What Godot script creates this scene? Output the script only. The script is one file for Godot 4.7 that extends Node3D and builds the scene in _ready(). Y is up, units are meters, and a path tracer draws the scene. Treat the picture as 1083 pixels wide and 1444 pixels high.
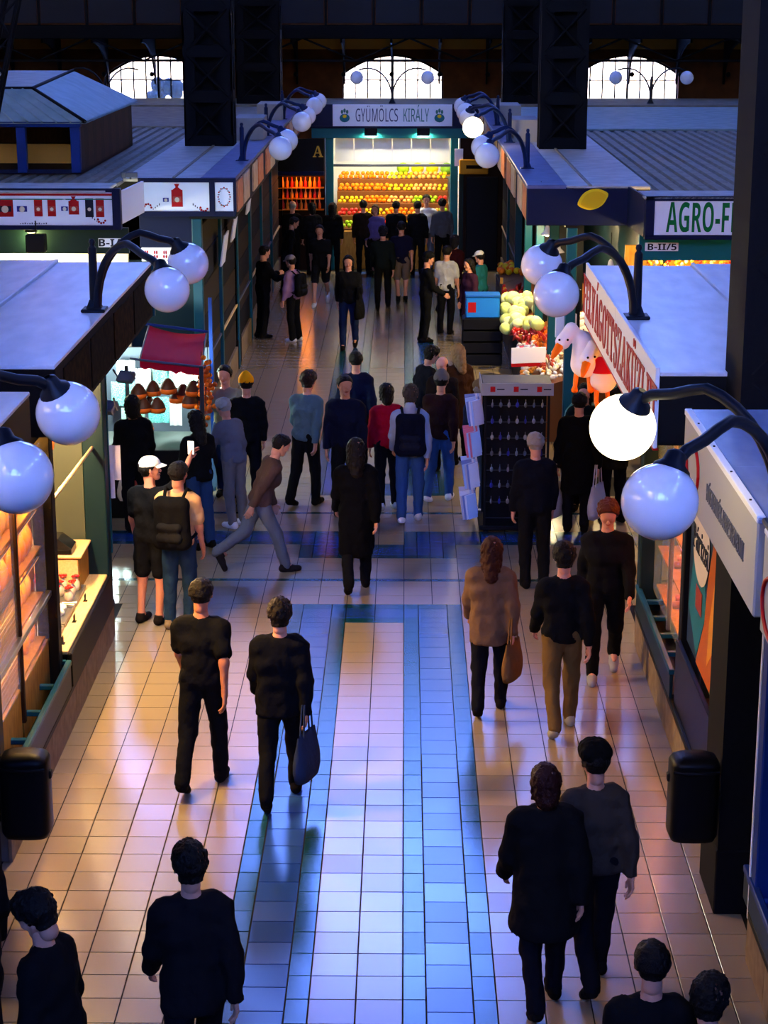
extends Node3D
# Market hall seen from the gallery. Units are metres, y up, the aisle runs towards -z.
const FOCAL := 2670.0
const EYE := Vector3(0, 6.41, 0)
const PITCH := 15.35
const YAW := 0.631
const ROOF := 3.86          # top of the kiosk roofs
const SILL := 3.33          # underside of the kiosk fascias
const PL := -2.98           # aisle face of the left plinths
const PR := 2.35            # aisle face of the right plinths
const FL := -2.48           # aisle face of the left fascias
const FR := 1.78            # aisle face of the right fascias
var cam_basis: Basis
var taken := {}
var boxes := {}
var M := {}
var rng := RandomNumberGenerator.new()

# ---------------------------------------------------------------- mesh collecting
class MB:
	var v := PackedVector3Array()
	var n := PackedVector3Array()
	var t := PackedInt32Array()
	var c := PackedColorArray()
	var col := Color.WHITE
	func tri(a: Vector3, b: Vector3, d: Vector3, out: Vector3) -> void:
		var nn := (b - a).cross(d - a)
		if nn.length_squared() < 1e-14: return
		nn = nn.normalized()
		var flip := nn.dot(out) < 0.0
		if flip: nn = -nn
		var i := v.size()
		v.append(a); v.append(b); v.append(d)
		for k in 3:
			n.append(nn); c.append(col)
		if flip: t.append_array([i, i + 1, i + 2])
		else: t.append_array([i, i + 2, i + 1])
	func quad(a: Vector3, b: Vector3, d: Vector3, e: Vector3, out: Vector3) -> void:
		var nn := (d - a).cross(e - b)
		if nn.length_squared() < 1e-14: return
		nn = nn.normalized()
		var flip := nn.dot(out) < 0.0
		if flip: nn = -nn
		var i := v.size()
		v.append(a); v.append(b); v.append(d); v.append(e)
		for k in 4:
			n.append(nn); c.append(col)
		if flip: t.append_array([i, i + 1, i + 2, i, i + 2, i + 3])
		else: t.append_array([i, i + 2, i + 1, i, i + 3, i + 2])
	# box between two corners, its edges cut off by bev; seen in the frame x
	func box(lo: Vector3, hi: Vector3, bev := 0.0, x := Transform3D()) -> void:
		var m := (lo + hi) * 0.5
		var h := ((hi - lo) * 0.5).abs()
		var b := minf(bev, minf(h.x, minf(h.y, h.z)) * 0.9)
		for ax in 3:
			var u := (ax + 1) % 3
			var w := (ax + 2) % 3
			for s in [-1.0, 1.0]:
				var p := []
				for q in [[-1.0, -1.0], [1.0, -1.0], [1.0, 1.0], [-1.0, 1.0]]:
					var r := Vector3.ZERO
					r[ax] = s * h[ax]; r[u] = q[0] * (h[u] - b); r[w] = q[1] * (h[w] - b)
					p.append(x * (m + r))
				var o := Vector3.ZERO
				o[ax] = s
				quad(p[0], p[1], p[2], p[3], x.basis * o)
		if b <= 0.0: return
		for ax in 3:
			var u := (ax + 1) % 3
			var w := (ax + 2) % 3
			for su in [-1.0, 1.0]:
				for sw in [-1.0, 1.0]:
					var e := []
					for q in [[0, -1.0], [0, 1.0], [1, 1.0], [1, -1.0]]:
						var r := Vector3.ZERO
						r[ax] = q[1] * (h[ax] - b)
						r[u] = su * (h[u] - (b if q[0] == 1 else 0.0))
						r[w] = sw * (h[w] - (b if q[0] == 0 else 0.0))
						e.append(x * (m + r))
					var o := Vector3.ZERO
					o[u] = su; o[w] = sw
					quad(e[0], e[1], e[2], e[3], x.basis * o)
		for sx in [-1.0, 1.0]:
			for sy in [-1.0, 1.0]:
				for sz in [-1.0, 1.0]:
					var o := Vector3(sx, sy, sz)
					var k := o * h
					tri(x * (m + k - o * Vector3(0, b, b)), x * (m + k - o * Vector3(b, 0, b)), x * (m + k - o * Vector3(b, b, 0)), x.basis * o)
	# smooth skin over rows of points; ring = rows close on themselves
	func skin(rows: Array, ring := true) -> void:
		var i0 := v.size()
		var w: int = rows[0].size()
		for r in rows:
			for p in r:
				v.append(p); n.append(Vector3.ZERO); c.append(col)
		var last := w if ring else w - 1
		for j in rows.size() - 1:
			for i in last:
				var a := i0 + j * w + i
				var b := i0 + j * w + (i + 1) % w
				var d := b + w
				var e := a + w
				for f in [[a, b, d], [a, d, e]]:
					var nn := (v[f[1]] - v[f[0]]).cross(v[f[2]] - v[f[0]])
					for k in f: n[k] += nn
					t.append_array([f[0], f[2], f[1]])
		for k in range(i0, v.size()):
			n[k] = n[k].normalized() if n[k].length_squared() > 1e-20 else Vector3.UP
	# turned profile: pairs (radius, height) along +y of x, listed from the top down
	func lathe(prof: Array, seg := 16, x := Transform3D()) -> void:
		var rows := []
		for p in prof:
			var r := PackedVector3Array()
			for i in seg:
				var an := TAU * i / seg
				r.append(x * Vector3(cos(an) * maxf(p[0], 1e-4), p[1], sin(an) * maxf(p[0], 1e-4)))
			rows.append(r)
		skin(rows)
	func ball(m: Vector3, r: Vector3, seg := 12, rings := 8) -> void:
		var prof := []
		for j in rings + 1:
			var a := PI * j / rings
			prof.append([sin(a), cos(a)])
		lathe(prof, seg, Transform3D(Basis.from_scale(r), m))
	func tube(pts: Array, r, seg := 8) -> void:
		var rows := []
		var side := Vector3.ZERO
		for i in pts.size():
			var d: Vector3 = (pts[mini(i + 1, pts.size() - 1)] - pts[maxi(i - 1, 0)]).normalized()
			if side == Vector3.ZERO:
				side = d.cross(Vector3.UP if absf(d.y) < 0.9 else Vector3.RIGHT).normalized()
			else:
				side = (side - d * side.dot(d)).normalized()
			var up := side.cross(d)
			var rad: float = r[i] if r is Array else r
			var row := PackedVector3Array()
			for k in seg:
				var a := TAU * k / seg
				row.append(pts[i] + (side * cos(a) - up * sin(a)) * rad)
			rows.append(row)
		var cap0 := PackedVector3Array()
		var cap1 := PackedVector3Array()
		for k in seg:
			cap0.append(pts[0]); cap1.append(pts[-1])
		rows.push_front(cap0); rows.append(cap1)
		rows.reverse()
		skin(rows)
	# flat polygon in the xy plane of x, pulled out along its z by depth
	func slab(poly: PackedVector2Array, depth: float, x := Transform3D()) -> void:
		var ids := Geometry2D.triangulate_polygon(poly)
		for k in range(0, ids.size(), 3):
			for z in [0.0, depth]:
				var p := []
				for q in 3:
					var s := poly[ids[k + q]]
					p.append(x * Vector3(s.x, s.y, z))
				tri(p[0], p[1], p[2], x.basis * Vector3(0, 0, 1 if z == depth else -1) * signf(depth) * (1.0))
		var cw := Geometry2D.is_polygon_clockwise(poly)
		for k in poly.size():
			var a := poly[k]
			var b := poly[(k + 1) % poly.size()]
			var o := Vector3(b.y - a.y, a.x - b.x, 0) * (-1.0 if cw else 1.0)
			quad(x * Vector3(a.x, a.y, 0), x * Vector3(b.x, b.y, 0), x * Vector3(b.x, b.y, depth), x * Vector3(a.x, a.y, depth), x.basis * o)
	func mesh() -> ArrayMesh:
		var a := []
		a.resize(Mesh.ARRAY_MAX)
		a[Mesh.ARRAY_VERTEX] = v
		a[Mesh.ARRAY_NORMAL] = n
		a[Mesh.ARRAY_COLOR] = c
		a[Mesh.ARRAY_INDEX] = t
		var m := ArrayMesh.new()
		m.add_surface_from_arrays(Mesh.PRIMITIVE_TRIANGLES, a)
		return m

# ---------------------------------------------------------------- nodes
func numbered(called: String) -> String:
	var k: int = taken.get(called, 0)
	taken[called] = k + 1
	return called if k == 0 else "%s_%03d" % [called, k]
func tag(o: Node, label: String, category := "", group := "", kind := "") -> Node:
	if label: o.set_meta("label", label)
	if category: o.set_meta("category", category)
	if group: o.set_meta("group", group)
	if kind: o.set_meta("kind", kind)
	return o
func thing(called: String, label: String, category: String, at := Vector3.ZERO, turn := 0.0, group := "") -> Node3D:
	var o := Node3D.new()
	o.name = numbered(called)
	add_child(o)
	o.position = at
	o.rotation.y = turn
	tag(o, label, category, group)
	return o
func part(parent: Node, called: String, mesh: Mesh, m: Material, at := Vector3.ZERO, turn := Vector3.ZERO, label := "") -> MeshInstance3D:
	var o := MeshInstance3D.new()
	o.name = called
	o.mesh = mesh
	if m: o.material_override = m
	parent.add_child(o, true)
	o.position = at
	o.rotation = turn
	if label: o.set_meta("label", label)
	return o
func single(called: String, mesh: Mesh, m: Material, label: String, category: String, at := Vector3.ZERO, turn := Vector3.ZERO, group := "") -> MeshInstance3D:
	var o := part(self, numbered(called), mesh, m, at, turn)
	tag(o, label, category, group)
	return o
func setting(called: String) -> Node3D:
	var o := Node3D.new()
	o.name = called
	add_child(o)
	o.set_meta("kind", "structure")
	return o
# a shared box mesh of that size, centred
func bm(s: Vector3, bev := 0.006) -> Mesh:
	var key := "%.3f %.3f %.3f %.3f" % [s.x, s.y, s.z, bev]
	if not boxes.has(key):
		var b := MB.new()
		b.box(-s * 0.5, s * 0.5, bev)
		boxes[key] = b.mesh()
	return boxes[key]
# a box part given by two corners
func bp(parent: Node, called: String, m: Material, lo: Vector3, hi: Vector3, bev := 0.006, label := "") -> MeshInstance3D:
	return part(parent, called, bm((hi - lo).abs(), bev), m, (lo + hi) * 0.5, Vector3.ZERO, label)
func mat(color: Color, rough := 0.7, metal := 0.0) -> StandardMaterial3D:
	var m := StandardMaterial3D.new()
	m.albedo_color = color
	m.roughness = rough
	m.metallic = metal
	m.metallic_specular = 0.5 if rough < 0.38 else 0.25
	return m
func noise_tex(seed_: int, freq: float, a: Color, b: Color, size := 256, oct := 4) -> NoiseTexture2D:
	var f := FastNoiseLite.new()
	f.seed = seed_
	f.frequency = freq
	f.fractal_octaves = oct
	var t := NoiseTexture2D.new()
	t.noise = f
	t.width = size
	t.height = size
	t.seamless = true
	var g := Gradient.new()
	g.set_color(0, a)
	g.set_color(1, b)
	t.color_ramp = g
	return t
# a material whose colour wanders between two tones over world space
func rough_mat(a: Color, b: Color, scale := Vector3.ONE, rough := 0.7, metal := 0.0, seed_ := 1, freq := 0.03) -> StandardMaterial3D:
	var m := mat(Color.WHITE, rough, metal)
	m.albedo_texture = noise_tex(seed_, freq, a, b)
	m.uv1_triplanar = true
	m.uv1_world_triplanar = true
	m.uv1_scale = scale
	return m
func glow(color: Color, energy: float) -> StandardMaterial3D:
	var m := mat(color, 0.5)
	m.emission_enabled = true
	m.emission = color
	m.emission_energy_multiplier = energy
	return m
func omni(at: Vector3, color: Color, energy: float, size := 0.06) -> OmniLight3D:
	var l := OmniLight3D.new()
	l.name = "lamp_light"
	add_child(l, true)
	l.position = at
	l.light_color = color
	l.light_energy = energy
	l.light_size = size
	l.omni_range = 80.0
	l.omni_attenuation = 2.0
	l.shadow_enabled = true
	return l
func area(at: Vector3, towards: Vector3, size: Vector2, color: Color, energy: float) -> void:
	var l := AreaLight3D.new()
	l.name = "strip_light"
	add_child(l, true)
	l.position = at
	l.look_at_from_position(at, at + towards, Vector3.UP if absf(towards.normalized().y) < 0.9 else Vector3.BACK)
	l.area_size = size
	l.light_color = color
	l.light_energy = energy
	l.area_range = 80.0
	l.shadow_enabled = true
# pixel of the 1083 x 1444 photograph -> point at height y / on the plane z = const
func ray(px: float, py: float) -> Vector3:
	return cam_basis * Vector3(px - 541.5, 722.0 - py, -FOCAL)
func gnd(px: float, py: float, y := 0.0) -> Vector3:
	var d := ray(px, py)
	return EYE + d * ((y - EYE.y) / d.y)
func atz(px: float, py: float, z: float) -> Vector3:
	var d := ray(px, py)
	return EYE + d * (z / d.z)
var font_sans: SystemFont
var font_serif: SystemFont
var font_thin: SystemFont
func lettering(parent: Node, text: String, font: Font, height: float, m: Material, at: Vector3, turn: Vector3, squeeze := 1.0, called := "lettering") -> MeshInstance3D:
	var t := TextMesh.new()
	t.text = text
	t.font = font
	t.font_size = 64
	t.pixel_size = height / 46.0
	t.depth = 0.006
	var o := part(parent, called, t, m, at, turn)
	o.scale = Vector3(squeeze, 1, 1)
	return o

func _ready() -> void:
	rng.seed = 77
	# ------------------------------------------------ camera, sky, sun, exposure
	cam_basis = Basis(Vector3.UP, deg_to_rad(YAW)) * Basis(Vector3.RIGHT, -deg_to_rad(PITCH))
	var cam := Camera3D.new()
	cam.name = "camera"
	add_child(cam)
	cam.transform = Transform3D(cam_basis, EYE)
	cam.fov = rad_to_deg(2.0 * atan(722.0 / FOCAL))
	cam.near = 0.1
	cam.far = 400.0
	var sky_mat := ProceduralSkyMaterial.new()
	sky_mat.sky_top_color = Color(0.29, 0.42, 0.80)
	sky_mat.sky_horizon_color = Color(0.70, 0.80, 0.96)
	sky_mat.sky_curve = 0.12
	sky_mat.ground_bottom_color = Color(0.35, 0.34, 0.32)
	sky_mat.ground_horizon_color = Color(0.62, 0.66, 0.72)
	sky_mat.sky_energy_multiplier = 6.5
	sky_mat.ground_energy_multiplier = 2.0
	sky_mat.sun_angle_max = 1.0
	var sky := Sky.new()
	sky.sky_material = sky_mat
	var env := Environment.new()
	env.background_mode = Environment.BG_SKY
	env.sky = sky
	env.tonemap_mode = Environment.TONE_MAPPER_LINEAR
	env.tonemap_exposure = 0.88
	env.sdfgi_enabled = true
	env.ssao_enabled = true
	env.ssil_enabled = true
	var we := WorldEnvironment.new()
	we.name = "world_environment"
	we.environment = env
	add_child(we)
	var sun := DirectionalLight3D.new()
	sun.name = "sun"
	add_child(sun)
	sun.look_at_from_position(Vector3.ZERO, Vector3(-0.74, -0.17, -0.65), Vector3.UP)
	sun.light_color = Color(1.0, 0.92, 0.74)
	sun.light_energy = 36.0
	sun.light_angular_distance = 0.5
	sun.shadow_enabled = true
	font_sans = SystemFont.new()
	font_sans.font_names = PackedStringArray(["Droid Sans"])
	font_sans.font_weight = 700
	font_serif = SystemFont.new()
	font_serif.font_names = PackedStringArray(["Droid Serif"])
	font_serif.font_weight = 700
	make_materials()
	# ------------------------------------------------ the place
	hall_shell()
	tile_floor()
	gallery()
	columns()
	near_kiosks()
	far_kiosks()
	fruit_stall()
	lamps()
	souvenir_stall()
	produce_stall()
	postcard_rack()
	bins()
	crowd()

func make_materials() -> void:
	M.beige = [mat(Color(0.51, 0.45, 0.355), 0.24), mat(Color(0.485, 0.425, 0.33), 0.27), mat(Color(0.535, 0.47, 0.37), 0.22)]
	M.teal = [mat(Color(0.035, 0.23, 0.28), 0.24), mat(Color(0.045, 0.25, 0.30), 0.27), mat(Color(0.03, 0.21, 0.26), 0.22)]
	M.blue = [mat(Color(0.10, 0.24, 0.50), 0.24), mat(Color(0.115, 0.255, 0.52), 0.27), mat(Color(0.09, 0.22, 0.47), 0.22)]
	for m in M.beige + M.teal + M.blue: m.metallic_specular = 0.7
	M.grout = mat(Color(0.10, 0.09, 0.08), 0.9)
	M.concrete = rough_mat(Color(0.30, 0.29, 0.27), Color(0.42, 0.40, 0.37), Vector3.ONE * 0.3, 0.9)
	M.plaster = rough_mat(Color(0.30, 0.16, 0.06), Color(0.40, 0.23, 0.10), Vector3.ONE * 0.25, 0.9, 0.0, 3)
	M.plaster_pale = rough_mat(Color(0.72, 0.66, 0.54), Color(0.80, 0.75, 0.64), Vector3.ONE * 0.25, 0.9, 0.0, 4)
	M.ochre = mat(Color(0.76, 0.54, 0.22), 0.9)
	M.stone = rough_mat(Color(0.62, 0.58, 0.5), Color(0.74, 0.7, 0.62), Vector3.ONE * 0.4, 0.9, 0.0, 5)
	M.roof_wood = mat(Color(0.14, 0.10, 0.07), 0.9)
	M.iron = rough_mat(Color(0.035, 0.037, 0.045), Color(0.06, 0.062, 0.075), Vector3.ONE * 2.0, 0.75, 0.0, 7)
	M.iron.metallic_specular = 0.2
	M.black = mat(Color(0.035, 0.035, 0.04), 0.55)
	M.black.metallic_specular = 0.25
	M.black_gloss = mat(Color(0.03, 0.03, 0.035), 0.25)
	M.navy = mat(Color(0.03, 0.065, 0.19), 0.5)
	M.navy_bright = mat(Color(0.06, 0.17, 0.42), 0.45)
	M.teal_paint = mat(Color(0.05, 0.26, 0.32), 0.4)
	M.teal_dark = mat(Color(0.04, 0.13, 0.16), 0.45)
	M.lamp_iron = mat(Color(0.06, 0.075, 0.11), 0.4)
	M.lamp_blue = mat(Color(0.06, 0.12, 0.27), 0.45)
	M.tin = rough_mat(Color(0.74, 0.75, 0.78), Color(0.88, 0.88, 0.90), Vector3(0.5, 0.5, 0.16), 0.34, 0.0, 11)
	M.tin_old = rough_mat(Color(0.42, 0.39, 0.33), Color(0.54, 0.51, 0.44), Vector3.ONE * 0.3, 0.6, 0.0, 13)
	M.tin_green = rough_mat(Color(0.48, 0.56, 0.54), Color(0.60, 0.66, 0.64), Vector3.ONE * 0.3, 0.55, 0.0, 14)
	M.white = mat(Color(0.86, 0.87, 0.88), 0.45)
	M.sign_white = mat(Color(0.86, 0.88, 0.90), 0.4)
	M.cream = mat(Color(0.82, 0.78, 0.66), 0.6)
	M.red = mat(Color(0.62, 0.05, 0.07), 0.5)
	M.brown = mat(Color(0.16, 0.09, 0.05), 0.7)
	M.wood = rough_mat(Color(0.54, 0.38, 0.13), Color(0.70, 0.51, 0.22), Vector3(1.0, 0.25, 1.0), 0.5, 0.0, 17, 0.06)
	M.wood_pale = rough_mat(Color(0.80, 0.66, 0.46), Color(0.88, 0.76, 0.56), Vector3(2.0, 2.0, 0.4), 0.4, 0.0, 19, 0.06)
	M.steel = mat(Color(0.62, 0.63, 0.64), 0.3, 0.9)
	M.green_grey = mat(Color(0.24, 0.28, 0.25), 0.35)
	M.letter_soft = mat(Color(0.30, 0.31, 0.36), 0.6)
	var g := mat(Color(0.9, 0.95, 0.95, 0.12), 0.03)
	g.transparency = BaseMaterial3D.TRANSPARENCY_ALPHA
	g.metallic_specular = 0.2
	M.glass = g
	var gl := mat(Color(0.86, 0.87, 0.90), 0.12)
	gl.clearcoat_enabled = true
	gl.clearcoat = 0.6
	gl.clearcoat_roughness = 0.05
	gl.backlight_enabled = true
	gl.backlight = Color(0.35, 0.35, 0.36)
	M.opal = gl
	M.opal_lit = glow(Color(1.0, 0.93, 0.74), 7.0)
	M.lamp_warm = glow(Color(1.0, 0.82, 0.5), 6.0)
	M.lamp_cool = glow(Color(0.95, 1.0, 1.0), 6.0)
	M.gold = mat(Color(0.86, 0.55, 0.16), 0.3)
	M.plastic_clear = mat(Color(0.80, 0.76, 0.70), 0.15)
	M.plant = mat(Color(0.16, 0.34, 0.10), 0.6)
	M.rail = mat(Color(0.12, 0.12, 0.15), 0.6)
	M.grey = mat(Color(0.32, 0.34, 0.38), 0.5)
	M.plinth = rough_mat(Color(0.40, 0.34, 0.27), Color(0.50, 0.43, 0.35), Vector3.ONE * 0.8, 0.75, 0.0, 21)
	M.fascia_brown = mat(Color(0.07, 0.05, 0.04), 0.9)
	M.fascia_a = rough_mat(Color(0.07, 0.055, 0.04), Color(0.22, 0.15, 0.07), Vector3.ONE * 1.2, 0.85, 0.0, 23)
	M.fascia_a.metallic_specular = 0.1
	M.fascia_b = rough_mat(Color(0.06, 0.06, 0.05), Color(0.18, 0.14, 0.09), Vector3.ONE * 1.2, 0.85, 0.0, 24)
	M.fascia_b.metallic_specular = 0.1
	M.wood_dark = mat(Color(0.42, 0.24, 0.09), 0.5)
	M.amber = mat(Color(0.86, 0.42, 0.08), 0.25)
	M.plastic_gold = mat(Color(0.90, 0.66, 0.32), 0.18)
	M.sausage = mat(Color(0.46, 0.16, 0.07), 0.4)
	M.meat = mat(Color(0.62, 0.20, 0.12), 0.35)
	M.ribbon = mat(Color(0.80, 0.06, 0.05), 0.35)
	M.navy_dark = mat(Color(0.03, 0.05, 0.12), 0.4)
	M.roof_blue = rough_mat(Color(0.42, 0.48, 0.62), Color(0.52, 0.57, 0.70), Vector3(0.5, 0.5, 0.2), 0.25, 0.0, 27)
	M.ink = mat(Color(0.10, 0.10, 0.16), 0.6)
	M.poster_blue = mat(Color(0.10, 0.18, 0.26), 0.4)
	M.teal_art = mat(Color(0.10, 0.42, 0.45), 0.4)
	M.orange_art = mat(Color(0.72, 0.36, 0.08), 0.4)
	M.yellow_art = mat(Color(0.86, 0.58, 0.14), 0.4)
	M.green_art = mat(Color(0.28, 0.45, 0.14), 0.4)
	M.bin_black = mat(Color(0.03, 0.03, 0.032), 0.45)
	M.green_stripe = mat(Color(0.10, 0.42, 0.32), 0.5)
	M.violet = mat(Color(0.18, 0.18, 0.48), 0.5)
	M.header_green = mat(Color(0.05, 0.12, 0.11), 0.5)
	M.teal_head = mat(Color(0.06, 0.36, 0.38), 0.45)
	M.tin_pale = rough_mat(Color(0.58, 0.58, 0.56), Color(0.70, 0.70, 0.68), Vector3.ONE * 0.3, 0.5, 0.0, 31)
	M.roof_violet = rough_mat(Color(0.30, 0.32, 0.46), Color(0.40, 0.42, 0.56), Vector3.ONE * 0.4, 0.4, 0.0, 32)
	M.white_dull = mat(Color(0.55, 0.54, 0.52), 0.7)
	M.cabin_wood = rough_mat(Color(0.24, 0.16, 0.10), Color(0.32, 0.22, 0.14), Vector3(1, 0.3, 1), 0.7, 0.0, 33, 0.06)
	M.cabin_wood2 = rough_mat(Color(0.20, 0.13, 0.08), Color(0.28, 0.19, 0.12), Vector3(1, 0.3, 1), 0.7, 0.0, 34, 0.06)
	M.lemon = mat(Color(0.90, 0.76, 0.10), 0.45)
	M.lemon2 = mat(Color(0.86, 0.68, 0.06), 0.45)
	M.green_sign = mat(Color(0.03, 0.40, 0.18), 0.45)
	M.pepper = mat(Color(0.70, 0.08, 0.04), 0.35)
	M.panel_orange = rough_mat(Color(0.72, 0.36, 0.20), Color(0.86, 0.62, 0.46), Vector3.ONE * 0.7, 0.5, 0.0, 35)
	M.panel_cream = rough_mat(Color(0.72, 0.60, 0.46), Color(0.86, 0.76, 0.62), Vector3.ONE * 0.7, 0.5, 0.0, 36)
	M.slat_a = mat(Color(0.08, 0.08, 0.085), 0.8)
	M.slat_b = mat(Color(0.17, 0.14, 0.10), 0.8)
	M.letter_grey = mat(Color(0.24, 0.28, 0.40), 0.5)
	M.letter_green = mat(Color(0.24, 0.46, 0.42), 0.5)
	M.transom = mat(Color(0.95, 0.95, 0.92), 0.4)
	M.fruit_orange = mat(Color(0.92, 0.46, 0.06), 0.4)
	M.fruit_green = mat(Color(0.55, 0.68, 0.10), 0.4)
	M.fruit_red = mat(Color(0.75, 0.10, 0.06), 0.35)
	M.fruit_peach = mat(Color(0.90, 0.62, 0.30), 0.5)
	M.plant_light = mat(Color(0.45, 0.62, 0.18), 0.5)
	M.gilt = mat(Color(0.85, 0.65, 0.22), 0.4)
	M.sign_yellow = mat(Color(0.88, 0.58, 0.10), 0.5)
	font_thin = SystemFont.new()
	font_thin.font_names = PackedStringArray(["Droid Sans"])
	M.steel_dark = mat(Color(0.22, 0.23, 0.25), 0.4, 0.5)
	M.awning = mat(Color(0.72, 0.03, 0.14), 0.7)
	M.cloth_white = mat(Color(0.88, 0.90, 0.86), 0.9)
	M.cloth_teal = rough_mat(Color(0.05, 0.50, 0.48), Color(0.75, 0.92, 0.86), Vector3.ONE * 3.0, 0.9, 0.0, 41, 0.06)
	M.cloth_green = rough_mat(Color(0.35, 0.55, 0.45), Color(0.85, 0.92, 0.84), Vector3.ONE * 3.0, 0.9, 0.0, 42, 0.06)
	M.basket = mat(Color(0.20, 0.09, 0.04), 0.6)
	M.basket_rim = mat(Color(0.66, 0.28, 0.06), 0.5)
	M.cabbage = mat(Color(0.80, 0.86, 0.48), 0.5)
	M.cabbage2 = mat(Color(0.86, 0.90, 0.62), 0.5)
	M.chili = mat(Color(0.40, 0.05, 0.03), 0.5)
	M.pepper_dark = mat(Color(0.52, 0.04, 0.04), 0.35)
	M.garlic = mat(Color(0.90, 0.86, 0.78), 0.6)
	M.radish = mat(Color(0.80, 0.20, 0.24), 0.4)
	M.plush = mat(Color(0.88, 0.89, 0.92), 0.95)
	M.cooler = mat(Color(0.12, 0.46, 0.80), 0.45)
	M.cooler_dark = mat(Color(0.08, 0.32, 0.62), 0.45)
	M.card_a = mat(Color(0.62, 0.74, 0.90), 0.35)
	M.card_b = mat(Color(0.82, 0.85, 0.92), 0.35)
	M.card_c = mat(Color(0.42, 0.50, 0.74), 0.35)
	M.card_d = mat(Color(0.72, 0.72, 0.80), 0.35)
	M.card_e = mat(Color(0.82, 0.42, 0.52), 0.35)
	M.sign_dull = mat(Color(0.60, 0.60, 0.60), 0.6)
	fold_map = noise_tex(91, 0.02, Color.BLACK, Color.WHITE, 256, 3)
	fold_map.color_ramp = null
	fold_map.as_normal_map = true
	fold_map.bump_strength = 6.0
	hair_map = noise_tex(92, 0.08, Color.BLACK, Color.WHITE, 256, 3)
	hair_map.color_ramp = null
	hair_map.as_normal_map = true
	hair_map.bump_strength = 8.0
	M.tree_grey = mat(Color(0.09, 0.10, 0.09), 0.9)

# ---------------------------------------------------------------- the hall
# a wall along local x with openings [centre, half width, sill, spring, rise]
func arcade(b: MB, x: Transform3D, x0: float, x1: float, y0: float, y1: float, wins: Array, thick: float) -> void:
	var cuts := [x0, x1]
	for w in wins:
		for k in 13:
			cuts.append(w[0] - w[1] + 2.0 * w[1] * k / 12.0)
	cuts.sort()
	var F := Vector3(0, 0, 1)
	for i in cuts.size() - 1:
		var a: float = cuts[i]
		var d: float = cuts[i + 1]
		if d - a < 1e-4: continue
		var m := (a + d) * 0.5
		var win = null
		for w in wins:
			if absf(m - w[0]) < w[1]: win = w
		var spans := []
		if win == null:
			spans.append([y0, y0, y1, y1])
		else:
			var ya: float = win[3] + win[4] * (1.0 - pow((a - win[0]) / win[1], 2.0))
			var yd: float = win[3] + win[4] * (1.0 - pow((d - win[0]) / win[1], 2.0))
			spans.append([y0, y0, win[2], win[2]])
			spans.append([ya, yd, y1, y1])
			b.quad(x * Vector3(a, ya, 0), x * Vector3(d, yd, 0), x * Vector3(d, yd, -thick), x * Vector3(a, ya, -thick), x.basis * Vector3(0, -1, 0))
			b.quad(x * Vector3(a, win[2], 0), x * Vector3(d, win[2], 0), x * Vector3(d, win[2], -thick), x * Vector3(a, win[2], -thick), x.basis * Vector3(0, 1, 0))
		for s in spans:
			if s[2] - s[0] < 1e-3 and s[3] - s[1] < 1e-3: continue
			b.quad(x * Vector3(a, s[0], 0), x * Vector3(d, s[1], 0), x * Vector3(d, s[3], 0), x * Vector3(a, s[2], 0), x.basis * F)
			b.quad(x * Vector3(a, s[0], -thick), x * Vector3(d, s[1], -thick), x * Vector3(d, s[3], -thick), x * Vector3(a, s[2], -thick), x.basis * -F)
	for w in wins:
		for s in [-1.0, 1.0]:
			var e: float = w[0] + s * w[1]
			b.quad(x * Vector3(e, w[2], 0), x * Vector3(e, w[3], 0), x * Vector3(e, w[3], -thick), x * Vector3(e, w[2], -thick), x.basis * Vector3(-s, 0, 0))

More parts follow.
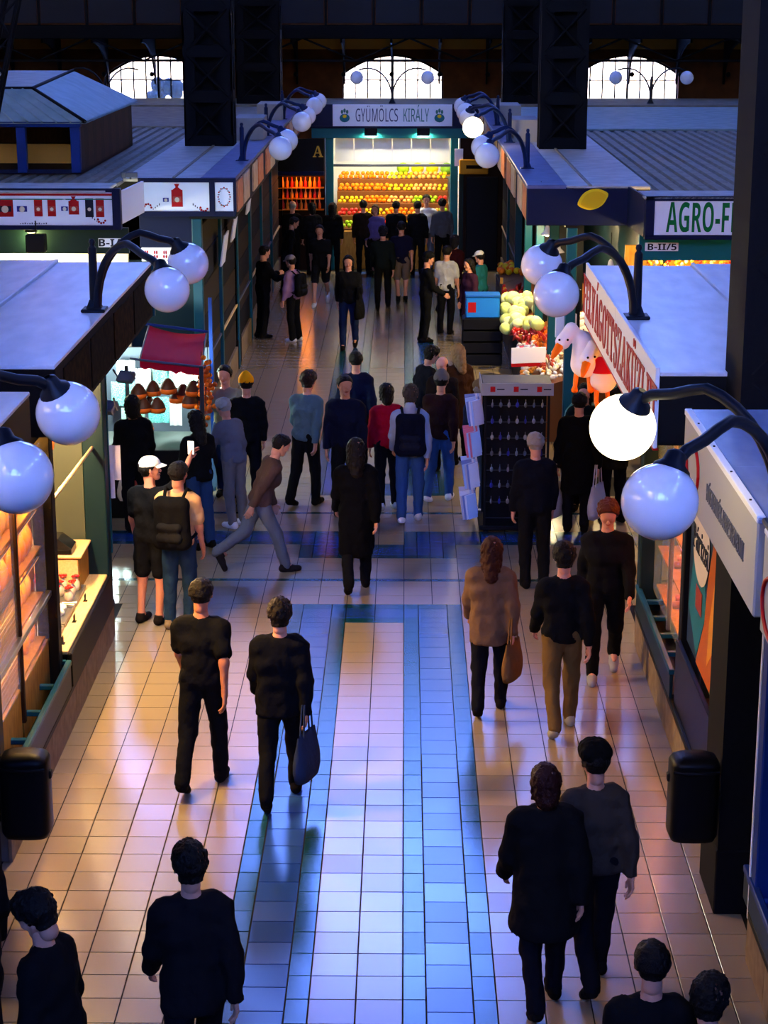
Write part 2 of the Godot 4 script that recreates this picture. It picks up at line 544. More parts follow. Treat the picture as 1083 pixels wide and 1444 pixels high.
func hall_shell() -> void:
	# far wall: three tall arched windows low down, great windows in the gable
	var wf := setting("wall_far")
	var low := []
	for k in [-13.7, -7.03, -0.36, 6.31, 12.98]:
		low.append([k, 1.42, 1.6, 4.2, 0.52])
	var b := MB.new()
	arcade(b, Transform3D(Basis(), Vector3(0, 0, -55)), -20.0, 20.0, 0.0, 4.86, low, 0.5)
	part(wf, "lower_wall", b.mesh(), M.plaster)
	bp(wf, "frieze", M.ochre, Vector3(-20, 4.86, -55.5), Vector3(20, 5.3, -55), 0.0, "ochre painted frieze under the gallery")
	b = MB.new()
	arcade(b, Transform3D(Basis(), Vector3(0, 0, -55)), -20.0, 20.0, 5.3, 26.5, [[-0.6, 4.4, 18.2, 22.9, 3.3], [-8.2, 1.6, 14.6, 17.0, 1.0], [7.0, 1.6, 14.6, 17.0, 1.0]], 0.5)
	part(wf, "gable_wall", b.mesh(), M.plaster)
	# window bars and panes
	var n := 0
	for w in low:
		n += 1
		arch_window(setting("window_%d" % n), w, -55.2, 8, [2.4, 3.2, 4.0], 0.035)
	for w in [[-0.6, 4.4, 18.2, 22.9, 3.3], [-8.2, 1.6, 14.6, 17.0, 1.0], [7.0, 1.6, 14.6, 17.0, 1.0]]:
		n += 1
		arch_window(setting("window_%d" % n), w, -55.2, 6 if w[1] > 3 else 3, [19.7, 21.3, 22.8] if w[1] > 3 else [15.3, 17.0], 0.08)
	# side walls, low side roofs, glazed upper walls of the nave, pitched roof
	for s in [-1.0, 1.0]:
		var side := "left" if s < 0 else "right"
		var ws := setting("wall_" + side)
		bp(ws, "side_wall", M.plaster_pale, Vector3(s * 20, 0, -55.5), Vector3(s * 20.5, 12.5, 14), 0.0)
		b = MB.new()
		var wins := []
		for k in 9:
			wins.append([-50.0 + k * 7.2, 1.05, 14.4, 16.4, 0.5])
		var x := Transform3D(Basis(Vector3(0, 0, 1), Vector3.UP, Vector3(-s, 0, 0)), Vector3(s * 11, 0, 0))
		arcade(b, x, -55.5, 14.0, 12.5, 20.0, wins, 0.4)
		part(ws, "upper_wall", b.mesh(), M.plaster_pale)
		bp(ws, "side_roof", M.roof_wood, Vector3(s * 11, 12.5, -55.5), Vector3(s * 20.5, 12.8, 14), 0.0)
	var cei := setting("ceiling")
	for s in [-1.0, 1.0]:
		b = MB.new()
		b.quad(Vector3(0, 27.0, -55.5), Vector3(s * 11.4, 20.0, -55.5), Vector3(s * 11.4, 20.0, 14), Vector3(0, 27.0, 14), Vector3(-s, -1, 0))
		b.quad(Vector3(0, 27.3, -55.5), Vector3(s * 11.4, 20.3, -55.5), Vector3(s * 11.4, 20.3, 14), Vector3(0, 27.3, 14), Vector3(s, 1, 0))
		b.quad(Vector3(s * 11.4, 20.0, -55.5), Vector3(s * 11.4, 20.3, -55.5), Vector3(s * 11.4, 20.3, 14), Vector3(s * 11.4, 20.0, 14), Vector3(s, 0, 0))
		part(cei, "roof_slope", b.mesh(), M.roof_wood)
	var wn := setting("wall_near")
	b = MB.new()
	var back_win := [[-0.6, 4.4, 12.0, 20.0, 3.2], [-8.2, 1.6, 12.0, 16.0, 1.0], [7.0, 1.6, 12.0, 16.0, 1.0]]
	arcade(b, Transform3D(Basis(Vector3(-1, 0, 0), Vector3.UP, Vector3(0, 0, -1)), Vector3(0, 0, 14)), -20.5, 20.5, 0.0, 27.3, [[0.6, 4.4, 12.0, 20.0, 3.2], [8.2, 1.6, 12.0, 16.0, 1.0], [-7.0, 1.6, 12.0, 16.0, 1.0]], 0.5)
	part(wn, "end_wall", b.mesh(), M.plaster_pale)
	for w in back_win:
		n += 1
		arch_window(setting("window_%d" % n), w, 14.2, 6 if w[1] > 3 else 3, [14.0, 16.0, 18.0], 0.08)
	# the gallery the picture is taken from
	var gl := setting("floor_gallery")
	bp(gl, "gallery_slab", M.concrete, Vector3(-20, 4.5, -1.2), Vector3(20, 4.8, 14), 0.02)
	# outside: pavement, a pale building across the street, a tree
	single("street_pavement", bm(Vector3(120, 0.2, 60), 0.0), M.stone, "pale sunlit street pavement beyond the arched windows", "pavement", Vector3(0, -0.11, -86))
	var h := thing("building", "pale sunlit building across the street behind the arched windows", "building", Vector3(0, 0, -96))
	bp(h, "wall", M.stone, Vector3(-50, 0, -6), Vector3(50, 16, 0), 0.05)
	for k in 16:
		bp(h, "window", M.glass, Vector3(-47.5 + k * 6.2, 6.5, -0.02), Vector3(-45.9 + k * 6.2, 9.0, 0.05), 0.0)
	var tr := thing("street_tree", "small round street tree outside the arched window by the hipped roof cabin", "tree", Vector3(atz(231, 127, -75.0).x, 0, -75))
	b = MB.new()
	b.tube([Vector3(0, 0, 0), Vector3(0.05, 1.4, 0), Vector3(0, 2.7, 0)], [0.09, 0.07, 0.05], 8)
	part(tr, "trunk", b.mesh(), M.brown)
	b = MB.new()
	for k in 14:
		b.ball(Vector3(rng.randf_range(-0.55, 0.55), rng.randf_range(2.5, 3.0), rng.randf_range(-0.4, 0.4)), Vector3.ONE * rng.randf_range(0.18, 0.3), 8, 6)
	part(tr, "crown", b.mesh(), M.tree_grey)

func arch_window(o: Node3D, w: Array, z: float, cols: int, rails: Array, r: float) -> void:
	var top := func(x: float) -> float: return w[3] + w[4] * (1.0 - pow((x - w[0]) / w[1], 2.0))
	var rim := []
	for k in 17:
		var x: float = w[0] - w[1] + 2.0 * w[1] * k / 16.0
		rim.append(Vector3(x, top.call(x), z))
	var b := MB.new()
	for k in 16:
		var p: Vector3 = rim[k]
		var q: Vector3 = rim[k + 1]
		b.quad(p + Vector3(0, 0, r), q + Vector3(0, 0, r), q + Vector3(0, -r * 2, r), p + Vector3(0, -r * 2, r), Vector3(0, 0, 1))
		b.quad(p + Vector3(0, -r * 2, r), q + Vector3(0, -r * 2, r), q + Vector3(0, -r * 2, -r), p + Vector3(0, -r * 2, -r), Vector3(0, -1, 0))
	for s in [-1.0, 1.0]:
		b.box(Vector3(w[0] + s * w[1] - (r if s > 0 else -r), w[2], z - r), Vector3(w[0] + s * w[1], w[3], z + r))
	b.box(Vector3(w[0] - w[1], w[2], z - r), Vector3(w[0] + w[1], w[2] + r * 2, z + r))
	part(o, "window_frame", b.mesh(), M.iron)
	for k in range(1, cols):
		var x: float = w[0] - w[1] + 2.0 * w[1] * k / cols
		var rr := r * (0.9 if k * 2 == cols else 0.55)
		bp(o, "mullion", M.iron, Vector3(x - rr, w[2], z - r * 0.6), Vector3(x + rr, top.call(x), z + r * 0.6), 0.0)
	for y in rails:
		if y < w[3]:
			bp(o, "glazing_bar", M.iron, Vector3(w[0] - w[1], y - r * 0.5, z - r * 0.5), Vector3(w[0] + w[1], y + r * 0.5, z + r * 0.5), 0.0)
	var poly := PackedVector2Array([Vector2(w[0] - w[1], w[2]), Vector2(w[0] + w[1], w[2])])
	for k in 17:
		poly.append(Vector2(rim[16 - k].x, rim[16 - k].y))
	b = MB.new()
	b.slab(poly, 0.008, Transform3D(Basis(), Vector3(0, 0, z - 0.01)))
	part(o, "pane", b.mesh(), M.glass)

# ---------------------------------------------------------------- the tiled floor
func tile_kind(x: float, z: float) -> int:       # 0 beige, 1 teal, 2 blue
	var cross := -21.87
	var dz := absf(z - cross)
	if dz > 2.31:                                 # the two U shapes that face each other across the side aisle
		var inset := minf(minf(x + 1.24, 0.62 - x), dz - 2.305)
		if inset < 0: return 0
		if inset < 0.155: return 1
		if inset < 0.465: return 2
		return 1 if inset < 0.62 else 0
	if dz > 1.38 and dz < 1.47: return 1          # the thin strip
	var lo := -22.45
	if x > -1.24 and x < 0.62:                    # the stepped band
		if z > -21.87 and z < -21.3:
			if z > -21.44 or x < -1.085 or x > 0.465: return 1
			if z < -21.73 and x > -0.62 and x < 0: return 1
			return 2
	if (x < -0.62 or x > 0.0) and z > lo and z < -21.87:
		if z < -22.31: return 1
		if z > -22.01 and (x < -1.24 or x > 0.62): return 1
		if x > -0.775 and x < 0.155: return 1
		return 2
	return 0

func tile_floor() -> void:
	var fl := setting("floor")
	bp(fl, "ground_slab", M.grout, Vector3(-20.5, -0.3, -55.5), Vector3(20.5, -0.006, 14), 0.0)
	var rects := []
	var t := 0.31
	# rows between boundaries, columns between boundaries
	var ux := [-1.24, -1.085, -0.775, -0.62, -0.31, 0.0, 0.155, 0.465, 0.62]
	var xs := []
	var x := -1.24 - t * 6
	while x < -1.25:
		xs.append(maxf(x, -3.06)); x += t
	xs.append_array(ux)
	x = 0.62 + t
	while x < 2.5:
		xs.append(minf(x, 2.44)); x += t
	xs.append(2.44)
	var near_rows := []
	var z := -18.945
	while z < -9.8:
		near_rows.append(z); z += t
	for part_ in [1.0, -1.0]:
		var rows := near_rows.duplicate() if part_ > 0 else []
		if part_ < 0:
			z = -24.795
			while z > -45.0:
				rows.append(z); z -= t
			rows.reverse()
		for j in rows.size() - 1:
			for i in xs.size() - 1:
				if xs[i + 1] - xs[i] < 0.02: continue
				var zc: float = (rows[j] + rows[j + 1]) * 0.5
				var k := tile_kind((xs[i] + xs[i + 1]) * 0.5, zc)
				var sh := t * 0.5 if k == 2 else 0.0
				if k == 2 and j == 0: rects.append([xs[i], xs[i + 1], rows[j], rows[j] + sh, k])
				rects.append([xs[i], xs[i + 1], rows[j] + sh, minf(rows[j + 1] + sh, rows[-1]), k])
	# the side aisle and both ends of the U shapes
	var cz := [-18.945]
	for q in [-19.1, -19.41, -19.565, -19.875, -20.185, -20.4, -20.49, -20.8, -21.1, -21.3, -21.44, -21.73, -21.87, -22.01, -22.31, -22.45, -22.75, -23.06, -23.25, -23.34, -23.65, -23.96, -24.175, -24.33, -24.64, -24.795]:
		cz.append(q)
	for j in cz.size() - 1:
		var z1: float = cz[j]
		var z0: float = cz[j + 1]
		var zc := (z0 + z1) * 0.5
		var uu := absf(zc + 21.87) > 2.3
		var cols := xs.duplicate() if uu else []
		if not uu:
			var c := -9.3
			while c < 9.0:
				cols.append(c); c += t
			for q in [-1.085, -0.775, 0.155, 0.465]:
				if zc < -21.3 and zc > -22.45: cols.append(q)
			cols.sort()
		for i in cols.size() - 1:
			var xa: float = cols[i]
			var xb: float = cols[i + 1]
			if xb - xa < 0.02: continue
			rects.append([xa, xb, z0, z1, tile_kind((xa + xb) * 0.5, zc)])
	rects.sort_custom(func(a, d): return a[3] > d[3])
	var fields := [MB.new(), MB.new(), MB.new()]
	var made := 0
	for r in rects:
		if r[3] < -10.5 and made < 300:
			made += 1
			var k: int = rng.randi_range(0, 2)
			var s := Vector3(r[1] - r[0] - 0.008, 0.02, r[3] - r[2] - 0.007)
			part(fl, "floor_tile", bm(s.snapped(Vector3.ONE * 0.001), 0.0025), [M.beige, M.teal, M.blue][r[4]][k], Vector3((r[0] + r[1]) * 0.5, -0.01 + rng.randf_range(-0.0006, 0.0006), (r[2] + r[3]) * 0.5), Vector3(rng.randf_range(-0.002, 0.002), 0, rng.randf_range(-0.002, 0.002)))
		else:
			fields[r[4]].box(Vector3(r[0] + 0.004, -0.02, r[2] + 0.0035), Vector3(r[1] - 0.004, 0.0, r[3] - 0.0035))
	for k in 3:
		var o := part(fl, ["beige_tiles", "teal_tiles", "blue_tiles"][k], fields[k].mesh(), [M.beige, M.teal, M.blue][k][0])
		o.set_meta("kind", "stuff")
	# plain screed under and behind the kiosks
	bp(fl, "screed", M.concrete, Vector3(2.45, -0.012, -55), Vector3(20, -0.004, -25.2), 0.0)

# ---------------------------------------------------------------- gallery at the far end
func gallery() -> void:
	var g := thing("far_gallery", "dark iron gallery with brackets along the far wall above the arched windows", "gallery")
	bp(g, "deck", M.iron, Vector3(-20, 5.42, -55), Vector3(20, 5.5, -49), 0.0)
	bp(g, "edge_beam", M.iron, Vector3(-20, 5.28, -49.1), Vector3(20, 5.62, -48.9), 0.02)
	var k := -20
	while k < 20:
		var x := -0.36 + 1.34 * (k * 0.5)
		if absf(x) < 19:
			var pts := PackedVector2Array([Vector2(0, 5.42), Vector2(0, 3.9)])
			for q in 9:
				var a := PI * 0.5 * q / 8.0
				pts.append(Vector2(0.12 + 2.6 * (1.0 - cos(a)), 3.9 + 1.2 * sin(a)))
			pts.append(Vector2(2.72, 5.42))
			var b := MB.new()
			b.slab(pts, 0.05, Transform3D(Basis(Vector3(0, 0, 1), Vector3.UP, Vector3(-1, 0, 0)), Vector3(x, 0, -55)))
			b.ball(Vector3(x - 0.025, 4.2, -54.2), Vector3.ONE * 0.07, 8, 6)
			part(g, "bracket", b.mesh(), M.iron)
		k += 2
	# truss under the edge
	bp(g, "lower_chord", M.iron, Vector3(-20, 4.72, -49.06), Vector3(20, 4.78, -48.94), 0.0)
	for i in 30:
		var x := -20.0 + i * 1.34
		var up := i % 2 == 0
		var b := MB.new()
		b.tube([Vector3(x, 4.75 if up else 5.3, -49), Vector3(x + 1.34, 5.3 if up else 4.75, -49)], 0.028, 6)
		part(g, "diagonal", b.mesh(), M.iron)
	# railing with panels
	for i in 34:
		var x := -20.0 + i * 1.2
		bp(g, "railing_panel", M.rail, Vector3(x + 0.05, 5.66, -49.02), Vector3(x + 1.15, 6.5, -48.98), 0.004)
		bp(g, "railing_post", M.iron, Vector3(x - 0.03, 5.6, -49.05), Vector3(x + 0.03, 6.6, -48.95), 0.004)
	bp(g, "handrail", M.iron, Vector3(-20, 6.58, -49.06), Vector3(20, 6.64, -48.94), 0.01)

# ---------------------------------------------------------------- riveted lattice columns
func columns() -> void:
	var spots := [
		[-3.77, -2.94, -33.2, "dark iron lattice column rising through the roof beside the hipped cabin", 0.0],
		[2.25, 3.04, -32.6, "dark iron lattice column rising through the roof behind the lemon fascia", 0.0],
		[-4.0, -2.95, -46.2, "dark iron column left of the fruit shop sign", 0.0],
		[2.3, 3.2, -46.2, "dark iron column right of the fruit shop sign", 0.0],
		[2.25, 3.05, -12.75, "black iron column between the red lettered meat sign and the white sign box", 0.0],
		[-3.85, -3.05, -12.75, "black iron column behind the opal globes of the paprika shop", 0.0]]
	for s in spots:
		var x0: float = s[0]
		var x1: float = s[1]
		var w := x1 - x0
		var zc: float = s[2]
		var c := thing("lattice_column", s[3], "column", Vector3((x0 + x1) * 0.5, 0, zc))
		var d := w * 0.38
		var h := 12.5
		for a in [-1.0, 1.0]:
			for e in [-1.0, 1.0]:
				var b := MB.new()
				b.box(Vector3(a * w * 0.5, 0, e * d), Vector3(a * (w * 0.5 - 0.2), h, e * (d - 0.03)))
				b.box(Vector3(a * w * 0.5, 0, e * d), Vector3(a * (w * 0.5 - 0.03), h, e * (d - 0.2)))
				part(c, "corner_angle", b.mesh(), M.iron)
		bp(c, "web_plate", M.iron, Vector3(-w * 0.33, 0, -0.02), Vector3(w * 0.33, h, 0.02), 0.0)
		var y := 3.2
		while y < 8.0:
			for e in [-1.0, 1.0]:
				for q in [-1.0, 1.0]:
					var b := MB.new()
					b.tube([Vector3(-q * w * 0.42, y, e * d), Vector3(q * w * 0.42, y + 0.7, e * d)], 0.03, 4)
					part(c, "lattice_bar", b.mesh(), M.iron)
			bp(c, "batten_plate", M.iron, Vector3(-w * 0.5, y - 0.1, -d - 0.012), Vector3(w * 0.5, y + 0.1, d + 0.012), 0.0)
			y += 0.75
		if zc > -20:
			bp(c, "cover_plate", M.iron, Vector3(-w * 0.5 - 0.004, 0, -d - 0.02), Vector3(w * 0.5 + 0.004, h, d + 0.02), 0.0)
		bp(c, "foot_plate", M.iron, Vector3(-w * 0.52, 0, -d - 0.03), Vector3(w * 0.52, 0.5, d + 0.03), 0.01)
	# slanting roof brace at the upper left
	var br := thing("roof_brace", "slanting dark iron lattice brace high beside the hipped cabin", "brace", Vector3.ZERO)
	var q0 := atz(-8, 130, -26.0)
	var q1 := atz(24, -40, -26.0)
	var p0 := q0 + (q1 - q0) * ((3.9 - q0.y) / (q1.y - q0.y))
	var p1 := q0 + (q1 - q0) * ((12.6 - q0.y) / (q1.y - q0.y))
	for k in [-1.0, 1.0]:
		var b := MB.new()
		b.tube([p0 + Vector3(k * 0.09, 0, 0.1), p1 + Vector3(k * 0.09, 0, 0.1)], 0.025, 6)
		b.tube([p0 + Vector3(k * 0.09, 0, -0.1), p1 + Vector3(k * 0.09, 0, -0.1)], 0.025, 6)
		part(br, "flange", b.mesh(), M.iron)
	for i in 36:
		var a := p0.lerp(p1, i / 36.0)
		var e := p0.lerp(p1, (i + 1) / 36.0)
		var s := 1.0 if i % 2 == 0 else -1.0
		var b := MB.new()
		b.tube([a + Vector3(s * 0.09, 0, 0.1), e + Vector3(-s * 0.09, 0, 0.1)], 0.018, 6)
		part(br, "lacing_bar", b.mesh(), M.iron)

# ---------------------------------------------------------------- kiosks on both sides of the near aisle
func kx(side: float, d: float) -> float:       # x at depth d behind the plinth face
	return PL - d if side < 0 else PR + d
func kbox(parent: Node, called: String, m: Material, side: float, d0: float, d1: float, y0: float, y1: float, z0: float, z1: float, bev := 0.006, label := "") -> MeshInstance3D:
	var a := kx(side, d0)
	var b := kx(side, d1)
	return bp(parent, called, m, Vector3(minf(a, b), y0, minf(z0, z1)), Vector3(maxf(a, b), y1, maxf(z0, z1)), bev, label)

func kiosk_shell(called: String, label: String, side: float, zn: float, zf: float, back: float, fascia: Material, roof: Material) -> Node3D:
	var k := thing(called, label, "kiosk")
	var over := (FL - PL) if side < 0 else (PR - FR)
	# plinth of stone slabs
	kbox(k, "plinth_core", M.concrete, side, 0.03, back, 0.0, 0.33, zn - 0.02, zf + 0.02, 0.0)
	var n := int(round((zn - zf) / 0.6))
	for i in n:
		var a := lerpf(zn, zf, float(i) / n)
		var b := lerpf(zn, zf, float(i + 1) / n)
		kbox(k, "plinth_slab", M.plinth, side, 0.0, 0.03, 0.0, 0.34, a - 0.004, b + 0.004, 0.004)
	kbox(k, "plinth_cap", M.black, side, -0.01, 0.2, 0.34, 0.40, zn, zf, 0.008)
	# fascia box, soffit and roof sheets
	kbox(k, "fascia", fascia, side, -over, 0.16, SILL, ROOF - 0.02, zn, zf, 0.01)
	kbox(k, "soffit", M.black, side, 0.16, back, SILL - 0.06, SILL, zn, zf, 0.0)
	kbox(k, "upper_wall", M.black, side, 0.16, 0.26, 2.72, SILL - 0.06, zn, zf, 0.0)
	kbox(k, "end_wall", M.black, side, 0.16, back, 0.34, SILL - 0.06, zn, zn - 0.05, 0.0)
	kbox(k, "back_wall", M.black, side, back - 0.06, back, 0.34, ROOF - 0.04, zn, zf, 0.0)
	kbox(k, "end_gable", M.black, side, 0.16, back, SILL, ROOF - 0.04, zn, zn - 0.05, 0.0)
	kbox(k, "end_gable", M.black, side, 0.16, back, SILL, ROOF - 0.04, zf + 0.05, zf, 0.0)
	var zm := lerpf(zn, zf, 0.42)
	for s in [[-over, 0.42, 0.0], [0.44, 1.25, 0.02], [1.27, back, 0.035]]:
		for q in [[zn + 0.02, zm - 0.004], [zm + 0.004, zf - 0.02]]:
			kbox(k, "roof_sheet", roof, side, s[0], s[1], ROOF - 0.03 + s[2], ROOF + s[2], q[0], q[1], 0.006)
	kbox(k, "roof_seam", roof, side, 0.41, 0.45, ROOF - 0.02, ROOF + 0.035, zn, zf, 0.008)
	kbox(k, "roof_seam", roof, side, 1.24, 1.28, ROOF - 0.01, ROOF + 0.05, zn, zf, 0.008)
	return k

func ledge(k: Node, side: float, z0: float, z1: float, m: Material, y := 0.62) -> void:
	for d in [-0.02, 0.26]:
		kbox(k, "ledge_rail", m, side, d, d + 0.05, y, y + 0.05, z0, z1, 0.008)
	var n := int(ceil(absf(z1 - z0) / 0.62))
	for i in n + 1:
		var z := lerpf(z0, z1, float(i) / n)
		kbox(k, "ledge_crossbar", m, side, 0.03, 0.26, y, y + 0.045, z - 0.025, z + 0.025, 0.006)
	kbox(k, "trough", M.black, side, 0.02, 0.28, 0.40, 0.44, z0, z1, 0.004)
	kbox(k, "trough_front", M.teal_dark, side, -0.01, 0.02, 0.40, y, z0, z1, 0.004)

func near_kiosks() -> void:
	# ---- left: the paprika and pastry shop
	var k := kiosk_shell("paprika_kiosk", "kiosk with dark brown fascia, amber lit window and pale pastry counter", -1.0, -13.2, -18.5, 3.6, M.fascia_brown, M.tin)
	# faded picture panels on the fascia
	for i in 4:
		var z := -13.5 - i * 1.22
		bp(k, "fascia_panel", [M.fascia_a, M.fascia_b][i % 2], Vector3(FL, SILL + 0.05, z - 1.12), Vector3(FL + 0.012, ROOF - 0.08, z), 0.003)
	bp(k, "fascia_lip", M.teal_paint, Vector3(FL - 0.01, SILL, -18.52), Vector3(FL + 0.02, ROOF, -18.46), 0.004)
	# window posts, rails, panes
	for z in [-13.25, -15.75]:
		kbox(k, "post", M.black, -1, 0.06, 0.24, 0.4, 2.75, z, z - 0.16, 0.01)
	kbox(k, "post", M.teal_dark, -1, 0.0, 0.22, 0.34, SILL, -18.26, -18.48, 0.012)
	kbox(k, "corner_trim", M.teal_paint, -1, -0.012, 0.05, 0.9, SILL, -18.46, -18.5, 0.004)
	kbox(k, "mullion", M.brown, -1, 0.12, 0.17, 0.62, 2.72, -14.5, -14.55, 0.005)
	kbox(k, "window_rail", M.steel, -1, 0.1, 0.15, 1.32, 1.37, -13.4, -15.75, 0.006)
	for q in [[-13.41, -14.5], [-14.55, -15.75]]:
		kbox(k, "pane", M.glass, -1, 0.14, 0.148, 1.37, 2.7, q[0], q[1], 0.0)
	for q in [[-13.41, -14.5], [-14.56, -15.75]]:
		kbox(k, "kick_board", M.wood, -1, 0.15, 0.19, 0.44, 0.92, q[0], q[1], 0.004)
		kbox(k, "pane", M.glass, -1, 0.14, 0.148, 0.92, 1.32, q[0], q[1], 0.0)
	ledge(k, -1, -13.45, -15.9, M.teal_paint)
	# pastry counter
	kbox(k, "counter_base", M.black, -1, 0.03, 0.7, 0.34, 0.70, -15.95, -18.3, 0.01)
	kbox(k, "counter_rim", M.black, -1, -0.02, 0.02, 0.40, 0.72, -15.92, -18.34, 0.01)
	kbox(k, "counter_top", M.wood_pale, -1, 0.02, 0.75, 0.70, 0.735, -15.95, -18.3, 0.008)
	var b := MB.new()
	b.tube([Vector3(kx(-1, 0.16), 2.05, -15.8), Vector3(kx(-1, 0.12), 2.05, -18.3)], 0.018, 8)
	part(k, "hanging_rail", b.mesh(), M.wood_pale)
	# inside
	kbox(k, "inner_back", M.wood, -1, 1.6, 1.64, 0.34, 2.7, -13.3, -18.4, 0.0)
	kbox(k, "inner_floor", M.wood, -1, 0.2, 1.6, 0.34, 0.42, -13.3, -18.4, 0.0)
	kbox(k, "partition", M.wood_dark, -1, 0.26, 1.6, 0.42, 2.7, -15.78, -15.83, 0.004)
	kbox(k, "end_panel", M.green_grey, -1, 0.24, 1.6, 1.0, 2.5, -18.36, -18.4, 0.0)
	kbox(k, "ceiling_panel", M.brown, -1, 0.26, 1.6, 2.7, 2.74, -13.3, -18.4, 0.0)
	kbox(k, "shelf_back", M.wood, -1, 0.48, 0.5, 0.44, 2.7, -13.42, -15.74, 0.0)
	for y in [0.95, 1.36, 1.78, 2.2]:
		kbox(k, "shelf", M.wood, -1, 0.17, 0.46, y - 0.02, y, -13.42, -15.74, 0.004)
	# goods behind the window
	var bag := MB.new()
	pouch(bag, Vector3(0.11, 0.19, 0.07))
	var bagm := bag.mesh()
	var gi := 0
	for y in [0.95, 1.36, 1.78, 2.2]:
		for i in 14:
			var m: Material = [M.gold, M.amber, M.plastic_gold, M.gold][(i * 3 + gi) % 4]
			var names := {0.95: "lowest", 1.36: "second", 1.78: "third", 2.2: "top"}
			var o := single("sweets_bag", bagm, m, "small amber cellophane bag standing on the %s shelf behind the amber window" % names[y], "bag", Vector3(kx(-1, 0.24 + rng.randf() * 0.06), y + 0.115, -13.53 - i * 0.158), Vector3(0, rng.randf_range(1.2, 1.9), 0), "amber bags on the %s window shelf" % names[y])
			o.scale = Vector3.ONE * rng.randf_range(1.1, 1.35)
			gi += 1
	# wire grid in front of the nearest bags
	var wires := MB.new()
	for i in 34:
		var z := -13.45 - i * 0.031
		wires.box(Vector3(kx(-1, 0.155), 0.97, z - 0.002), Vector3(kx(-1, 0.16), 1.9, z + 0.002))
	for i in 20:
		var y := 0.98 + i * 0.047
		wires.box(Vector3(kx(-1, 0.153), y, -14.48), Vector3(kx(-1, 0.158), y + 0.004, -13.45))
	var wr := single("wire_grid", wires.mesh(), M.steel, "pale wire display grid behind the amber window", "grid")
	wr.set_meta("group", "window displays")
	# hanging sausages at the window top
	for i in 7:
		b = MB.new()
		b.tube([Vector3(0, 0, 0), Vector3(0.012, -0.02, 0), Vector3(0.016, -0.14, 0.004), Vector3(0.0, -0.30, 0.0), Vector3(0, -0.33, 0)], [0.004, 0.014, 0.02, 0.016, 0.003], 8)
		single("dried_sausage", b.mesh(), M.sausage, "thin dried sausage hanging from the rail above the pastry counter", "sausage", Vector3(kx(-1, 0.3), 2.62, -15.95 - i * 0.2), Vector3(0, i, 0), "sausages hanging over the counter")
	# cupboard, till, paper rolls
	var cb := thing("cupboard", "pale wooden cupboard at the far end of the pastry counter", "cupboard", Vector3(kx(-1, 0.5), 0.735, -17.95))
	bp(cb, "body", M.wood, Vector3(-0.28, 0, -0.3), Vector3(0.3, 0.34, 0.25), 0.006)
	bp(cb, "top", M.wood_pale, Vector3(-0.3, 0.34, -0.32), Vector3(0.33, 0.365, 0.28), 0.006)
	for q in [[-0.27, 0.0], [0.01, 0.29]]:
		var dr := bp(cb, "door", M.wood_pale, Vector3(q[0], 0.02, 0.25), Vector3(q[1], 0.32, 0.265), 0.004)
		bp(dr, "knob", M.red, Vector3(-0.012, -0.012, 0.006), Vector3(0.012, 0.012, 0.03), 0.004)
	var till := thing("cash_register", "black cash register on the pale wooden cupboard", "cash register", Vector3(kx(-1, 0.42), 1.1, -17.85))
	b = MB.new()
	b.slab(PackedVector2Array([Vector2(-0.15, 0), Vector2(0.15, 0), Vector2(0.15, 0.06), Vector2(0.02, 0.16), Vector2(-0.15, 0.16)]), 0.26, Transform3D(Basis(), Vector3(0, 0, -0.13)))
	part(till, "body", b.mesh(), M.black_gloss)
	bp(till, "display", M.white, Vector3(-0.1, 0.16, -0.1), Vector3(-0.06, 0.25, 0.1), 0.005)
	bp(till, "drawer", M.black, Vector3(-0.14, 0.005, 0.13), Vector3(0.14, 0.05, 0.14), 0.002)
	# trays and little bags of sweets tied with red ribbon
	for i in 3:
		var z := -16.25 - i * 0.62
		var tr := thing("tray", "shallow steel tray on the pastry counter, %s" % ["holding white boxes by the black post", "holding white parcels in the middle", "holding red ribboned bags by the cupboard"][i], "tray", Vector3(kx(-1, 0.42), 0.735, z))
		bp(tr, "base", M.steel, Vector3(-0.26, 0, -0.28), Vector3(0.26, 0.012, 0.28), 0.003)
		for s in [-1.0, 1.0]:
			bp(tr, "rim", M.steel, Vector3(-0.26, 0.012, s * 0.28 - 0.006), Vector3(0.26, 0.045, s * 0.28 + 0.006), 0.002)
			bp(tr, "rim", M.steel, Vector3(s * 0.26 - 0.006, 0.012, -0.28), Vector3(s * 0.26 + 0.006, 0.045, 0.28), 0.002)
		if i == 2:
			for q in 12:
				var o := thing("ribboned_bag", "clear bag of sweets tied with red ribbon on the pastry counter", "bag", Vector3(kx(-1, 0.24 + (q % 4) * 0.12), 0.745, z - 0.2 + (q / 4) * 0.19), rng.randf() * 3.0, "ribboned bags on the pastry counter")
				b = MB.new()
				pouch(b, Vector3(0.09, 0.14, 0.07))
				part(o, "bag", b.mesh(), M.plastic_clear, Vector3(0, 0.07, 0))
				b = MB.new()
				for w in 5:
					var an := TAU * w / 5.0
					b.ball(Vector3(cos(an) * 0.022, 0.15 + 0.012 * (w % 2), sin(an) * 0.022), Vector3(0.022, 0.012, 0.022), 7, 5)
				part(o, "ribbon", b.mesh(), M.ribbon)
		else:
			for q in 8:
				b = MB.new()
				pouch(b, Vector3(0.13, 0.08, 0.1))
				single("pastry_parcel", b.mesh(), M.white, "white wrapped parcel lying in a tray on the pastry counter, %s" % ["nearer the black post", "in the middle tray"][i], "parcel", Vector3(kx(-1, 0.27 + (q % 3) * 0.14), 0.785 + (q / 6) * 0.05, z - 0.19 + ((q / 3) % 3) * 0.16), Vector3(0, rng.randf() * 3.0, 0), "parcels in the %s tray" % ["nearer", "middle"][i])
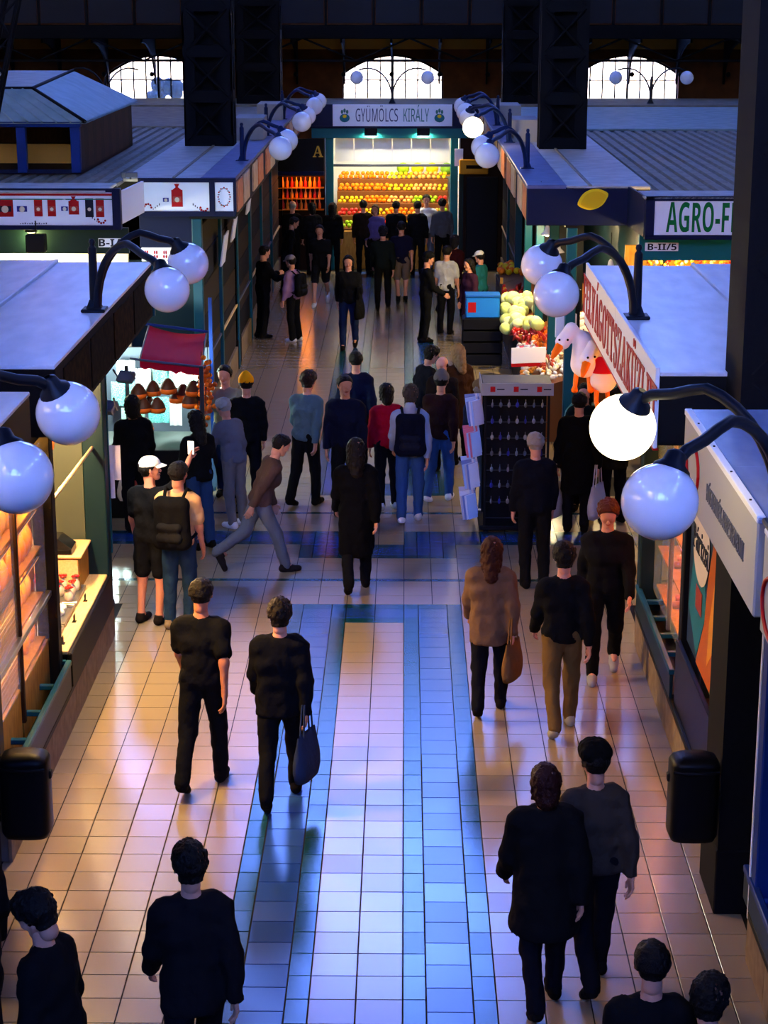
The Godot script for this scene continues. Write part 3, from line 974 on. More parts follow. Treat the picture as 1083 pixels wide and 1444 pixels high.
	for i in 3:
		b = MB.new()
		b.box(Vector3(-0.004, 0, -0.03), Vector3(0.004, 0.07, 0.03), 0.002)
		b.box(Vector3(-0.02, 0, -0.03), Vector3(0.02, 0.005, 0.03), 0.002)
		single("price_tag", b.mesh(), M.black, "small black price holder on the pale counter edge", "price tag", Vector3(kx(-1, 0.1), 0.735, -16.15 - i * 0.62), Vector3.ZERO, "price holders on the pastry counter")
	# warm strips along the shelves, and lamps inside
	for y in [1.30, 1.71, 2.13, 2.6]:
		shelf_strip(Vector3(kx(-1, 0.175), y, -14.55), Vector3(-0.8, -1.0, 0), 2.1, Color(1.0, 0.70, 0.30), 2.2, "thin amber strip lamp at the window, %s" % {1.30: "under the second shelf", 1.71: "under the third shelf", 2.13: "under the top shelf", 2.6: "above the top shelf"}[y])
	for z in [-14.0, -15.2]:
		lamp_disc(Vector3(kx(-1, 0.34), 2.66, z), Color(1.0, 0.70, 0.30), 3.0, "round amber lamp under the ceiling behind the amber window")
	lamp_disc(Vector3(kx(-1, 0.45), 2.66, -16.6), Color(1.0, 0.78, 0.50), 15.0, "round warm lamp over the pastry counter")
	lamp_disc(Vector3(kx(-1, 0.45), 2.66, -17.4), Color(1.0, 0.82, 0.58), 5.0, "round warm lamp over the pastry counter by the cupboard")
	# flood lamp under the fascia that lights the floor of the aisle
	flood(Vector3(FL - 0.25, SILL - 0.1, -17.2), Vector3(0.55, -1, 0.1), Color(1.0, 0.86, 0.60), 24.0, "small grey flood lamp under the dark brown fascia")
	flood(Vector3(FL - 0.25, SILL - 0.1, -14.2), Vector3(0.6, -1, 0.2), Color(1.0, 0.80, 0.50), 24.0, "small grey flood lamp under the dark fascia above the amber window")

	# ---- left nearest kiosk, mostly out of the picture
	k = kiosk_shell("closed_kiosk", "closed dark kiosk with plain roof next to the paprika shop", -1.0, -6.0, -12.25, 3.6, M.black, M.tin)
	for i in 5:
		kbox(k, "shutter_panel", M.teal_dark, -1, 0.1, 0.14, 0.4, 2.7, -6.1 - i * 1.2, -7.25 - i * 1.2, 0.01)
	ledge(k, -1, -6.2, -12.1, M.teal_paint)

	# ---- right: the butcher
	k = kiosk_shell("butcher_kiosk", "kiosk under the white sign with dark red lettering, painted poster in its window", 1.0, -13.0, -18.3, 3.6, M.black, M.tin)
	var sg := bp(k, "sign_board", M.sign_white, Vector3(FR - 0.03, SILL - 0.02, -18.3), Vector3(FR + 0.0, ROOF + 0.03, -15.62), 0.004, "white board with dark red lettering")
	var s2 := bp(k, "sign_board", M.sign_white, Vector3(FR - 0.03, SILL - 0.02, -15.6), Vector3(FR + 0.0, ROOF + 0.03, -13.0), 0.004, "white board with dark red lettering")
	lettering(sg, "FELVÁGOTT", font_serif, 0.37, M.red, Vector3(-0.019, -0.02, -0.1), Vector3(0, -PI / 2, 0), 0.86)
	lettering(s2, "SZAKÜZLET", font_serif, 0.37, M.red, Vector3(-0.019, -0.02, 0.04), Vector3(0, -PI / 2, 0), 0.88)
	bp(k, "sign_edge", M.red, Vector3(FR - 0.031, SILL - 0.035, -18.3), Vector3(FR + 0.01, SILL - 0.02, -13.0), 0.003)
	kbox(k, "post", M.teal_dark, 1, 0.0, 0.22, 0.34, SILL, -18.06, -18.28, 0.012)
	kbox(k, "post", M.black, 1, 0.06, 0.24, 0.4, 2.75, -15.62, -15.78, 0.01)
	kbox(k, "post", M.black, 1, 0.0, 0.26, 0.34, 2.9, -13.02, -13.42, 0.01)
	for q in [[-15.78, -16.9], [-16.95, -18.06]]:
		kbox(k, "pane", M.glass, 1, 0.14, 0.148, 0.66, 2.7, q[0], q[1], 0.0)
	kbox(k, "mullion", M.steel, 1, 0.12, 0.16, 0.62, 2.72, -16.9, -16.95, 0.005)
	kbox(k, "window_pane", M.glass, 1, 0.14, 0.148, 0.5, 2.7, -13.42, -15.62, 0.0)
	ledge(k, 1, -15.7, -18.2, M.teal_paint)
	kbox(k, "low_panel", M.navy_dark, 1, 0.02, 0.06, 0.40, 0.98, -13.4, -15.62, 0.006)
	kbox(k, "inner_back", M.wood, 1, 1.5, 1.54, 0.34, 2.7, -13.1, -18.2, 0.0)
	kbox(k, "partition", M.black, 1, 0.26, 1.5, 0.42, 2.7, -15.66, -15.7, 0.0)
	kbox(k, "inner_floor", M.wood_dark, 1, 0.2, 1.5, 0.34, 0.42, -13.1, -18.2, 0.0)
	kbox(k, "ceiling_panel", M.brown, 1, 0.26, 1.5, 2.7, 2.74, -13.1, -18.2, 0.0)
	poster(k)
	for y in [0.72, 1.12, 1.55]:
		kbox(k, "shelf", M.wood, 1, 0.17, 0.6, y - 0.02, y, -15.8, -18.05, 0.003)
	kbox(k, "shelf_back", M.wood, 1, 0.6, 0.63, 0.5, 2.7, -15.8, -18.05, 0.0)
	for i in 9:
		for y in [0.72, 1.12]:
			b = MB.new()
			b.tube([Vector3(0, 0.035, -0.1), Vector3(0, 0.045, 0), Vector3(0, 0.035, 0.1)], [0.034, 0.042, 0.034], 10)
			single("salami", b.mesh(), [M.sausage, M.meat][i % 2], "short fat salami lying on the %s wooden shelf of the butcher" % ("lower" if y < 1 else "upper"), "salami", Vector3(kx(1, 0.32 + (i % 3) * 0.06), y, -16.0 - i * 0.21), Vector3(0, PI / 2, 0), "salami on the %s butcher shelf" % ("lower" if y < 1 else "upper"))
	var jar := MB.new()
	jar.lathe([[0.0, 0.17], [0.05, 0.17], [0.055, 0.15], [0.075, 0.13], [0.08, 0.02], [0.07, 0.0], [0.0, 0.0]], 14)
	for i in 6:
		single("pickle_jar", jar.mesh(), [M.amber, M.meat, M.gold][i % 3], "squat amber jar on the top shelf of the butcher window", "jar", Vector3(kx(1, 0.3), 1.55, -15.95 - i * 0.36), Vector3.ZERO, "jars on the top butcher shelf")
	for y in [1.08, 1.5, 2.3]:
		shelf_strip(Vector3(kx(1, 0.19), y, -16.95), Vector3(0.8, -1.0, 0), 2.0, Color(1.0, 0.56, 0.18), 1.8, "thin orange strip lamp in the butcher window, %s" % {1.08: "lowest", 1.5: "middle", 2.3: "highest"}[y])
	for z in [-16.3, -17.5]:
		lamp_disc(Vector3(kx(1, 0.38), 2.68, z), Color(1.0, 0.58, 0.20), 1.6, "round orange lamp inside the butcher window by the %s" % ("poster" if z > -17 else "corner post"))
	lamp_disc(Vector3(kx(1, 0.75), 2.68, -13.8), Color(1.0, 0.62, 0.22), 1.2, "round amber lamp behind the painted poster")

	# ---- right nearest kiosks with white sign boxes
	k = kiosk_shell("office_kiosk", "kiosk with white sign box, dark small lettering and blue roof", 1.0, -9.2, -11.75, 3.6, M.sign_dull, M.roof_blue)
	var lb := lettering(k, "HÚSTERMÉK-KERESKEDELMI", font_thin, 0.10, M.letter_soft, Vector3(FR - 0.004, SILL + 0.25, -10.15), Vector3(0, -PI / 2, 0), 0.72)
	lb.name = "lettering"
	b = MB.new()
	var rim := []
	for i in 19:
		var a := TAU * i / 18.0
		rim.append(Vector3(0, sin(a) * 0.15, cos(a) * 0.24))
	b.tube(rim, 0.012, 6)
	part(k, "emblem_ring", b.mesh(), M.red, Vector3(FR - 0.006, SILL + 0.26, -11.33), Vector3.ZERO, "thin red oval emblem")
	kbox(k, "screw_rail", M.white, 1, -0.575, -0.53, ROOF - 0.03, ROOF + 0.01, -9.2, -11.75, 0.004)
	for i in 4:
		kbox(k, "screw", M.black, 1, -0.56, -0.548, ROOF + 0.01, ROOF + 0.016, -9.5 - i * 0.6, -9.512 - i * 0.6, 0.0)
	kbox(k, "wall_panel", M.black, 1, 0.1, 0.14, 0.4, 2.75, -9.2, -11.75, 0.0)
	kbox(k, "post", M.navy_bright, 1, 0.0, 0.12, 0.34, 2.8, -11.55, -11.72, 0.01)
	kbox(k, "post_edge", M.white, 1, -0.012, 0.0, 0.34, 2.8, -11.70, -11.72, 0.002)
	ledge(k, 1, -9.3, -11.9, M.navy_bright, 0.6)
	k = kiosk_shell("sign_kiosk", "kiosk with white sign box bearing a red oval emblem", 1.0, -5.0, -9.0, 3.6, M.sign_dull, M.tin)
	part(k, "emblem_ring", b.mesh(), M.red, Vector3(FR - 0.006, SILL + 0.2, -8.7), Vector3.ZERO, "thin red oval emblem")
	kbox(k, "wall_panel", M.navy_bright, 1, 0.1, 0.14, 0.4, 2.75, -5.0, -9.0, 0.0)
	ledge(k, 1, -5.2, -9.0, M.navy_bright, 0.6)

# a stuffed pouch, pinched at the top, standing on its base
func pouch(b: MB, s: Vector3) -> void:
	var rows := []
	for j in 7:
		var f := j / 6.0
		var y := s.y * (0.5 - f)
		var w: float = [0.32, 0.62, 0.86, 1.0, 1.0, 0.92, 0.5][j]
		var d: float = [0.12, 0.5, 0.85, 1.0, 1.0, 0.92, 0.5][j]
		var r := PackedVector3Array()
		for i in 10:
			var a := TAU * i / 10.0
			var q := 1.0 + 0.08 * sin(a * 5.0 + j)
			r.append(Vector3(cos(a) * s.x * 0.5 * w * q, y, sin(a) * s.z * 0.5 * d * q))
		rows.append(r)
	var base := PackedVector3Array()
	for i in 10: base.append(Vector3(0, -s.y * 0.5, 0))
	rows.append(base)
	b.skin(rows)

func lamp_disc(at: Vector3, color: Color, energy: float, label: String) -> void:
	var l := thing("ceiling_lamp", label, "lamp", at, 0.0, "lamps inside the kiosks")
	var b := MB.new()
	b.lathe([[0.0, 0.02], [0.075, 0.02], [0.085, -0.01], [0.06, -0.012]], 14)
	part(l, "housing", b.mesh(), M.black)
	b = MB.new()
	b.lathe([[0.0, -0.006], [0.062, -0.008], [0.05, -0.026], [0.0, -0.03]], 14)
	part(l, "lamp_lens", b.mesh(), glow(color, 4.0))
	omni(at + Vector3(0, -0.09, 0), color, energy, 0.05)

func flood(at: Vector3, dir: Vector3, color: Color, energy: float, label: String) -> void:
	var d := dir.normalized()
	var l := thing("flood_lamp", label, "lamp", at)
	var f := Node3D.new()
	var bs := Basis.looking_at(d, Vector3.UP)
	f.free()
	var b := MB.new()
	b.box(Vector3(-0.11, -0.08, -0.03), Vector3(0.11, 0.08, 0.04), 0.012, Transform3D(bs, Vector3.ZERO))
	b.box(Vector3(-0.13, -0.012, -0.02), Vector3(-0.115, 0.012, 0.15), 0.003, Transform3D(bs, Vector3.ZERO))
	b.box(Vector3(0.115, -0.012, -0.02), Vector3(0.13, 0.012, 0.15), 0.003, Transform3D(bs, Vector3.ZERO))
	part(l, "housing", b.mesh(), M.grey)
	b = MB.new()
	b.box(Vector3(-0.09, -0.06, -0.036), Vector3(0.09, 0.06, -0.031), 0.002, Transform3D(bs, Vector3.ZERO))
	part(l, "lamp_glass", b.mesh(), glow(color, 4.0))
	var s := SpotLight3D.new()
	s.name = "flood_light"
	add_child(s, true)
	s.look_at_from_position(at + d * 0.06, at + d, Vector3.UP)
	s.light_color = color
	s.light_energy = energy
	s.light_size = 0.08
	s.spot_angle = 58.0
	s.spot_angle_attenuation = 1.0
	s.spot_range = 60.0
	s.spot_attenuation = 2.0
	s.shadow_enabled = true

# painted poster in the butcher's window: cream oval with lettering over an orange and green picture
func poster(k: Node) -> void:
	var x := kx(1, 0.10)
	var o := kbox(k, "poster", M.poster_blue, 1, 0.10, 0.125, 1.0, 2.5, -13.45, -15.55, 0.004, "painted poster of yellow peppers with a cream oval")
	var tr := func(b: MB, pts: PackedVector2Array, lift: float) -> void:
		b.slab(pts, 0.004, Transform3D(Basis(Vector3(0, 0, 1), Vector3.UP, Vector3(-1, 0, 0)), Vector3(-0.0125 - lift, 0, 0)))
	var oval := PackedVector2Array()
	for i in 24:
		var a := TAU * i / 24.0
		oval.append(Vector2(-0.45 + cos(a) * 0.42, 0.30 + sin(a) * 0.36))
	var items := [
		[PackedVector2Array([Vector2(-1.0, -0.4), Vector2(-0.5, -0.7), Vector2(-0.1, -0.2), Vector2(-0.35, 0.35), Vector2(-0.8, 0.2)]), M.teal_art, 0.0],
		[PackedVector2Array([Vector2(-0.5, -0.75), Vector2(0.25, -0.75), Vector2(0.55, -0.2), Vector2(0.62, 0.3), Vector2(0.5, 0.42), Vector2(0.36, 0.3), Vector2(0.3, 0.5), Vector2(0.18, 0.56), Vector2(0.1, 0.4), Vector2(-0.05, 0.1), Vector2(-0.15, -0.3)]), M.orange_art, 0.002],
		[PackedVector2Array([Vector2(0.05, -0.6), Vector2(0.3, -0.4), Vector2(0.42, 0.1), Vector2(0.36, 0.34), Vector2(0.24, 0.1), Vector2(0.1, -0.2)]), M.yellow_art, 0.004],
		[PackedVector2Array([Vector2(0.25, -0.75), Vector2(0.75, -0.75), Vector2(0.72, -0.3), Vector2(0.55, -0.4)]), M.green_art, 0.004],
		[oval, M.cream, 0.006],
		[PackedVector2Array([Vector2(-0.62, -0.3), Vector2(-0.3, -0.3), Vector2(-0.3, -0.1), Vector2(-0.62, -0.1)]), M.meat, 0.006],
		[PackedVector2Array([Vector2(-0.02, 0.5), Vector2(0.06, 0.5), Vector2(0.1, 0.72), Vector2(0.03, 0.72)]), M.red, 0.006]]
	for it in items:
		var b := MB.new()
		tr.call(b, it[0], it[2])
		part(o, "printed_shape", b.mesh(), it[1])
	lettering(o, "Párizsi", font_serif, 0.2, M.ink, Vector3(-0.025, 0.27, -0.45), Vector3(0, -PI / 2, 0), 0.85)

# ---------------------------------------------------------------- litter bins on the near columns
func bins() -> void:
	for s in [-1.0, 1.0]:
		var at := Vector3(-2.68 if s < 0 else 2.05, 0.60, -12.42)
		var o := thing("litter_bin", "black rounded litter bin hung on the near iron column %s" % ("beside the paprika shop" if s < 0 else "beside the poster window"), "litter bin", at)
		var b := MB.new()
		var rows := []
		for p in [[0.0, 0.64], [0.10, 0.64], [0.155, 0.615], [0.175, 0.58], [0.175, 0.06], [0.155, 0.015], [0.12, 0.0], [0.0, 0.0]]:
			var r := PackedVector3Array()
			for i in 24:
				var a := TAU * i / 24.0
				var c := pow(absf(cos(a)), 0.5) * signf(cos(a))
				var e := pow(absf(sin(a)), 0.5) * signf(sin(a))
				r.append(Vector3(c * maxf(p[0], 0.0001), p[1], e * maxf(p[0], 0.0001) * 0.8))
			rows.append(r)
		b.skin(rows)
		part(o, "body", b.mesh(), M.bin_black)
		bp(o, "latch", M.black, Vector3(-s * 0.17 - 0.02, 0.44, -0.03), Vector3(-s * 0.17 + 0.02, 0.5, 0.03), 0.008)
		b = MB.new()
		b.tube([Vector3(-0.16, 0.55, 0.12), Vector3(0, 0.555, 0.165), Vector3(0.16, 0.55, 0.12)], 0.012, 6)
		part(o, "lid_lip", b.mesh(), M.black)
		bp(o, "bracket", M.black, Vector3(minf(s * 0.16, s * 0.195), 0.25, -0.06), Vector3(maxf(s * 0.16, s * 0.195), 0.35, 0.06), 0.006)

func shelf_strip(at: Vector3, towards: Vector3, length: float, color: Color, energy: float, label: String) -> void:
	var l := thing("strip_lamp", label, "lamp", at, 0.0, "strip lamps in the shop windows")
	bp(l, "rail", M.steel, Vector3(-0.008, 0.004, -length * 0.5), Vector3(0.008, 0.012, length * 0.5), 0.002)
	bp(l, "lamp_strip", glow(color, 3.0), Vector3(-0.006, 0.0, -length * 0.5), Vector3(0.006, 0.004, length * 0.5), 0.0)
	var a := AreaLight3D.new()
	a.name = "strip_light"
	add_child(a, true)
	var d := towards.normalized()
	a.transform = Transform3D(Basis(Vector3.BACK, (-d).cross(Vector3.BACK), -d), at + d * 0.015)
	a.area_size = Vector2(length, 0.02)
	a.light_color = color
	a.light_energy = energy
	a.area_range = 60.0
	a.shadow_enabled = true

# ---------------------------------------------------------------- kiosk blocks behind the side aisle
func corrugated(x0: float, x1: float, z0: float, z1: float, y: float, pitch := 0.2, amp := 0.035) -> Mesh:
	var b := MB.new()
	var x := x0
	while x < x1 - 0.01:
		var p := [Vector2(x, y), Vector2(x + pitch * 0.3, y), Vector2(x + pitch * 0.4, y + amp), Vector2(x + pitch * 0.9, y + amp), Vector2(x + pitch, y)]
		for i in 4:
			b.quad(Vector3(p[i].x, p[i].y, z0), Vector3(p[i + 1].x, p[i + 1].y, z0), Vector3(p[i + 1].x, p[i + 1].y, z1), Vector3(p[i].x, p[i].y, z1), Vector3.UP)
		x += pitch
	return b.mesh()

func spray(parent: Node, at: Vector3, s: float) -> void:      # printed flower corner
	var b := MB.new()
	for i in 5:
		var a := i * 0.7
		b.ball(at + Vector3(cos(a) * 0.05 * s, sin(a) * 0.05 * s, 0), Vector3(0.016, 0.016, 0.003), 6, 4)
	part(parent, "printed_flower", b.mesh(), M.red)
	b = MB.new()
	for i in 4:
		b.box(at + Vector3(s * (0.07 + i * 0.03), -0.03 + i * 0.02, -0.002), at + Vector3(s * (0.07 + i * 0.03) + 0.012, -0.015 + i * 0.025, 0.002))
	part(parent, "printed_leaf", b.mesh(), M.ink)

func printed_bag(parent: Node, m: Material, band: Material, x: float, y: float, z: float, w: float, h: float, knot: bool) -> void:
	var o := bp(parent, "printed_bag", m, Vector3(x - w * 0.5, y - h * 0.5, z), Vector3(x + w * 0.5, y + h * 0.5, z + 0.004), 0.0)
	bp(o, "printed_band", band, Vector3(-w * 0.38, -h * 0.22, 0.002), Vector3(w * 0.38, h * 0.1, 0.005), 0.0)
	var b := MB.new()
	b.ball(Vector3(0, -h * 0.08, 0.005), Vector3(w * 0.22, w * 0.22, 0.002), 10, 6)
	part(o, "printed_badge", b.mesh(), M.cream)
	if knot:
		b = MB.new()
		b.slab(PackedVector2Array([Vector2(-w * 0.4, h * 0.5), Vector2(-w * 0.1, h * 0.66), Vector2(-w * 0.25, h * 0.85), Vector2(w * 0.25, h * 0.85), Vector2(w * 0.1, h * 0.66), Vector2(w * 0.4, h * 0.5)]), 0.004)
		part(o, "printed_knot", b.mesh(), m)

func far_kiosks() -> void:
	# ================= left block
	var k := thing("souvenir_kiosk_block", "long navy kiosk block with white paprika picture signs and grey corrugated roof", "kiosk")
	var zA := -25.5
	var zB := -27.1
	var xb := -3.87
	# sign boards with navy frames
	var sa := bp(k, "sign_board", M.sign_white, Vector3(-8.0, SILL + 0.06, zA - 0.06), Vector3(xb - 0.05, ROOF - 0.03, zA), 0.004, "white board printed with paprika packets")
	for q in [[-8.0, xb, SILL, SILL + 0.06], [-8.0, xb, ROOF - 0.03, ROOF + 0.02]]:
		bp(k, "sign_frame", M.navy, Vector3(q[0], q[2], zA - 0.06), Vector3(q[1], q[3], zA + 0.015), 0.004)
	bp(k, "red_stripe", M.red, Vector3(-8.0, ROOF - 0.075, zA), Vector3(xb - 0.05, ROOF - 0.045, zA + 0.006), 0.0)
	bp(k, "green_stripe", M.green_stripe, Vector3(-8.0, ROOF - 0.13, zA), Vector3(xb - 0.05, ROOF - 0.115, zA + 0.006), 0.0)
	var oy := (SILL + 0.06 + ROOF - 0.03) * 0.5
	var ox := (-8.0 + xb - 0.05) * 0.5
	for q in [[7, M.red, M.ink, 0.22, 0.24, false], [31, M.sign_white, M.violet, 0.18, 0.24, false], [54, M.red, M.meat, 0.11, 0.23, false], [73, M.red, M.meat, 0.11, 0.23, false], [91, M.sign_white, M.violet, 0.12, 0.18, true], [104, M.red, M.meat, 0.14, 0.18, true], [126, M.ink, M.ink, 0.11, 0.25, false], [141, M.red, M.meat, 0.11, 0.25, false]]:
		var p := atz(q[0], 293, zA)
		printed_bag(sa, q[1], q[2], p.x - ox, p.y - oy, 0.03, q[3], q[4], q[5])
	spray(sa, Vector3(xb - 0.2 - ox, -0.14, 0.032), -1.0)
	for q in 12:                                             # a line of print too small to read
		var lx: float = atz(28 + q * 3.3, 313, zA).x - ox
		bp(sa, "small_print", M.grey, Vector3(lx, -0.205, 0.03), Vector3(lx + 0.018, -0.195 + 0.006 * (q % 3), 0.032), 0.0)
	# the slanting return and the two corner boards
	var b := MB.new()
	b.slab(PackedVector2Array([Vector2(0, 0), Vector2(1.5, 0), Vector2(1.5, 0.44), Vector2(0, 0.44)]), 0.03, Transform3D(Basis(Vector3(0.075, 0, -0.997), Vector3.UP, Vector3(0.997, 0, 0.075)), Vector3(xb + 0.02, SILL + 0.06, zA - 0.1)))
	part(k, "sign_return", b.mesh(), M.sign_white)
	bp(k, "corner_post", M.navy, Vector3(xb - 0.05, SILL, zA - 0.12), Vector3(xb + 0.06, ROOF + 0.02, zA + 0.02), 0.006)
	for q in [[-3.74, -2.78], [-2.70, -2.44]]:
		var s := bp(k, "sign_board", M.sign_white, Vector3(q[0], SILL + 0.07, zB - 0.05), Vector3(q[1], ROOF - 0.05, zB), 0.004, "white board printed with a paprika sack" if q[0] < -3 else "small white board printed with a flower wreath")
		if q[0] < -3:
			printed_bag(s, M.red, M.meat, 0.02, -0.02, 0.026, 0.16, 0.24, true)
			printed_bag(s, M.sign_white, M.violet, -0.14, -0.03, 0.026, 0.11, 0.18, true)
			spray(s, Vector3(-0.4, -0.15, 0.027), 1.0)
			spray(s, Vector3(0.4, -0.15, 0.027), -1.0)
		else:
			b = MB.new()
			for i in 12:
				var a := TAU * i / 12.0
				b.ball(Vector3(cos(a) * 0.085, sin(a) * 0.13, 0.026), Vector3(0.012, 0.012, 0.003), 6, 4)
			part(s, "printed_wreath", b.mesh(), M.red)
			b = MB.new()
			for i in 12:
				var a := TAU * (i + 0.5) / 12.0
				b.ball(Vector3(cos(a) * 0.08, sin(a) * 0.12, 0.026), Vector3(0.016, 0.007, 0.003), 6, 4)
			part(s, "printed_leaf", b.mesh(), M.ink)
	for q in [[-3.79, -3.74], [-2.78, -2.70], [-2.44, -2.40]]:
		bp(k, "sign_frame", M.navy, Vector3(q[0], SILL, zB - 0.06), Vector3(q[1], ROOF + 0.01, zB + 0.02), 0.004)
	for q in [[SILL, SILL + 0.07], [ROOF - 0.05, ROOF + 0.01]]:
		bp(k, "sign_frame", M.navy, Vector3(-3.79, q[0], zB - 0.06), Vector3(-2.40, q[1], zB + 0.018), 0.004)
	# walls below the signs
	bp(k, "header", M.header_green, Vector3(-8.0, 2.98, zA - 0.3), Vector3(xb + 0.12, SILL, zA - 0.22), 0.004)
	var pl := bp(k, "number_plate", M.sign_white, Vector3(-4.16, 3.07, zA - 0.22), Vector3(-3.78, 3.19, zA - 0.205), 0.003)
	lettering(pl, "B-I/4", font_sans, 0.10, M.ink, Vector3(0, 0, 0.01), Vector3.ZERO, 1.25)
	bp(k, "inner_wall", M.cream, Vector3(-8.0, 0.3, zA - 1.9), Vector3(-4.0, 2.98, zA - 1.82), 0.0)
	bp(k, "counter", M.wood_pale, Vector3(-8.0, 0.0, zA - 0.8), Vector3(-4.6, 1.0, zA - 0.25), 0.01)
	bp(k, "navy_wall", M.navy, Vector3(-3.82, 2.86, zB - 0.3), Vector3(-2.95, SILL, zB - 0.22), 0.004)
	var strip := bp(k, "ornament_strip", M.sign_white, Vector3(-3.8, 2.66, zB - 0.3), Vector3(-2.98, 2.86, zB - 0.2), 0.004)
	for i in 6:
		b = MB.new()
		for s in [-1.0, 1.0]:
			b.ball(Vector3(-0.34 + i * 0.135 + s * 0.015, 0.03, 0.052), Vector3(0.012, 0.03, 0.003), 6, 4)
			b.ball(Vector3(-0.34 + i * 0.135 + s * 0.018, -0.03, 0.052), Vector3(0.014, 0.025, 0.003), 6, 4)
		part(strip, "printed_figure", b.mesh(), M.red)
	bp(k, "striped_board", M.meat, Vector3(-3.75, 2.42, zB - 0.3), Vector3(-3.2, 2.64, zB - 0.25), 0.004)
	bp(k, "striped_board", M.cream, Vector3(-3.75, 2.34, zB - 0.3), Vector3(-3.2, 2.42, zB - 0.24), 0.004)
	bp(k, "back_wall", M.teal_dark, Vector3(-4.2, 0.0, zB - 0.42), Vector3(-2.98, 2.66, zB - 0.32), 0.0)
	block_side(k, -1.0, zB - 0.05, -44.6)
	# roof
	bp(k, "roof_border", M.tin_pale, Vector3(-11, ROOF - 0.04, zA - 1.0), Vector3(-4.0, ROOF, zA + 0.02), 0.01)
	bp(k, "roof_border", M.tin_pale, Vector3(-4.0, ROOF - 0.04, -37.0), Vector3(-2.9, ROOF + 0.01, zB), 0.01)
	bp(k, "roof_edge", M.roof_violet, Vector3(-2.9, ROOF - 0.04, -44.6), Vector3(-2.40, ROOF + 0.02, zB), 0.01)
	bp(k, "roof_seam", M.tin_old, Vector3(-3.3, ROOF, -37.0), Vector3(-3.26, ROOF + 0.03, zB), 0.004)
	for i in 4:
		part(k, "roof_sheet", corrugated(-11.0, -4.0, zA - 1.0 - i * 2.9, zA - 3.88 - i * 2.9, ROOF - 0.06), M.tin_old)
	bp(k, "roof_deck", M.black, Vector3(-11, SILL, -44.6), Vector3(-3.0, ROOF - 0.08, zB - 0.45), 0.0)
	bp(k, "roof_back", M.tin_old, Vector3(-11, ROOF - 0.05, -44.6), Vector3(-2.9, ROOF + 0.0, -38.1), 0.01)
	for q in [[-34.2, 0.40], [-39.6, 0.34]]:
		bp(k, "roof_box", M.white_dull, Vector3(-3.05, ROOF, q[0] - 1.1), Vector3(-2.52, ROOF + q[1], q[0]), 0.01)
	single("security_camera", camera_mesh(), M.grey, "small grey security camera on the white corner sign", "camera", Vector3(-3.88, ROOF + 0.06, zA - 1.5))
	# flat screen and its lamp below the packet sign
	var sp := atz(51, 343, zA + 0.1)
	var scr := thing("loudspeaker", "black box loudspeaker hanging below the packet sign", "loudspeaker", sp)
	bp(scr, "body", M.black, Vector3(-0.13, -0.12, -0.1), Vector3(0.13, 0.12, 0.08), 0.012)
	bp(scr, "hanger", M.black, Vector3(-0.008, 0.12, -0.02), Vector3(0.008, 0.3, 0.0), 0.002)
	lamp_disc(Vector3(-5.05, SILL - 0.03, zA - 0.12), Color(1.0, 0.95, 0.62), 1.0, "small greenish lamp under the packet sign")
	lamp_disc(Vector3(-5.5, 2.92, zA - 1.2), Color(1.0, 0.96, 0.80), 14.0, "round lamp over the cream wall under the packet sign")
	# glass counter corner in front of the cream wall
	var gc := thing("glass_case", "pale glass case standing below the loudspeaker", "display case", Vector3(-5.4, 0, -23.6))
	bp(gc, "base", M.white_dull, Vector3(-0.8, 0, -0.4), Vector3(0.5, 1.0, 0.4), 0.01)
	bp(gc, "glass_box", M.glass, Vector3(-0.8, 1.0, -0.4), Vector3(0.5, 2.52, 0.4), 0.0)
	bp(gc, "lid", M.tin_pale, Vector3(-0.82, 2.52, -0.42), Vector3(0.52, 2.56, 0.42), 0.006)

	# ================= hipped cabin on the roof
	var c := thing("roof_cabin", "small wooden cabin with pale green hipped roof and blue posts on the corrugated roof", "cabin", Vector3(0, ROOF, 0))
	var x1 := -4.74
	var x0 := -9.0
	var z0 := -28.0
	var z1 := -33.4
	var n := 14
	for i in n:
		bp(c, "side_plank", [M.cabin_wood, M.cabin_wood2][i % 2], Vector3(x1 - 0.04, 0, lerpf(z0, z1, (i + 1.0) / n) + 0.006), Vector3(x1, 0.72, lerpf(z0, z1, float(i) / n)), 0.004)
	bp(c, "floor_plate", M.brown, Vector3(x0, -0.02, z1), Vector3(x1, 0.03, z0), 0.0)
	bp(c, "back_wall", M.cabin_wood, Vector3(x0, 0, z1), Vector3(x1, 0.72, z1 + 0.05), 0.0)
	bp(c, "inner_wall", M.ochre, Vector3(x0, 0.0, z0 - 1.3), Vector3(x1 - 0.3, 0.32, z0 - 1.25), 0.0)
	for x in [x1 - 0.07, x1 - 0.86, x1 - 1.7, x1 - 2.55]:
		bp(c, "post", M.navy_bright, Vector3(x - 0.07, 0, z0 - 0.1), Vector3(x + 0.07, 0.74, z0 + 0.02), 0.008)
	bp(c, "eave_beam", M.navy_bright, Vector3(x0, 0.66, z0 - 0.08), Vector3(x1 + 0.02, 0.74, z0 + 0.06), 0.008)
	bp(c, "sill_beam", M.navy, Vector3(x0, -0.01, z0 - 0.06), Vector3(x1, 0.05, z0 + 0.01), 0.006)
	var e := 0.1
	var r := [Vector3(x0, 0.74, z0 + e), Vector3(x1 + e, 0.74, z0 + e), Vector3(x1 + e, 0.74, z1 - e), Vector3(x0, 0.74, z1 - e)]
	var u := [Vector3(x0, 1.16, z0 - 1.0), Vector3(x1 - 0.85, 1.16, z0 - 1.0), Vector3(x1 - 0.85, 1.28, z1 + 0.8), Vector3(x0, 1.28, z1 + 0.8)]
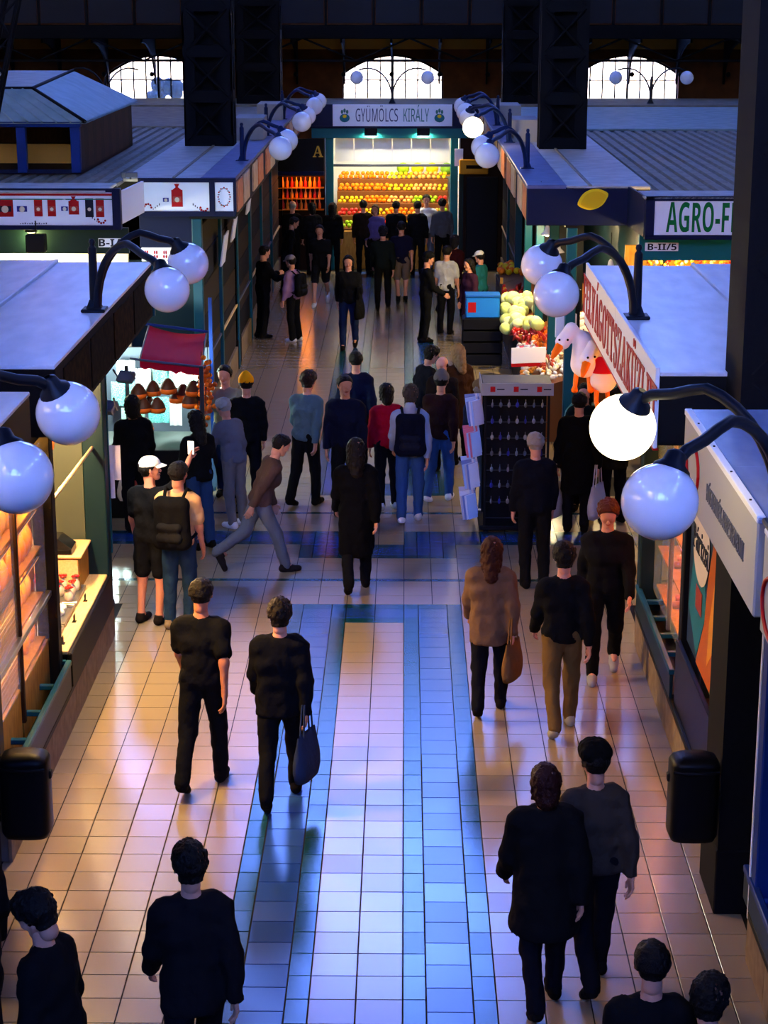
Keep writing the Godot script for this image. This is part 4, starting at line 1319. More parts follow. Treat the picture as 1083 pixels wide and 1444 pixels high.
	for i in 3:
		b = MB.new()
		b.quad(r[i], r[i + 1], u[i + 1], u[i], Vector3(0, 1, 0))
		b.quad(r[i] - Vector3(0, 0.03, 0), r[i + 1] - Vector3(0, 0.03, 0), u[i + 1] - Vector3(0, 0.03, 0), u[i] - Vector3(0, 0.03, 0), Vector3(0, -1, 0))
		part(c, "roof_slope", b.mesh(), M.tin_green)
	b = MB.new()
	b.quad(u[0], u[1], u[2], u[3], Vector3.UP)
	part(c, "roof_top", b.mesh(), M.tin_green)
	for i in 22:                                             # standing seams of the front slope
		var f := i / 21.0
		b = MB.new()
		b.tube([r[0].lerp(r[1], f), u[0].lerp(u[1], f)], 0.018, 4)
		part(c, "roof_rib", b.mesh(), M.tin_green)
	b = MB.new()
	b.tube([r[1], u[1], u[2]], 0.03, 6)
	b.tube([u[0], u[1]], 0.03, 6)
	part(c, "ridge_cap", b.mesh(), M.iron)

	# ================= right block
	k = thing("greengrocer_kiosk_block", "long navy kiosk block with a yellow lemon and green lettered sign", "kiosk")
	var zL := -26.05
	var zG := -24.78
	bp(k, "lemon_fascia", M.navy, Vector3(1.66, SILL, zL - 0.1), Vector3(3.10, ROOF - 0.01, zL), 0.01)
	var lemon := PackedVector2Array()
	for i in 28:
		var a := TAU * i / 28.0
		var q := 1.0 + 0.16 * pow(absf(cos(a)), 14.0)
		lemon.append(Vector2(cos(a) * 0.19 * q, sin(a) * 0.135).rotated(0.35))
	b = MB.new()
	var lp := atz(836, 281, zL)
	b.slab(lemon, 0.012, Transform3D(Basis(), lp))
	var lem := part(k, "lemon_emblem", b.mesh(), M.lemon, Vector3.ZERO, Vector3.ZERO, "yellow lemon emblem")
	b = MB.new()
	var inner := PackedVector2Array()
	for q in lemon: inner.append(q * 0.82 + Vector2(0.008, -0.008))
	b.slab(inner, 0.004, Transform3D(Basis(), lp + Vector3(0, 0, 0.012)))
	part(lem, "lemon_face", b.mesh(), M.lemon2)
	b = MB.new()
	b.slab(PackedVector2Array([Vector2(0, 0), Vector2(1.25, 0), Vector2(1.25, 0.53), Vector2(0, 0.53)]), 0.03, Transform3D(Basis(Vector3(-0.06, 0, -0.998), Vector3.UP, Vector3(-0.998, 0, 0.06)), Vector3(3.14, SILL, zG - 0.02)))
	part(k, "sign_return", b.mesh(), M.navy)
	var ag := bp(k, "sign_board", M.sign_white, Vector3(3.24, SILL + 0.03, zG - 0.06), Vector3(6.4, ROOF - 0.06, zG), 0.004, "white board with green lettering")
	for q in [[SILL - 0.03, SILL + 0.03], [ROOF - 0.06, ROOF]]:
		bp(k, "sign_frame", M.navy, Vector3(3.12, q[0], zG - 0.07), Vector3(9.0, q[1], zG + 0.02), 0.006)
	bp(k, "sign_frame", M.navy, Vector3(3.12, SILL, zG - 0.07), Vector3(3.24, ROOF, zG + 0.02), 0.006)
	var agt := lettering(ag, "AGRO-FRUIT", font_sans, 0.38, M.green_sign, Vector3(atz(940, 300, zG).x - 4.82, 0.0, 0.034), Vector3.ZERO, 0.43)
	(agt.mesh as TextMesh).horizontal_alignment = HORIZONTAL_ALIGNMENT_LEFT
	bp(k, "header", M.teal_head, Vector3(3.1, 2.98, zG - 0.45), Vector3(9.0, SILL, zG - 0.36), 0.004)
	var pp := atz(933, 348, zG - 0.36)
	pl = bp(k, "number_plate", M.sign_white, pp + Vector3(-0.22, -0.055, 0.0), pp + Vector3(0.22, 0.055, 0.015), 0.003)
	lettering(pl, "B-II/5", font_sans, 0.085, M.ink, Vector3(0, 0, 0.01), Vector3.ZERO, 1.25)
	bp(k, "inner_wall", M.wood, Vector3(3.1, 0.3, zG - 2.0), Vector3(9.0, 2.98, zG - 1.92), 0.0)
	bp(k, "counter", M.wood_dark, Vector3(3.3, 0, zG - 1.0), Vector3(9.0, 1.0, zG - 0.4), 0.01)
	for i in 3:
		bp(k, "shelf", M.wood_dark, Vector3(3.2, 2.0 + i * 0.3, zG - 1.9), Vector3(9.0, 2.03 + i * 0.3, zG - 1.5), 0.004)
	block_side(k, 1.0, zL - 0.05, -44.6)
	bp(k, "roof_border", M.tin_pale, Vector3(3.1, ROOF - 0.04, zG - 0.75), Vector3(11, ROOF, zG + 0.02), 0.01)
	bp(k, "roof_border", M.tin_pale, Vector3(2.2, ROOF - 0.04, -38.0), Vector3(3.35, ROOF + 0.01, zL), 0.01)
	bp(k, "roof_edge", M.roof_violet, Vector3(1.66, ROOF - 0.04, -44.6), Vector3(2.2, ROOF + 0.02, zL), 0.01)
	bp(k, "roof_seam", M.tin_old, Vector3(2.5, ROOF, -36.0), Vector3(2.54, ROOF + 0.03, zL), 0.004)
	for i in 3:
		part(k, "roof_sheet", corrugated(3.35, 11.0, zG - 0.75 - i * 3.9, zG - 4.63 - i * 3.9, ROOF - 0.06), M.tin_old)
	bp(k, "roof_back", M.tin_green, Vector3(2.2, ROOF - 0.05, -44.6), Vector3(11, ROOF, -37.4), 0.01)
	bp(k, "roof_deck", M.black, Vector3(2.25, SILL, -44.6), Vector3(11, ROOF - 0.08, zL - 0.45), 0.0)
	for q in [[-33.8, 0.40], [-39.2, 0.34]]:
		bp(k, "roof_box", M.white_dull, Vector3(1.85, ROOF, q[0] - 1.1), Vector3(2.35, ROOF + q[1], q[0]), 0.01)
	# strings of peppers hanging in the lit transom below the green sign
	b = MB.new()
	for i in 9:
		b.ball(Vector3(rng.randf_range(-0.03, 0.03), -0.03 - i * 0.042, rng.randf_range(-0.03, 0.03)), Vector3(0.026, 0.032, 0.026), 7, 5)
	var pm := b.mesh()
	for i in 26:
		single("pepper_string", pm, [M.amber, M.pepper, M.gold, M.cream][(i * 7) % 4], "string of dried peppers hanging in the lit shop below the green lettered sign", "pepper string", Vector3(3.3 + i * 0.1, 2.97 - 0.03 * (i % 3), zG - 0.9 - 0.1 * (i % 2)), Vector3(0, i, 0), "pepper strings below the green sign")
	lamp_disc(Vector3(3.6, 3.2, zG - 0.7), Color(1.0, 0.80, 0.45), 5.0, "warm lamp among the pepper strings by the sign return")
	lamp_disc(Vector3(5.0, 3.2, zG - 0.7), Color(1.0, 0.74, 0.4), 5.0, "warm lamp among the pepper strings below the green lettering")
	# yellowish work lamp at the lemon corner
	bell_lamp(atz(762, 312, zL - 0.4), Color(1.0, 0.86, 0.55), 6.0, "small bell lamp glowing below the lemon fascia")

func camera_mesh() -> Mesh:
	var b := MB.new()
	b.box(Vector3(-0.06, -0.03, -0.03), Vector3(0.1, 0.04, 0.03), 0.008)
	b.box(Vector3(-0.13, -0.04, -0.035), Vector3(-0.06, 0.05, 0.035), 0.012)
	b.tube([Vector3(0.0, -0.06, 0), Vector3(0, -0.02, 0)], 0.014, 8)
	return b.mesh()

func bell_lamp(at: Vector3, color: Color, energy: float, label: String, group := "") -> void:
	var l := thing("bell_lamp", label, "lamp", at, 0.0, group)
	var b := MB.new()
	b.lathe([[0.012, 0.16], [0.03, 0.14], [0.05, 0.06], [0.11, 0.0], [0.105, -0.004], [0.045, 0.05]], 14)
	part(l, "shade", b.mesh(), M.white)
	b = MB.new()
	b.ball(Vector3(0, 0.0, 0), Vector3.ONE * 0.035, 10, 8)
	part(l, "bulb", b.mesh(), glow(color, 8.0))
	b = MB.new()
	b.tube([Vector3(0, 0.15, 0), Vector3(0, 0.55, 0)], 0.005, 5)
	part(l, "cord", b.mesh(), M.black)
	omni(at, color, energy, 0.035)

# aisle side of a far block: posts, shutters, shop panels and sign boxes, bay after bay
func block_side(k: Node, side: float, z0: float, z1: float) -> void:
	var xf := -2.42 if side < 0 else 1.70
	var xw := -2.98 if side < 0 else 2.30
	var s := -side
	var open_front := side > 0
	var bays := 6
	for i in bays:
		var a := lerpf(z0, z1, float(i) / bays)
		var d := lerpf(z0, z1, (i + 1.0) / bays)
		var lo := minf(xf, xf + side * 0.5)
		var hi := maxf(xf, xf + side * 0.5)
		bp(k, "fascia_box", M.navy, Vector3(lo, SILL, d), Vector3(hi, ROOF - 0.03, a), 0.006)
		for q in [[0.05, 0.36, 0], [0.42, 0.78, 1]]:
			var za := lerpf(a, d, q[0])
			var zb := lerpf(a, d, q[1])
			bp(k, "fascia_panel", [M.panel_orange, M.panel_cream][(q[2] + i) % 2], Vector3(minf(xf, xf + s * 0.03), SILL + 0.04, zb), Vector3(maxf(xf, xf + s * 0.03), ROOF - 0.06, za), 0.004)
		bp(k, "soffit", M.black, Vector3(minf(xf + side * 0.5, xw + side * 0.1), SILL - 0.04, d), Vector3(maxf(xf, xw + side * 0.1), SILL, a), 0.0)
		bp(k, "post", M.teal_paint, Vector3(xw - 0.07, 0, a - 0.16), Vector3(xw + 0.07, SILL - 0.04, a), 0.01)
		if open_front and i < 4: continue
		bp(k, "plinth", M.plinth, Vector3(xw - 0.05, 0, d), Vector3(xw + 0.05, 0.4, a - 0.16), 0.006)
		var y := 0.42
		for j in 6:
			bp(k, "shutter_slat", [M.slat_a, M.slat_b][(i + j) % 2], Vector3(xw - 0.02, y, d + 0.01), Vector3(xw + 0.02, y + 0.44, a - 0.17), 0.008)
			y += 0.455
		bp(k, "rail", M.wood_pale if i % 2 else M.grey, Vector3(xw + s * 0.02 - 0.02, 1.1, d + 0.02), Vector3(xw + s * 0.02 + 0.03, 1.14, a - 0.17), 0.004)
	if open_front:
		bp(k, "inner_wall", M.teal_dark, Vector3(3.6, 0, z1 + 4), Vector3(3.66, SILL - 0.04, z0 - 0.4), 0.0)
	else:
		for q in [[-29.6, 2.55], [-31.4, 2.7], [-34.5, 2.8]]:
			single("notice_board", bm(Vector3(0.03, 0.5, 0.62), 0.006), M.sign_white, "white notice board fixed below the orange sign panels, %s" % {-29.6: "nearest the wreath sign", -31.4: "between two others", -34.5: "nearest the fruit shop"}[q[0]], "notice board", Vector3(-2.82, q[1], q[0]), Vector3(0, 0, -0.15))

# ---------------------------------------------------------------- the bright fruit shop at the end
func fruit_stall() -> void:
	var z := -45.2
	var k := thing("fruit_shop", "brightly lit fruit shop with white sign and teal posts closing the aisle", "shop")
	var sg := bp(k, "sign_board", M.sign_white, Vector3(-1.70, SILL + 0.05, z - 0.05), Vector3(1.10, ROOF + 0.02, z), 0.006, "pale sign board with thin lettering and two crowned fruit emblems")
	lettering(sg, "GYÜMÖLCS", font_thin, 0.30, M.letter_grey, Vector3(-0.37, 0.0, 0.026), Vector3.ZERO, 0.47)
	lettering(sg, "KIRÁLY", font_thin, 0.30, M.letter_green, Vector3(0.55, 0.0, 0.026), Vector3.ZERO, 0.47)
	for x in [-1.12, 1.10]:
		var b := MB.new()
		b.ball(Vector3(x, -0.06, 0.026), Vector3(0.12, 0.10, 0.004), 14, 6)
		part(sg, "fruit_emblem", b.mesh(), M.teal_art)
		b = MB.new()
		for i in 3:
			b.ball(Vector3(x - 0.06 + i * 0.06, 0.08 + 0.03 * (i % 2), 0.026), Vector3(0.03, 0.05, 0.004), 8, 5)
		part(sg, "crown_emblem", b.mesh(), M.letter_green)
		b = MB.new()
		b.ball(Vector3(x, -0.02, 0.03), Vector3(0.05, 0.04, 0.004), 8, 5)
		part(sg, "emblem_band", b.mesh(), M.lemon)
	bp(k, "sign_frame", M.navy, Vector3(-2.4, SILL, z - 0.1), Vector3(1.9, SILL + 0.05, z + 0.01), 0.006)
	bp(k, "sign_frame", M.navy, Vector3(-2.4, SILL, z - 0.12), Vector3(-1.70, ROOF + 0.02, z - 0.02), 0.006)
	bp(k, "sign_frame", M.navy, Vector3(1.10, SILL, z - 0.12), Vector3(1.9, ROOF + 0.02, z - 0.02), 0.006)
	bp(k, "header", M.teal_head, Vector3(-2.2, 3.1, z - 0.12), Vector3(1.75, SILL, z - 0.02), 0.008)
	for x in [-1.78, 1.16]:
		bp(k, "post", M.teal_head, Vector3(x - 0.09, 0, z - 0.14), Vector3(x + 0.09, 3.1, z - 0.02), 0.01)
	bp(k, "shelf_rail", M.grey, Vector3(-1.69, 2.44, z - 0.12), Vector3(1.07, 2.50, z - 0.06), 0.006)
	for i in 6:
		bp(k, "transom_pane", M.transom, Vector3(-1.66 + i * 0.455, 2.52, z - 0.5), Vector3(-1.23 + i * 0.455, 3.08, z - 0.48), 0.0)
	bp(k, "back_wall", M.white, Vector3(-1.9, 0, z - 3.0), Vector3(1.3, 3.3, z - 2.94), 0.0)
	for x in [-1.9, 1.27]:
		bp(k, "side_wall", M.white, Vector3(x, 0, z - 3.0), Vector3(x + 0.04, 3.3, z - 0.14), 0.0)
	bp(k, "ceiling_panel", M.white, Vector3(-1.9, 3.2, z - 3.0), Vector3(1.3, 3.26, z - 0.14), 0.0)
	bp(k, "roof_sheet", M.tin_old, Vector3(-9, ROOF - 0.08, z - 3.1), Vector3(9, ROOF, z - 0.1), 0.0)
	# stepped fruit display
	for j in 5:
		bp(k, "display_step", M.wood_dark, Vector3(-1.66, 0.0, z - 0.75 - j * 0.34), Vector3(1.05, 0.95 + j * 0.26, z - 0.42 - j * 0.34), 0.01)
	bp(k, "counter_front", M.wood, Vector3(-1.66, 0, z - 0.4), Vector3(1.05, 0.9, z - 0.2), 0.01)
	bp(k, "upper_shelf", M.wood, Vector3(-0.2, 2.02, z - 2.6), Vector3(1.2, 2.06, z - 2.1), 0.004)
	var b := MB.new()
	b.ball(Vector3.ZERO, Vector3.ONE, 10, 7)
	var ball := b.mesh()
	var kinds := [
		["orange", M.fruit_orange, 0.055, "round orange in the heap on the fruit shop steps", "oranges in the fruit shop"],
		["green_apple", M.fruit_green, 0.052, "green apple in the heap on the fruit shop steps", "green apples in the fruit shop"],
		["red_apple", M.fruit_red, 0.052, "red apple in the heap on the fruit shop steps", "red apples in the fruit shop"],
		["lemon", M.lemon, 0.045, "yellow lemon in the heap on the fruit shop steps", "lemons in the fruit shop"],
		["peach", M.fruit_peach, 0.05, "pale peach in the heap on the fruit shop steps", "peaches in the fruit shop"]]
	for j in 5:
		for i in 22:
			for h in 2:
				var sel: int = [0, 0, 3, 4, 3][(i / 5 + j * 0) % 5] if j > 2 else [1, 2, 3, 0, 4][(i / 5 + j) % 5]
				var kd: Array = kinds[sel]
				var o := single(kd[0], ball, kd[1], kd[3], kd[0].split("_")[-1], Vector3(-1.58 + i * 0.12 + rng.randf_range(-0.02, 0.02) + h * 0.05, 0.95 + j * 0.26 + kd[2] * 0.95 + h * 0.075, z - 0.52 - j * 0.34 - h * 0.06), Vector3(rng.randf(), rng.randf(), rng.randf()), kd[4])
				o.scale = Vector3.ONE * kd[2] * rng.randf_range(0.92, 1.06)
	for i in 4:
		var o := single("melon", ball, [M.fruit_green, M.lemon, M.lemon, M.plant_light][i], "large %s melon on the upper shelf of the fruit shop" % ["green", "pale yellow", "yellow", "light green"][i], "melon", Vector3(-0.05 + i * 0.36, 2.2, z - 2.3))
		o.scale = Vector3(0.16, 0.145, 0.16)
	# lights of the shop: strip under the ceiling and two floodlights on the header
	area(Vector3(-0.3, 3.17, z - 0.8), Vector3(0, -1, -0.25), Vector2(2.6, 0.5), Color(1.0, 0.92, 0.72), 22.0)
	var st := thing("strip_lamp", "long white strip lamp under the fruit shop ceiling", "lamp", Vector3(-0.3, 3.18, z - 0.8))
	bp(st, "lamp_tube", M.lamp_cool, Vector3(-1.3, 0, -0.2), Vector3(1.3, 0.02, 0.2), 0.004)
	for px in [523, 597]:
		var p := atz(px, 186, z + 0.12)
		var fl := thing("flood_lamp", "black square flood lamp on the fruit shop header, %s emblem" % ("left by the first" if px < 550 else "right by the second"), "lamp", p)
		bp(fl, "housing", M.black, Vector3(-0.15, -0.09, -0.06), Vector3(0.15, 0.09, 0.06), 0.012)
		bp(fl, "bracket", M.black, Vector3(-0.03, 0.0, -0.15), Vector3(0.03, 0.05, -0.05), 0.004)
		bp(fl, "lamp_glass", glow(Color(1, 0.97, 0.85), 5.0), Vector3(-0.12, -0.09, -0.075), Vector3(0.12, 0.06, -0.061), 0.002)
		area(p + Vector3(0, -0.06, -0.1), Vector3(0, -1.0, -0.55), Vector2(0.24, 0.14), Color(1, 0.94, 0.80), 14.0)
	# neighbours of the fruit shop
	var nb := thing("wine_shop", "dark shop with a gilt letter A beside the fruit shop", "shop")
	bp(nb, "front", M.black, Vector3(-3.4, 2.35, z + 0.1), Vector3(-1.9, 3.1, z + 0.2), 0.006)
	lettering(nb, "A", font_serif, 0.26, M.gilt, atz(448, 214, z + 0.22), Vector3.ZERO, 0.9)
	bp(nb, "back", M.brown, Vector3(-3.4, 0, z - 1.0), Vector3(-1.9, 2.4, z - 0.94), 0.0)
	bp(nb, "counter", M.brown, Vector3(-3.3, 0, z - 0.5), Vector3(-1.95, 1.0, z), 0.01)
	bp(nb, "cornice", M.navy, Vector3(-3.4, 2.25, z + 0.1), Vector3(-1.9, 2.35, z + 0.24), 0.01)
	for i in 3:
		bp(nb, "shelf", M.wood, Vector3(-3.2, 1.35 + i * 0.26, z - 0.9), Vector3(-1.95, 1.37 + i * 0.26, z - 0.6), 0.004)
	var bt := MB.new()
	bt.lathe([[0.0, 0.24], [0.016, 0.24], [0.017, 0.17], [0.038, 0.13], [0.04, 0.01], [0.03, 0.0], [0.0, 0.0]], 10)
	for i in 3:
		for j in 10:
			single("bottle", bt.mesh(), [M.amber, M.gold, M.pepper][(i + j * 2) % 3], "amber bottle on the %s shelf of the dark shop with the gilt letter" % ["lowest", "middle", "highest"][i], "bottle", Vector3(-3.05 + j * 0.11, 1.37 + i * 0.26, z - 0.72), Vector3.ZERO, "bottles in the gilt letter shop")
	lamp_disc(Vector3(-2.4, 2.3, z - 0.4), Color(1.0, 0.55, 0.18), 0.9, "small orange lamp above the amber bottles")
	nb = thing("dark_shop", "dark closed shop with a yellow sign box right of the fruit shop", "shop")
	bp(nb, "front", M.brown, Vector3(1.3, 0, z - 0.2), Vector3(2.6, 3.1, z - 0.1), 0.006)
	bp(nb, "door_frame", M.black, Vector3(1.45, 0, z - 0.1), Vector3(2.2, 2.2, z - 0.04), 0.01)
	bp(nb, "green_post", M.header_green, Vector3(1.28, 0, z - 0.1), Vector3(1.38, 2.3, z + 0.0), 0.006)
	var yb := atz(668, 235, z + 0.1)
	bp(nb, "sign_box", M.sign_yellow, yb + Vector3(-0.34, -0.17, 0), yb + Vector3(0.34, 0.17, 0.08), 0.02, "yellow sign box")
	bp(nb, "sign_window", M.brown, yb + Vector3(-0.18, -0.04, 0.08), yb + Vector3(0.2, 0.04, 0.085), 0.0)
	bp(nb, "notice", M.white, atz(647, 222, z + 0.05) + Vector3(-0.1, -0.2, 0), atz(647, 222, z + 0.05) + Vector3(0.1, 0.2, 0.02), 0.004)
	for s in [-1.0, 1.0]:
		bp(nb if s > 0 else k, "flank_wall", M.black, Vector3(minf(s * 2.6 + (0 if s > 0 else -0.8), s * 9), 0, z - 0.3), Vector3(maxf(s * 2.6 + (0 if s > 0 else -0.8), s * 9), ROOF - 0.05, z - 0.2), 0.0)

# ---------------------------------------------------------------- twin globe lamps on the roofs
func lamps() -> void:
	var spots := [
		[-1.0, -2.57, -15.55, -15.95, -14.50, [], "above the dark brown fascia", M.lamp_iron],
		[-1.0, -2.57, -9.4, -10.06, -8.65, [], "next to the amber window", M.lamp_iron],
		[1.0, 1.88, -15.25, -15.9, -14.31, [], "above the dark red lettering", M.lamp_iron],
		[1.0, 1.88, -9.0, -9.75, -8.24, [0], "over the white sign box", M.lamp_iron],
		[-1.0, -2.54, -29.9, -29.7, -28.2, [], "behind the wreath sign", M.lamp_blue],
		[-1.0, -2.54, -35.2, -35.8, -34.1, [], "beside the roof box of the left block", M.lamp_blue],
		[-1.0, -2.54, -39.9, -40.6, -38.9, [], "left of the fruit shop sign", M.lamp_blue],
		[1.0, 1.82, -28.6, -28.5, -26.95, [], "behind the lemon fascia", M.lamp_blue],
		[1.0, 1.82, -33.6, -35.2, -32.7, [1], "beside the roof box of the right block", M.lamp_blue],
		[1.0, 1.82, -38.0, -38.9, -37.0, [], "right of the fruit shop sign", M.lamp_blue]]
	for s in spots:
		var side: float = s[0]
		var base := Vector3(s[1], ROOF, s[2])
		var o := thing("globe_lamp", "roof lamp with curved arms and opal globes %s" % s[6], "lamp", base, 0.0, "twin globe lamps on the kiosk roofs")
		var b := MB.new()
		b.lathe([[0.0, 0.11], [0.05, 0.10], [0.075, 0.05], [0.11, 0.0]], 4, Transform3D(Basis(Vector3.UP, PI / 4), Vector3.ZERO))
		b.box(Vector3(-0.1, 0, -0.1), Vector3(0.1, 0.03, 0.1), 0.008)
		part(o, "foot", b.mesh(), s[7])
		b = MB.new()
		b.lathe([[0.0, 0.60], [0.02, 0.595], [0.028, 0.57], [0.018, 0.545], [0.03, 0.53], [0.035, 0.52], [0.037, 0.1], [0.05, 0.06]], 14)
		part(o, "post", b.mesh(), s[7])
		for g in 2:
			var gz: float = s[3 + g] - s[2]
			var gx: float = (-1.83 if side < 0 else 1.15) - s[1]
			var c := Vector3(gx, 0.34, gz)
			var dirh := Vector3(gx, 0, gz)
			# the arm leaves the foot, arches over and comes down into the cap on the globe's shoulder
			var cap := c + Vector3(-gx, 0, -gz).normalized() * 0.085 + Vector3(0, 0.15, 0)
			var pts := []
			for i in 13:
				var f := i / 12.0
				var q := dirh * (0.04 + (0.96 - 0.11) * (1.0 - cos(f * PI * 0.62)) / (1.0 - cos(PI * 0.62)))
				pts.append(Vector3(q.x, 0.04 + 0.60 * sin(minf(f * 1.32, 1.0) * PI * 0.5) - maxf(0.0, f - 0.66) * 0.42, q.z))
			pts[12] = cap
			pts[11] = pts[10].lerp(cap, 0.55) + Vector3(0, 0.02, 0)
			b = MB.new()
			b.tube(pts, 0.03, 10)
			part(o, "arm", b.mesh(), s[7])
			var ax := (cap - c).normalized()
			var sidev := ax.cross(Vector3.FORWARD).normalized()
			var bas := Basis(sidev, ax, sidev.cross(ax))
			b = MB.new()
			b.lathe([[0.02, 0.25], [0.045, 0.235], [0.055, 0.19], [0.085, 0.165], [0.098, 0.13]], 18, Transform3D(bas, c))
			part(o, "globe_cap", b.mesh(), s[7])
			b = MB.new()
			b.ball(c, Vector3.ONE * 0.175, 32, 20)
			var lit: bool = g in s[5]
			var gl := part(o, "globe", b.mesh(), M.opal_lit if lit else M.opal, Vector3.ZERO, Vector3.ZERO, "lit cream globe" if lit else "")
			if lit: omni(base + c, Color(1.0, 0.88, 0.64), 0.7 if base.z > -20 else 1.6, 0.17)
	# lamps without lit globes in front of the arched windows
	for q in [[553, 147, -46.0, "standing on the fruit shop roof before the middle arched window", true], [917, 147, -46.0, "on the right block before the right arched window", true], [150, 150, -46.0, "on the left block beside the hipped cabin", false]]:
		var p := atz(q[0], q[1], q[2])
		var o := thing("globe_lamp", "dark two armed roof lamp %s" % q[3], "lamp", Vector3(p.x, ROOF, q[2]), 0.0, "twin globe lamps on the kiosk roofs")
		var b := MB.new()
		b.lathe([[0.0, 0.66], [0.02, 0.6], [0.03, 0.5], [0.035, 0.1], [0.09, 0.0]], 10)
		part(o, "post", b.mesh(), M.lamp_iron)
		for s in [-1.0, 1.0]:
			b = MB.new()
			var pts := []
			for i in 9:
				var a := PI * 0.62 * i / 8.0
				pts.append(Vector3(s * 0.8 * (1.0 - cos(a)) / 1.37, 0.1 + 0.72 * sin(a), 0))
			b.tube(pts, 0.022, 6)
			part(o, "arm", b.mesh(), M.lamp_iron)
			if q[4]:
				b = MB.new()
				b.ball(Vector3(s * 0.84, 0.60, 0), Vector3.ONE * 0.16, 18, 12)
				part(o, "globe", b.mesh(), M.opal)

# ---------------------------------------------------------------- souvenir stall with red awning
func souvenir_stall() -> void:
	var k := thing("souvenir_stall", "crowded souvenir stall with red awning and bright cool lights", "stall")
	# frame
	for p in [[-3.42, -22.9], [-2.5, -22.9], [-4.4, -25.3], [-2.62, -25.3], [-4.4, -22.9]]:
		bp(k, "post", M.navy_bright if p[1] < -25 else M.steel_dark, Vector3(p[0] - 0.025, 0, p[1] - 0.025), Vector3(p[0] + 0.025, 2.45 if p[1] < -25 else 1.98, p[1] + 0.025), 0.004)
	var a0 := atz(210, 459, -24.6)
	var a1 := atz(291, 470, -24.6)
	var f0 := atz(197, 506, -23.1)
	var f1 := atz(284, 518, -23.1)
	var b := MB.new()
	var rows := []
	for j in 7:
		var f := j / 6.0
		var r := PackedVector3Array()
		for i in 13:
			var g := i / 12.0
			var p := a0.lerp(a1, g).lerp(f0.lerp(f1, g), f)
			p.y += -0.05 * sin(PI * g) * (1.0 - f) + 0.012 * sin(g * 25.0 + f * 3.0) * f
			r.append(p)
		rows.append(r)
	var fr := PackedVector3Array()
	for i in 13:
		fr.append(rows[6][i] + Vector3(0, -0.10 - 0.015 * (i % 2), 0.015))
	rows.append(fr)
	b.skin(rows, false)
	part(k, "awning", b.mesh(), M.awning, Vector3.ZERO, Vector3.ZERO, "sagging crimson awning cloth")
	b = MB.new()
	b.tube([a0 + Vector3(-0.05, 0.02, 0), a1 + Vector3(0.02, 0.02, 0)], 0.02, 6)
	part(k, "awning_bar", b.mesh(), M.navy_bright)
	b = MB.new()
	b.tube([f0 + Vector3(-0.12, 0, 0), f1 + Vector3(0.05, 0, 0)], 0.016, 6)
	part(k, "awning_bar", b.mesh(), M.grey)
	for q in [[a0, f0], [a1, f1]]:
		b = MB.new()
		b.tube([q[0], q[1]], 0.012, 6)
		part(k, "awning_arm", b.mesh(), M.grey)
	bp(k, "counter", M.black, Vector3(-4.3, 0, -24.2), Vector3(-2.55, 0.86, -23.0), 0.02)
	bp(k, "counter_cloth", M.black, Vector3(-4.34, 0.05, -23.0), Vector3(-2.52, 0.9, -22.96), 0.01)
	bp(k, "back_panel", M.grey, Vector3(-4.4, 0.4, -25.45), Vector3(-2.6, 1.75, -25.4), 0.0)
	# embroidered cloths on the back panel, by their place in the photograph
	var zc := -25.3
	var cloths := [[215, 512, 228, 545, M.cloth_white, "white embroidered cloth behind the hanging bells"], [217, 512, 237, 540, M.cloth_teal, "teal patterned cloth on the stall's back panel"], [239, 512, 262, 545, M.cloth_teal, "teal and white cloth in the middle of the stall's back panel"], [245, 520, 266, 552, M.cloth_white, "white cloth with gold stripe on the stall's back panel"], [158, 538, 190, 572, M.cloth_teal, "turquoise cloth at the dark end of the souvenir stall"], [165, 508, 190, 532, M.cloth_white, "bright white cloth at the dark end of the souvenir stall"], [172, 575, 205, 605, M.cloth_green, "pale green cloth low on the souvenir stall"], [192, 520, 212, 560, M.cloth_white, "long white cloth beside the teal patterned cloth"], [262, 515, 280, 556, M.cloth_green, "pale green cloth beside the pepper garlands"], [210, 560, 238, 596, M.cloth_teal, "teal and white cloth low behind the hanging baskets"], [240, 565, 256, 600, M.cloth_white, "white cloth with dark print on the souvenir stall"]]
	for q in cloths:
		zc += 0.03
		var p0 := atz(q[0], q[3], zc)
		var p1 := atz(q[2], q[1], zc)
		b = MB.new()
		rows = []
		for j in 6:
			var r := PackedVector3Array()
			for i in 9:
				r.append(Vector3(lerpf(p0.x, p1.x, i / 8.0), lerpf(p1.y, p0.y, j / 5.0), zc + 0.014 * sin(i * 1.6 + j * 0.4)))
			rows.append(r)
		b.skin(rows, false)
		single("embroidered_cloth", b.mesh(), q[4], q[5], "cloth")
	# hanging bells / little baskets with an orange band
	b = MB.new()
	b.lathe([[0.0, 0.11], [0.03, 0.105], [0.07, 0.06], [0.10, 0.0], [0.105, -0.03]], 14)
	var bell := b.mesh()
	b = MB.new()
	b.lathe([[0.106, -0.025], [0.112, -0.05], [0.10, -0.085], [0.05, -0.10], [0.0, -0.10]], 14)
	var band := b.mesh()
	b = MB.new()
	b.tube([Vector3(0, 0.1, 0), Vector3(0, 0.32, 0)], 0.004, 5)
	var cord := b.mesh()
	for q in [[195, 552], [216, 548], [237, 545], [258, 553], [273, 548], [202, 572], [222, 572], [268, 565], [190, 588], [205, 600], [210, 570], [250, 558], [281, 560], [284, 545]]:
		var o := thing("hanging_basket", "little dark brown hanging basket with an orange rim in the souvenir stall", "basket", atz(q[0], q[1], -24.0 + rng.randf_range(-0.25, 0.25)), rng.randf() * 6.0, "hanging baskets of the souvenir stall")
		part(o, "body", bell, M.basket)
		part(o, "rim", band, M.basket_rim)
		part(o, "cord", cord, M.black)
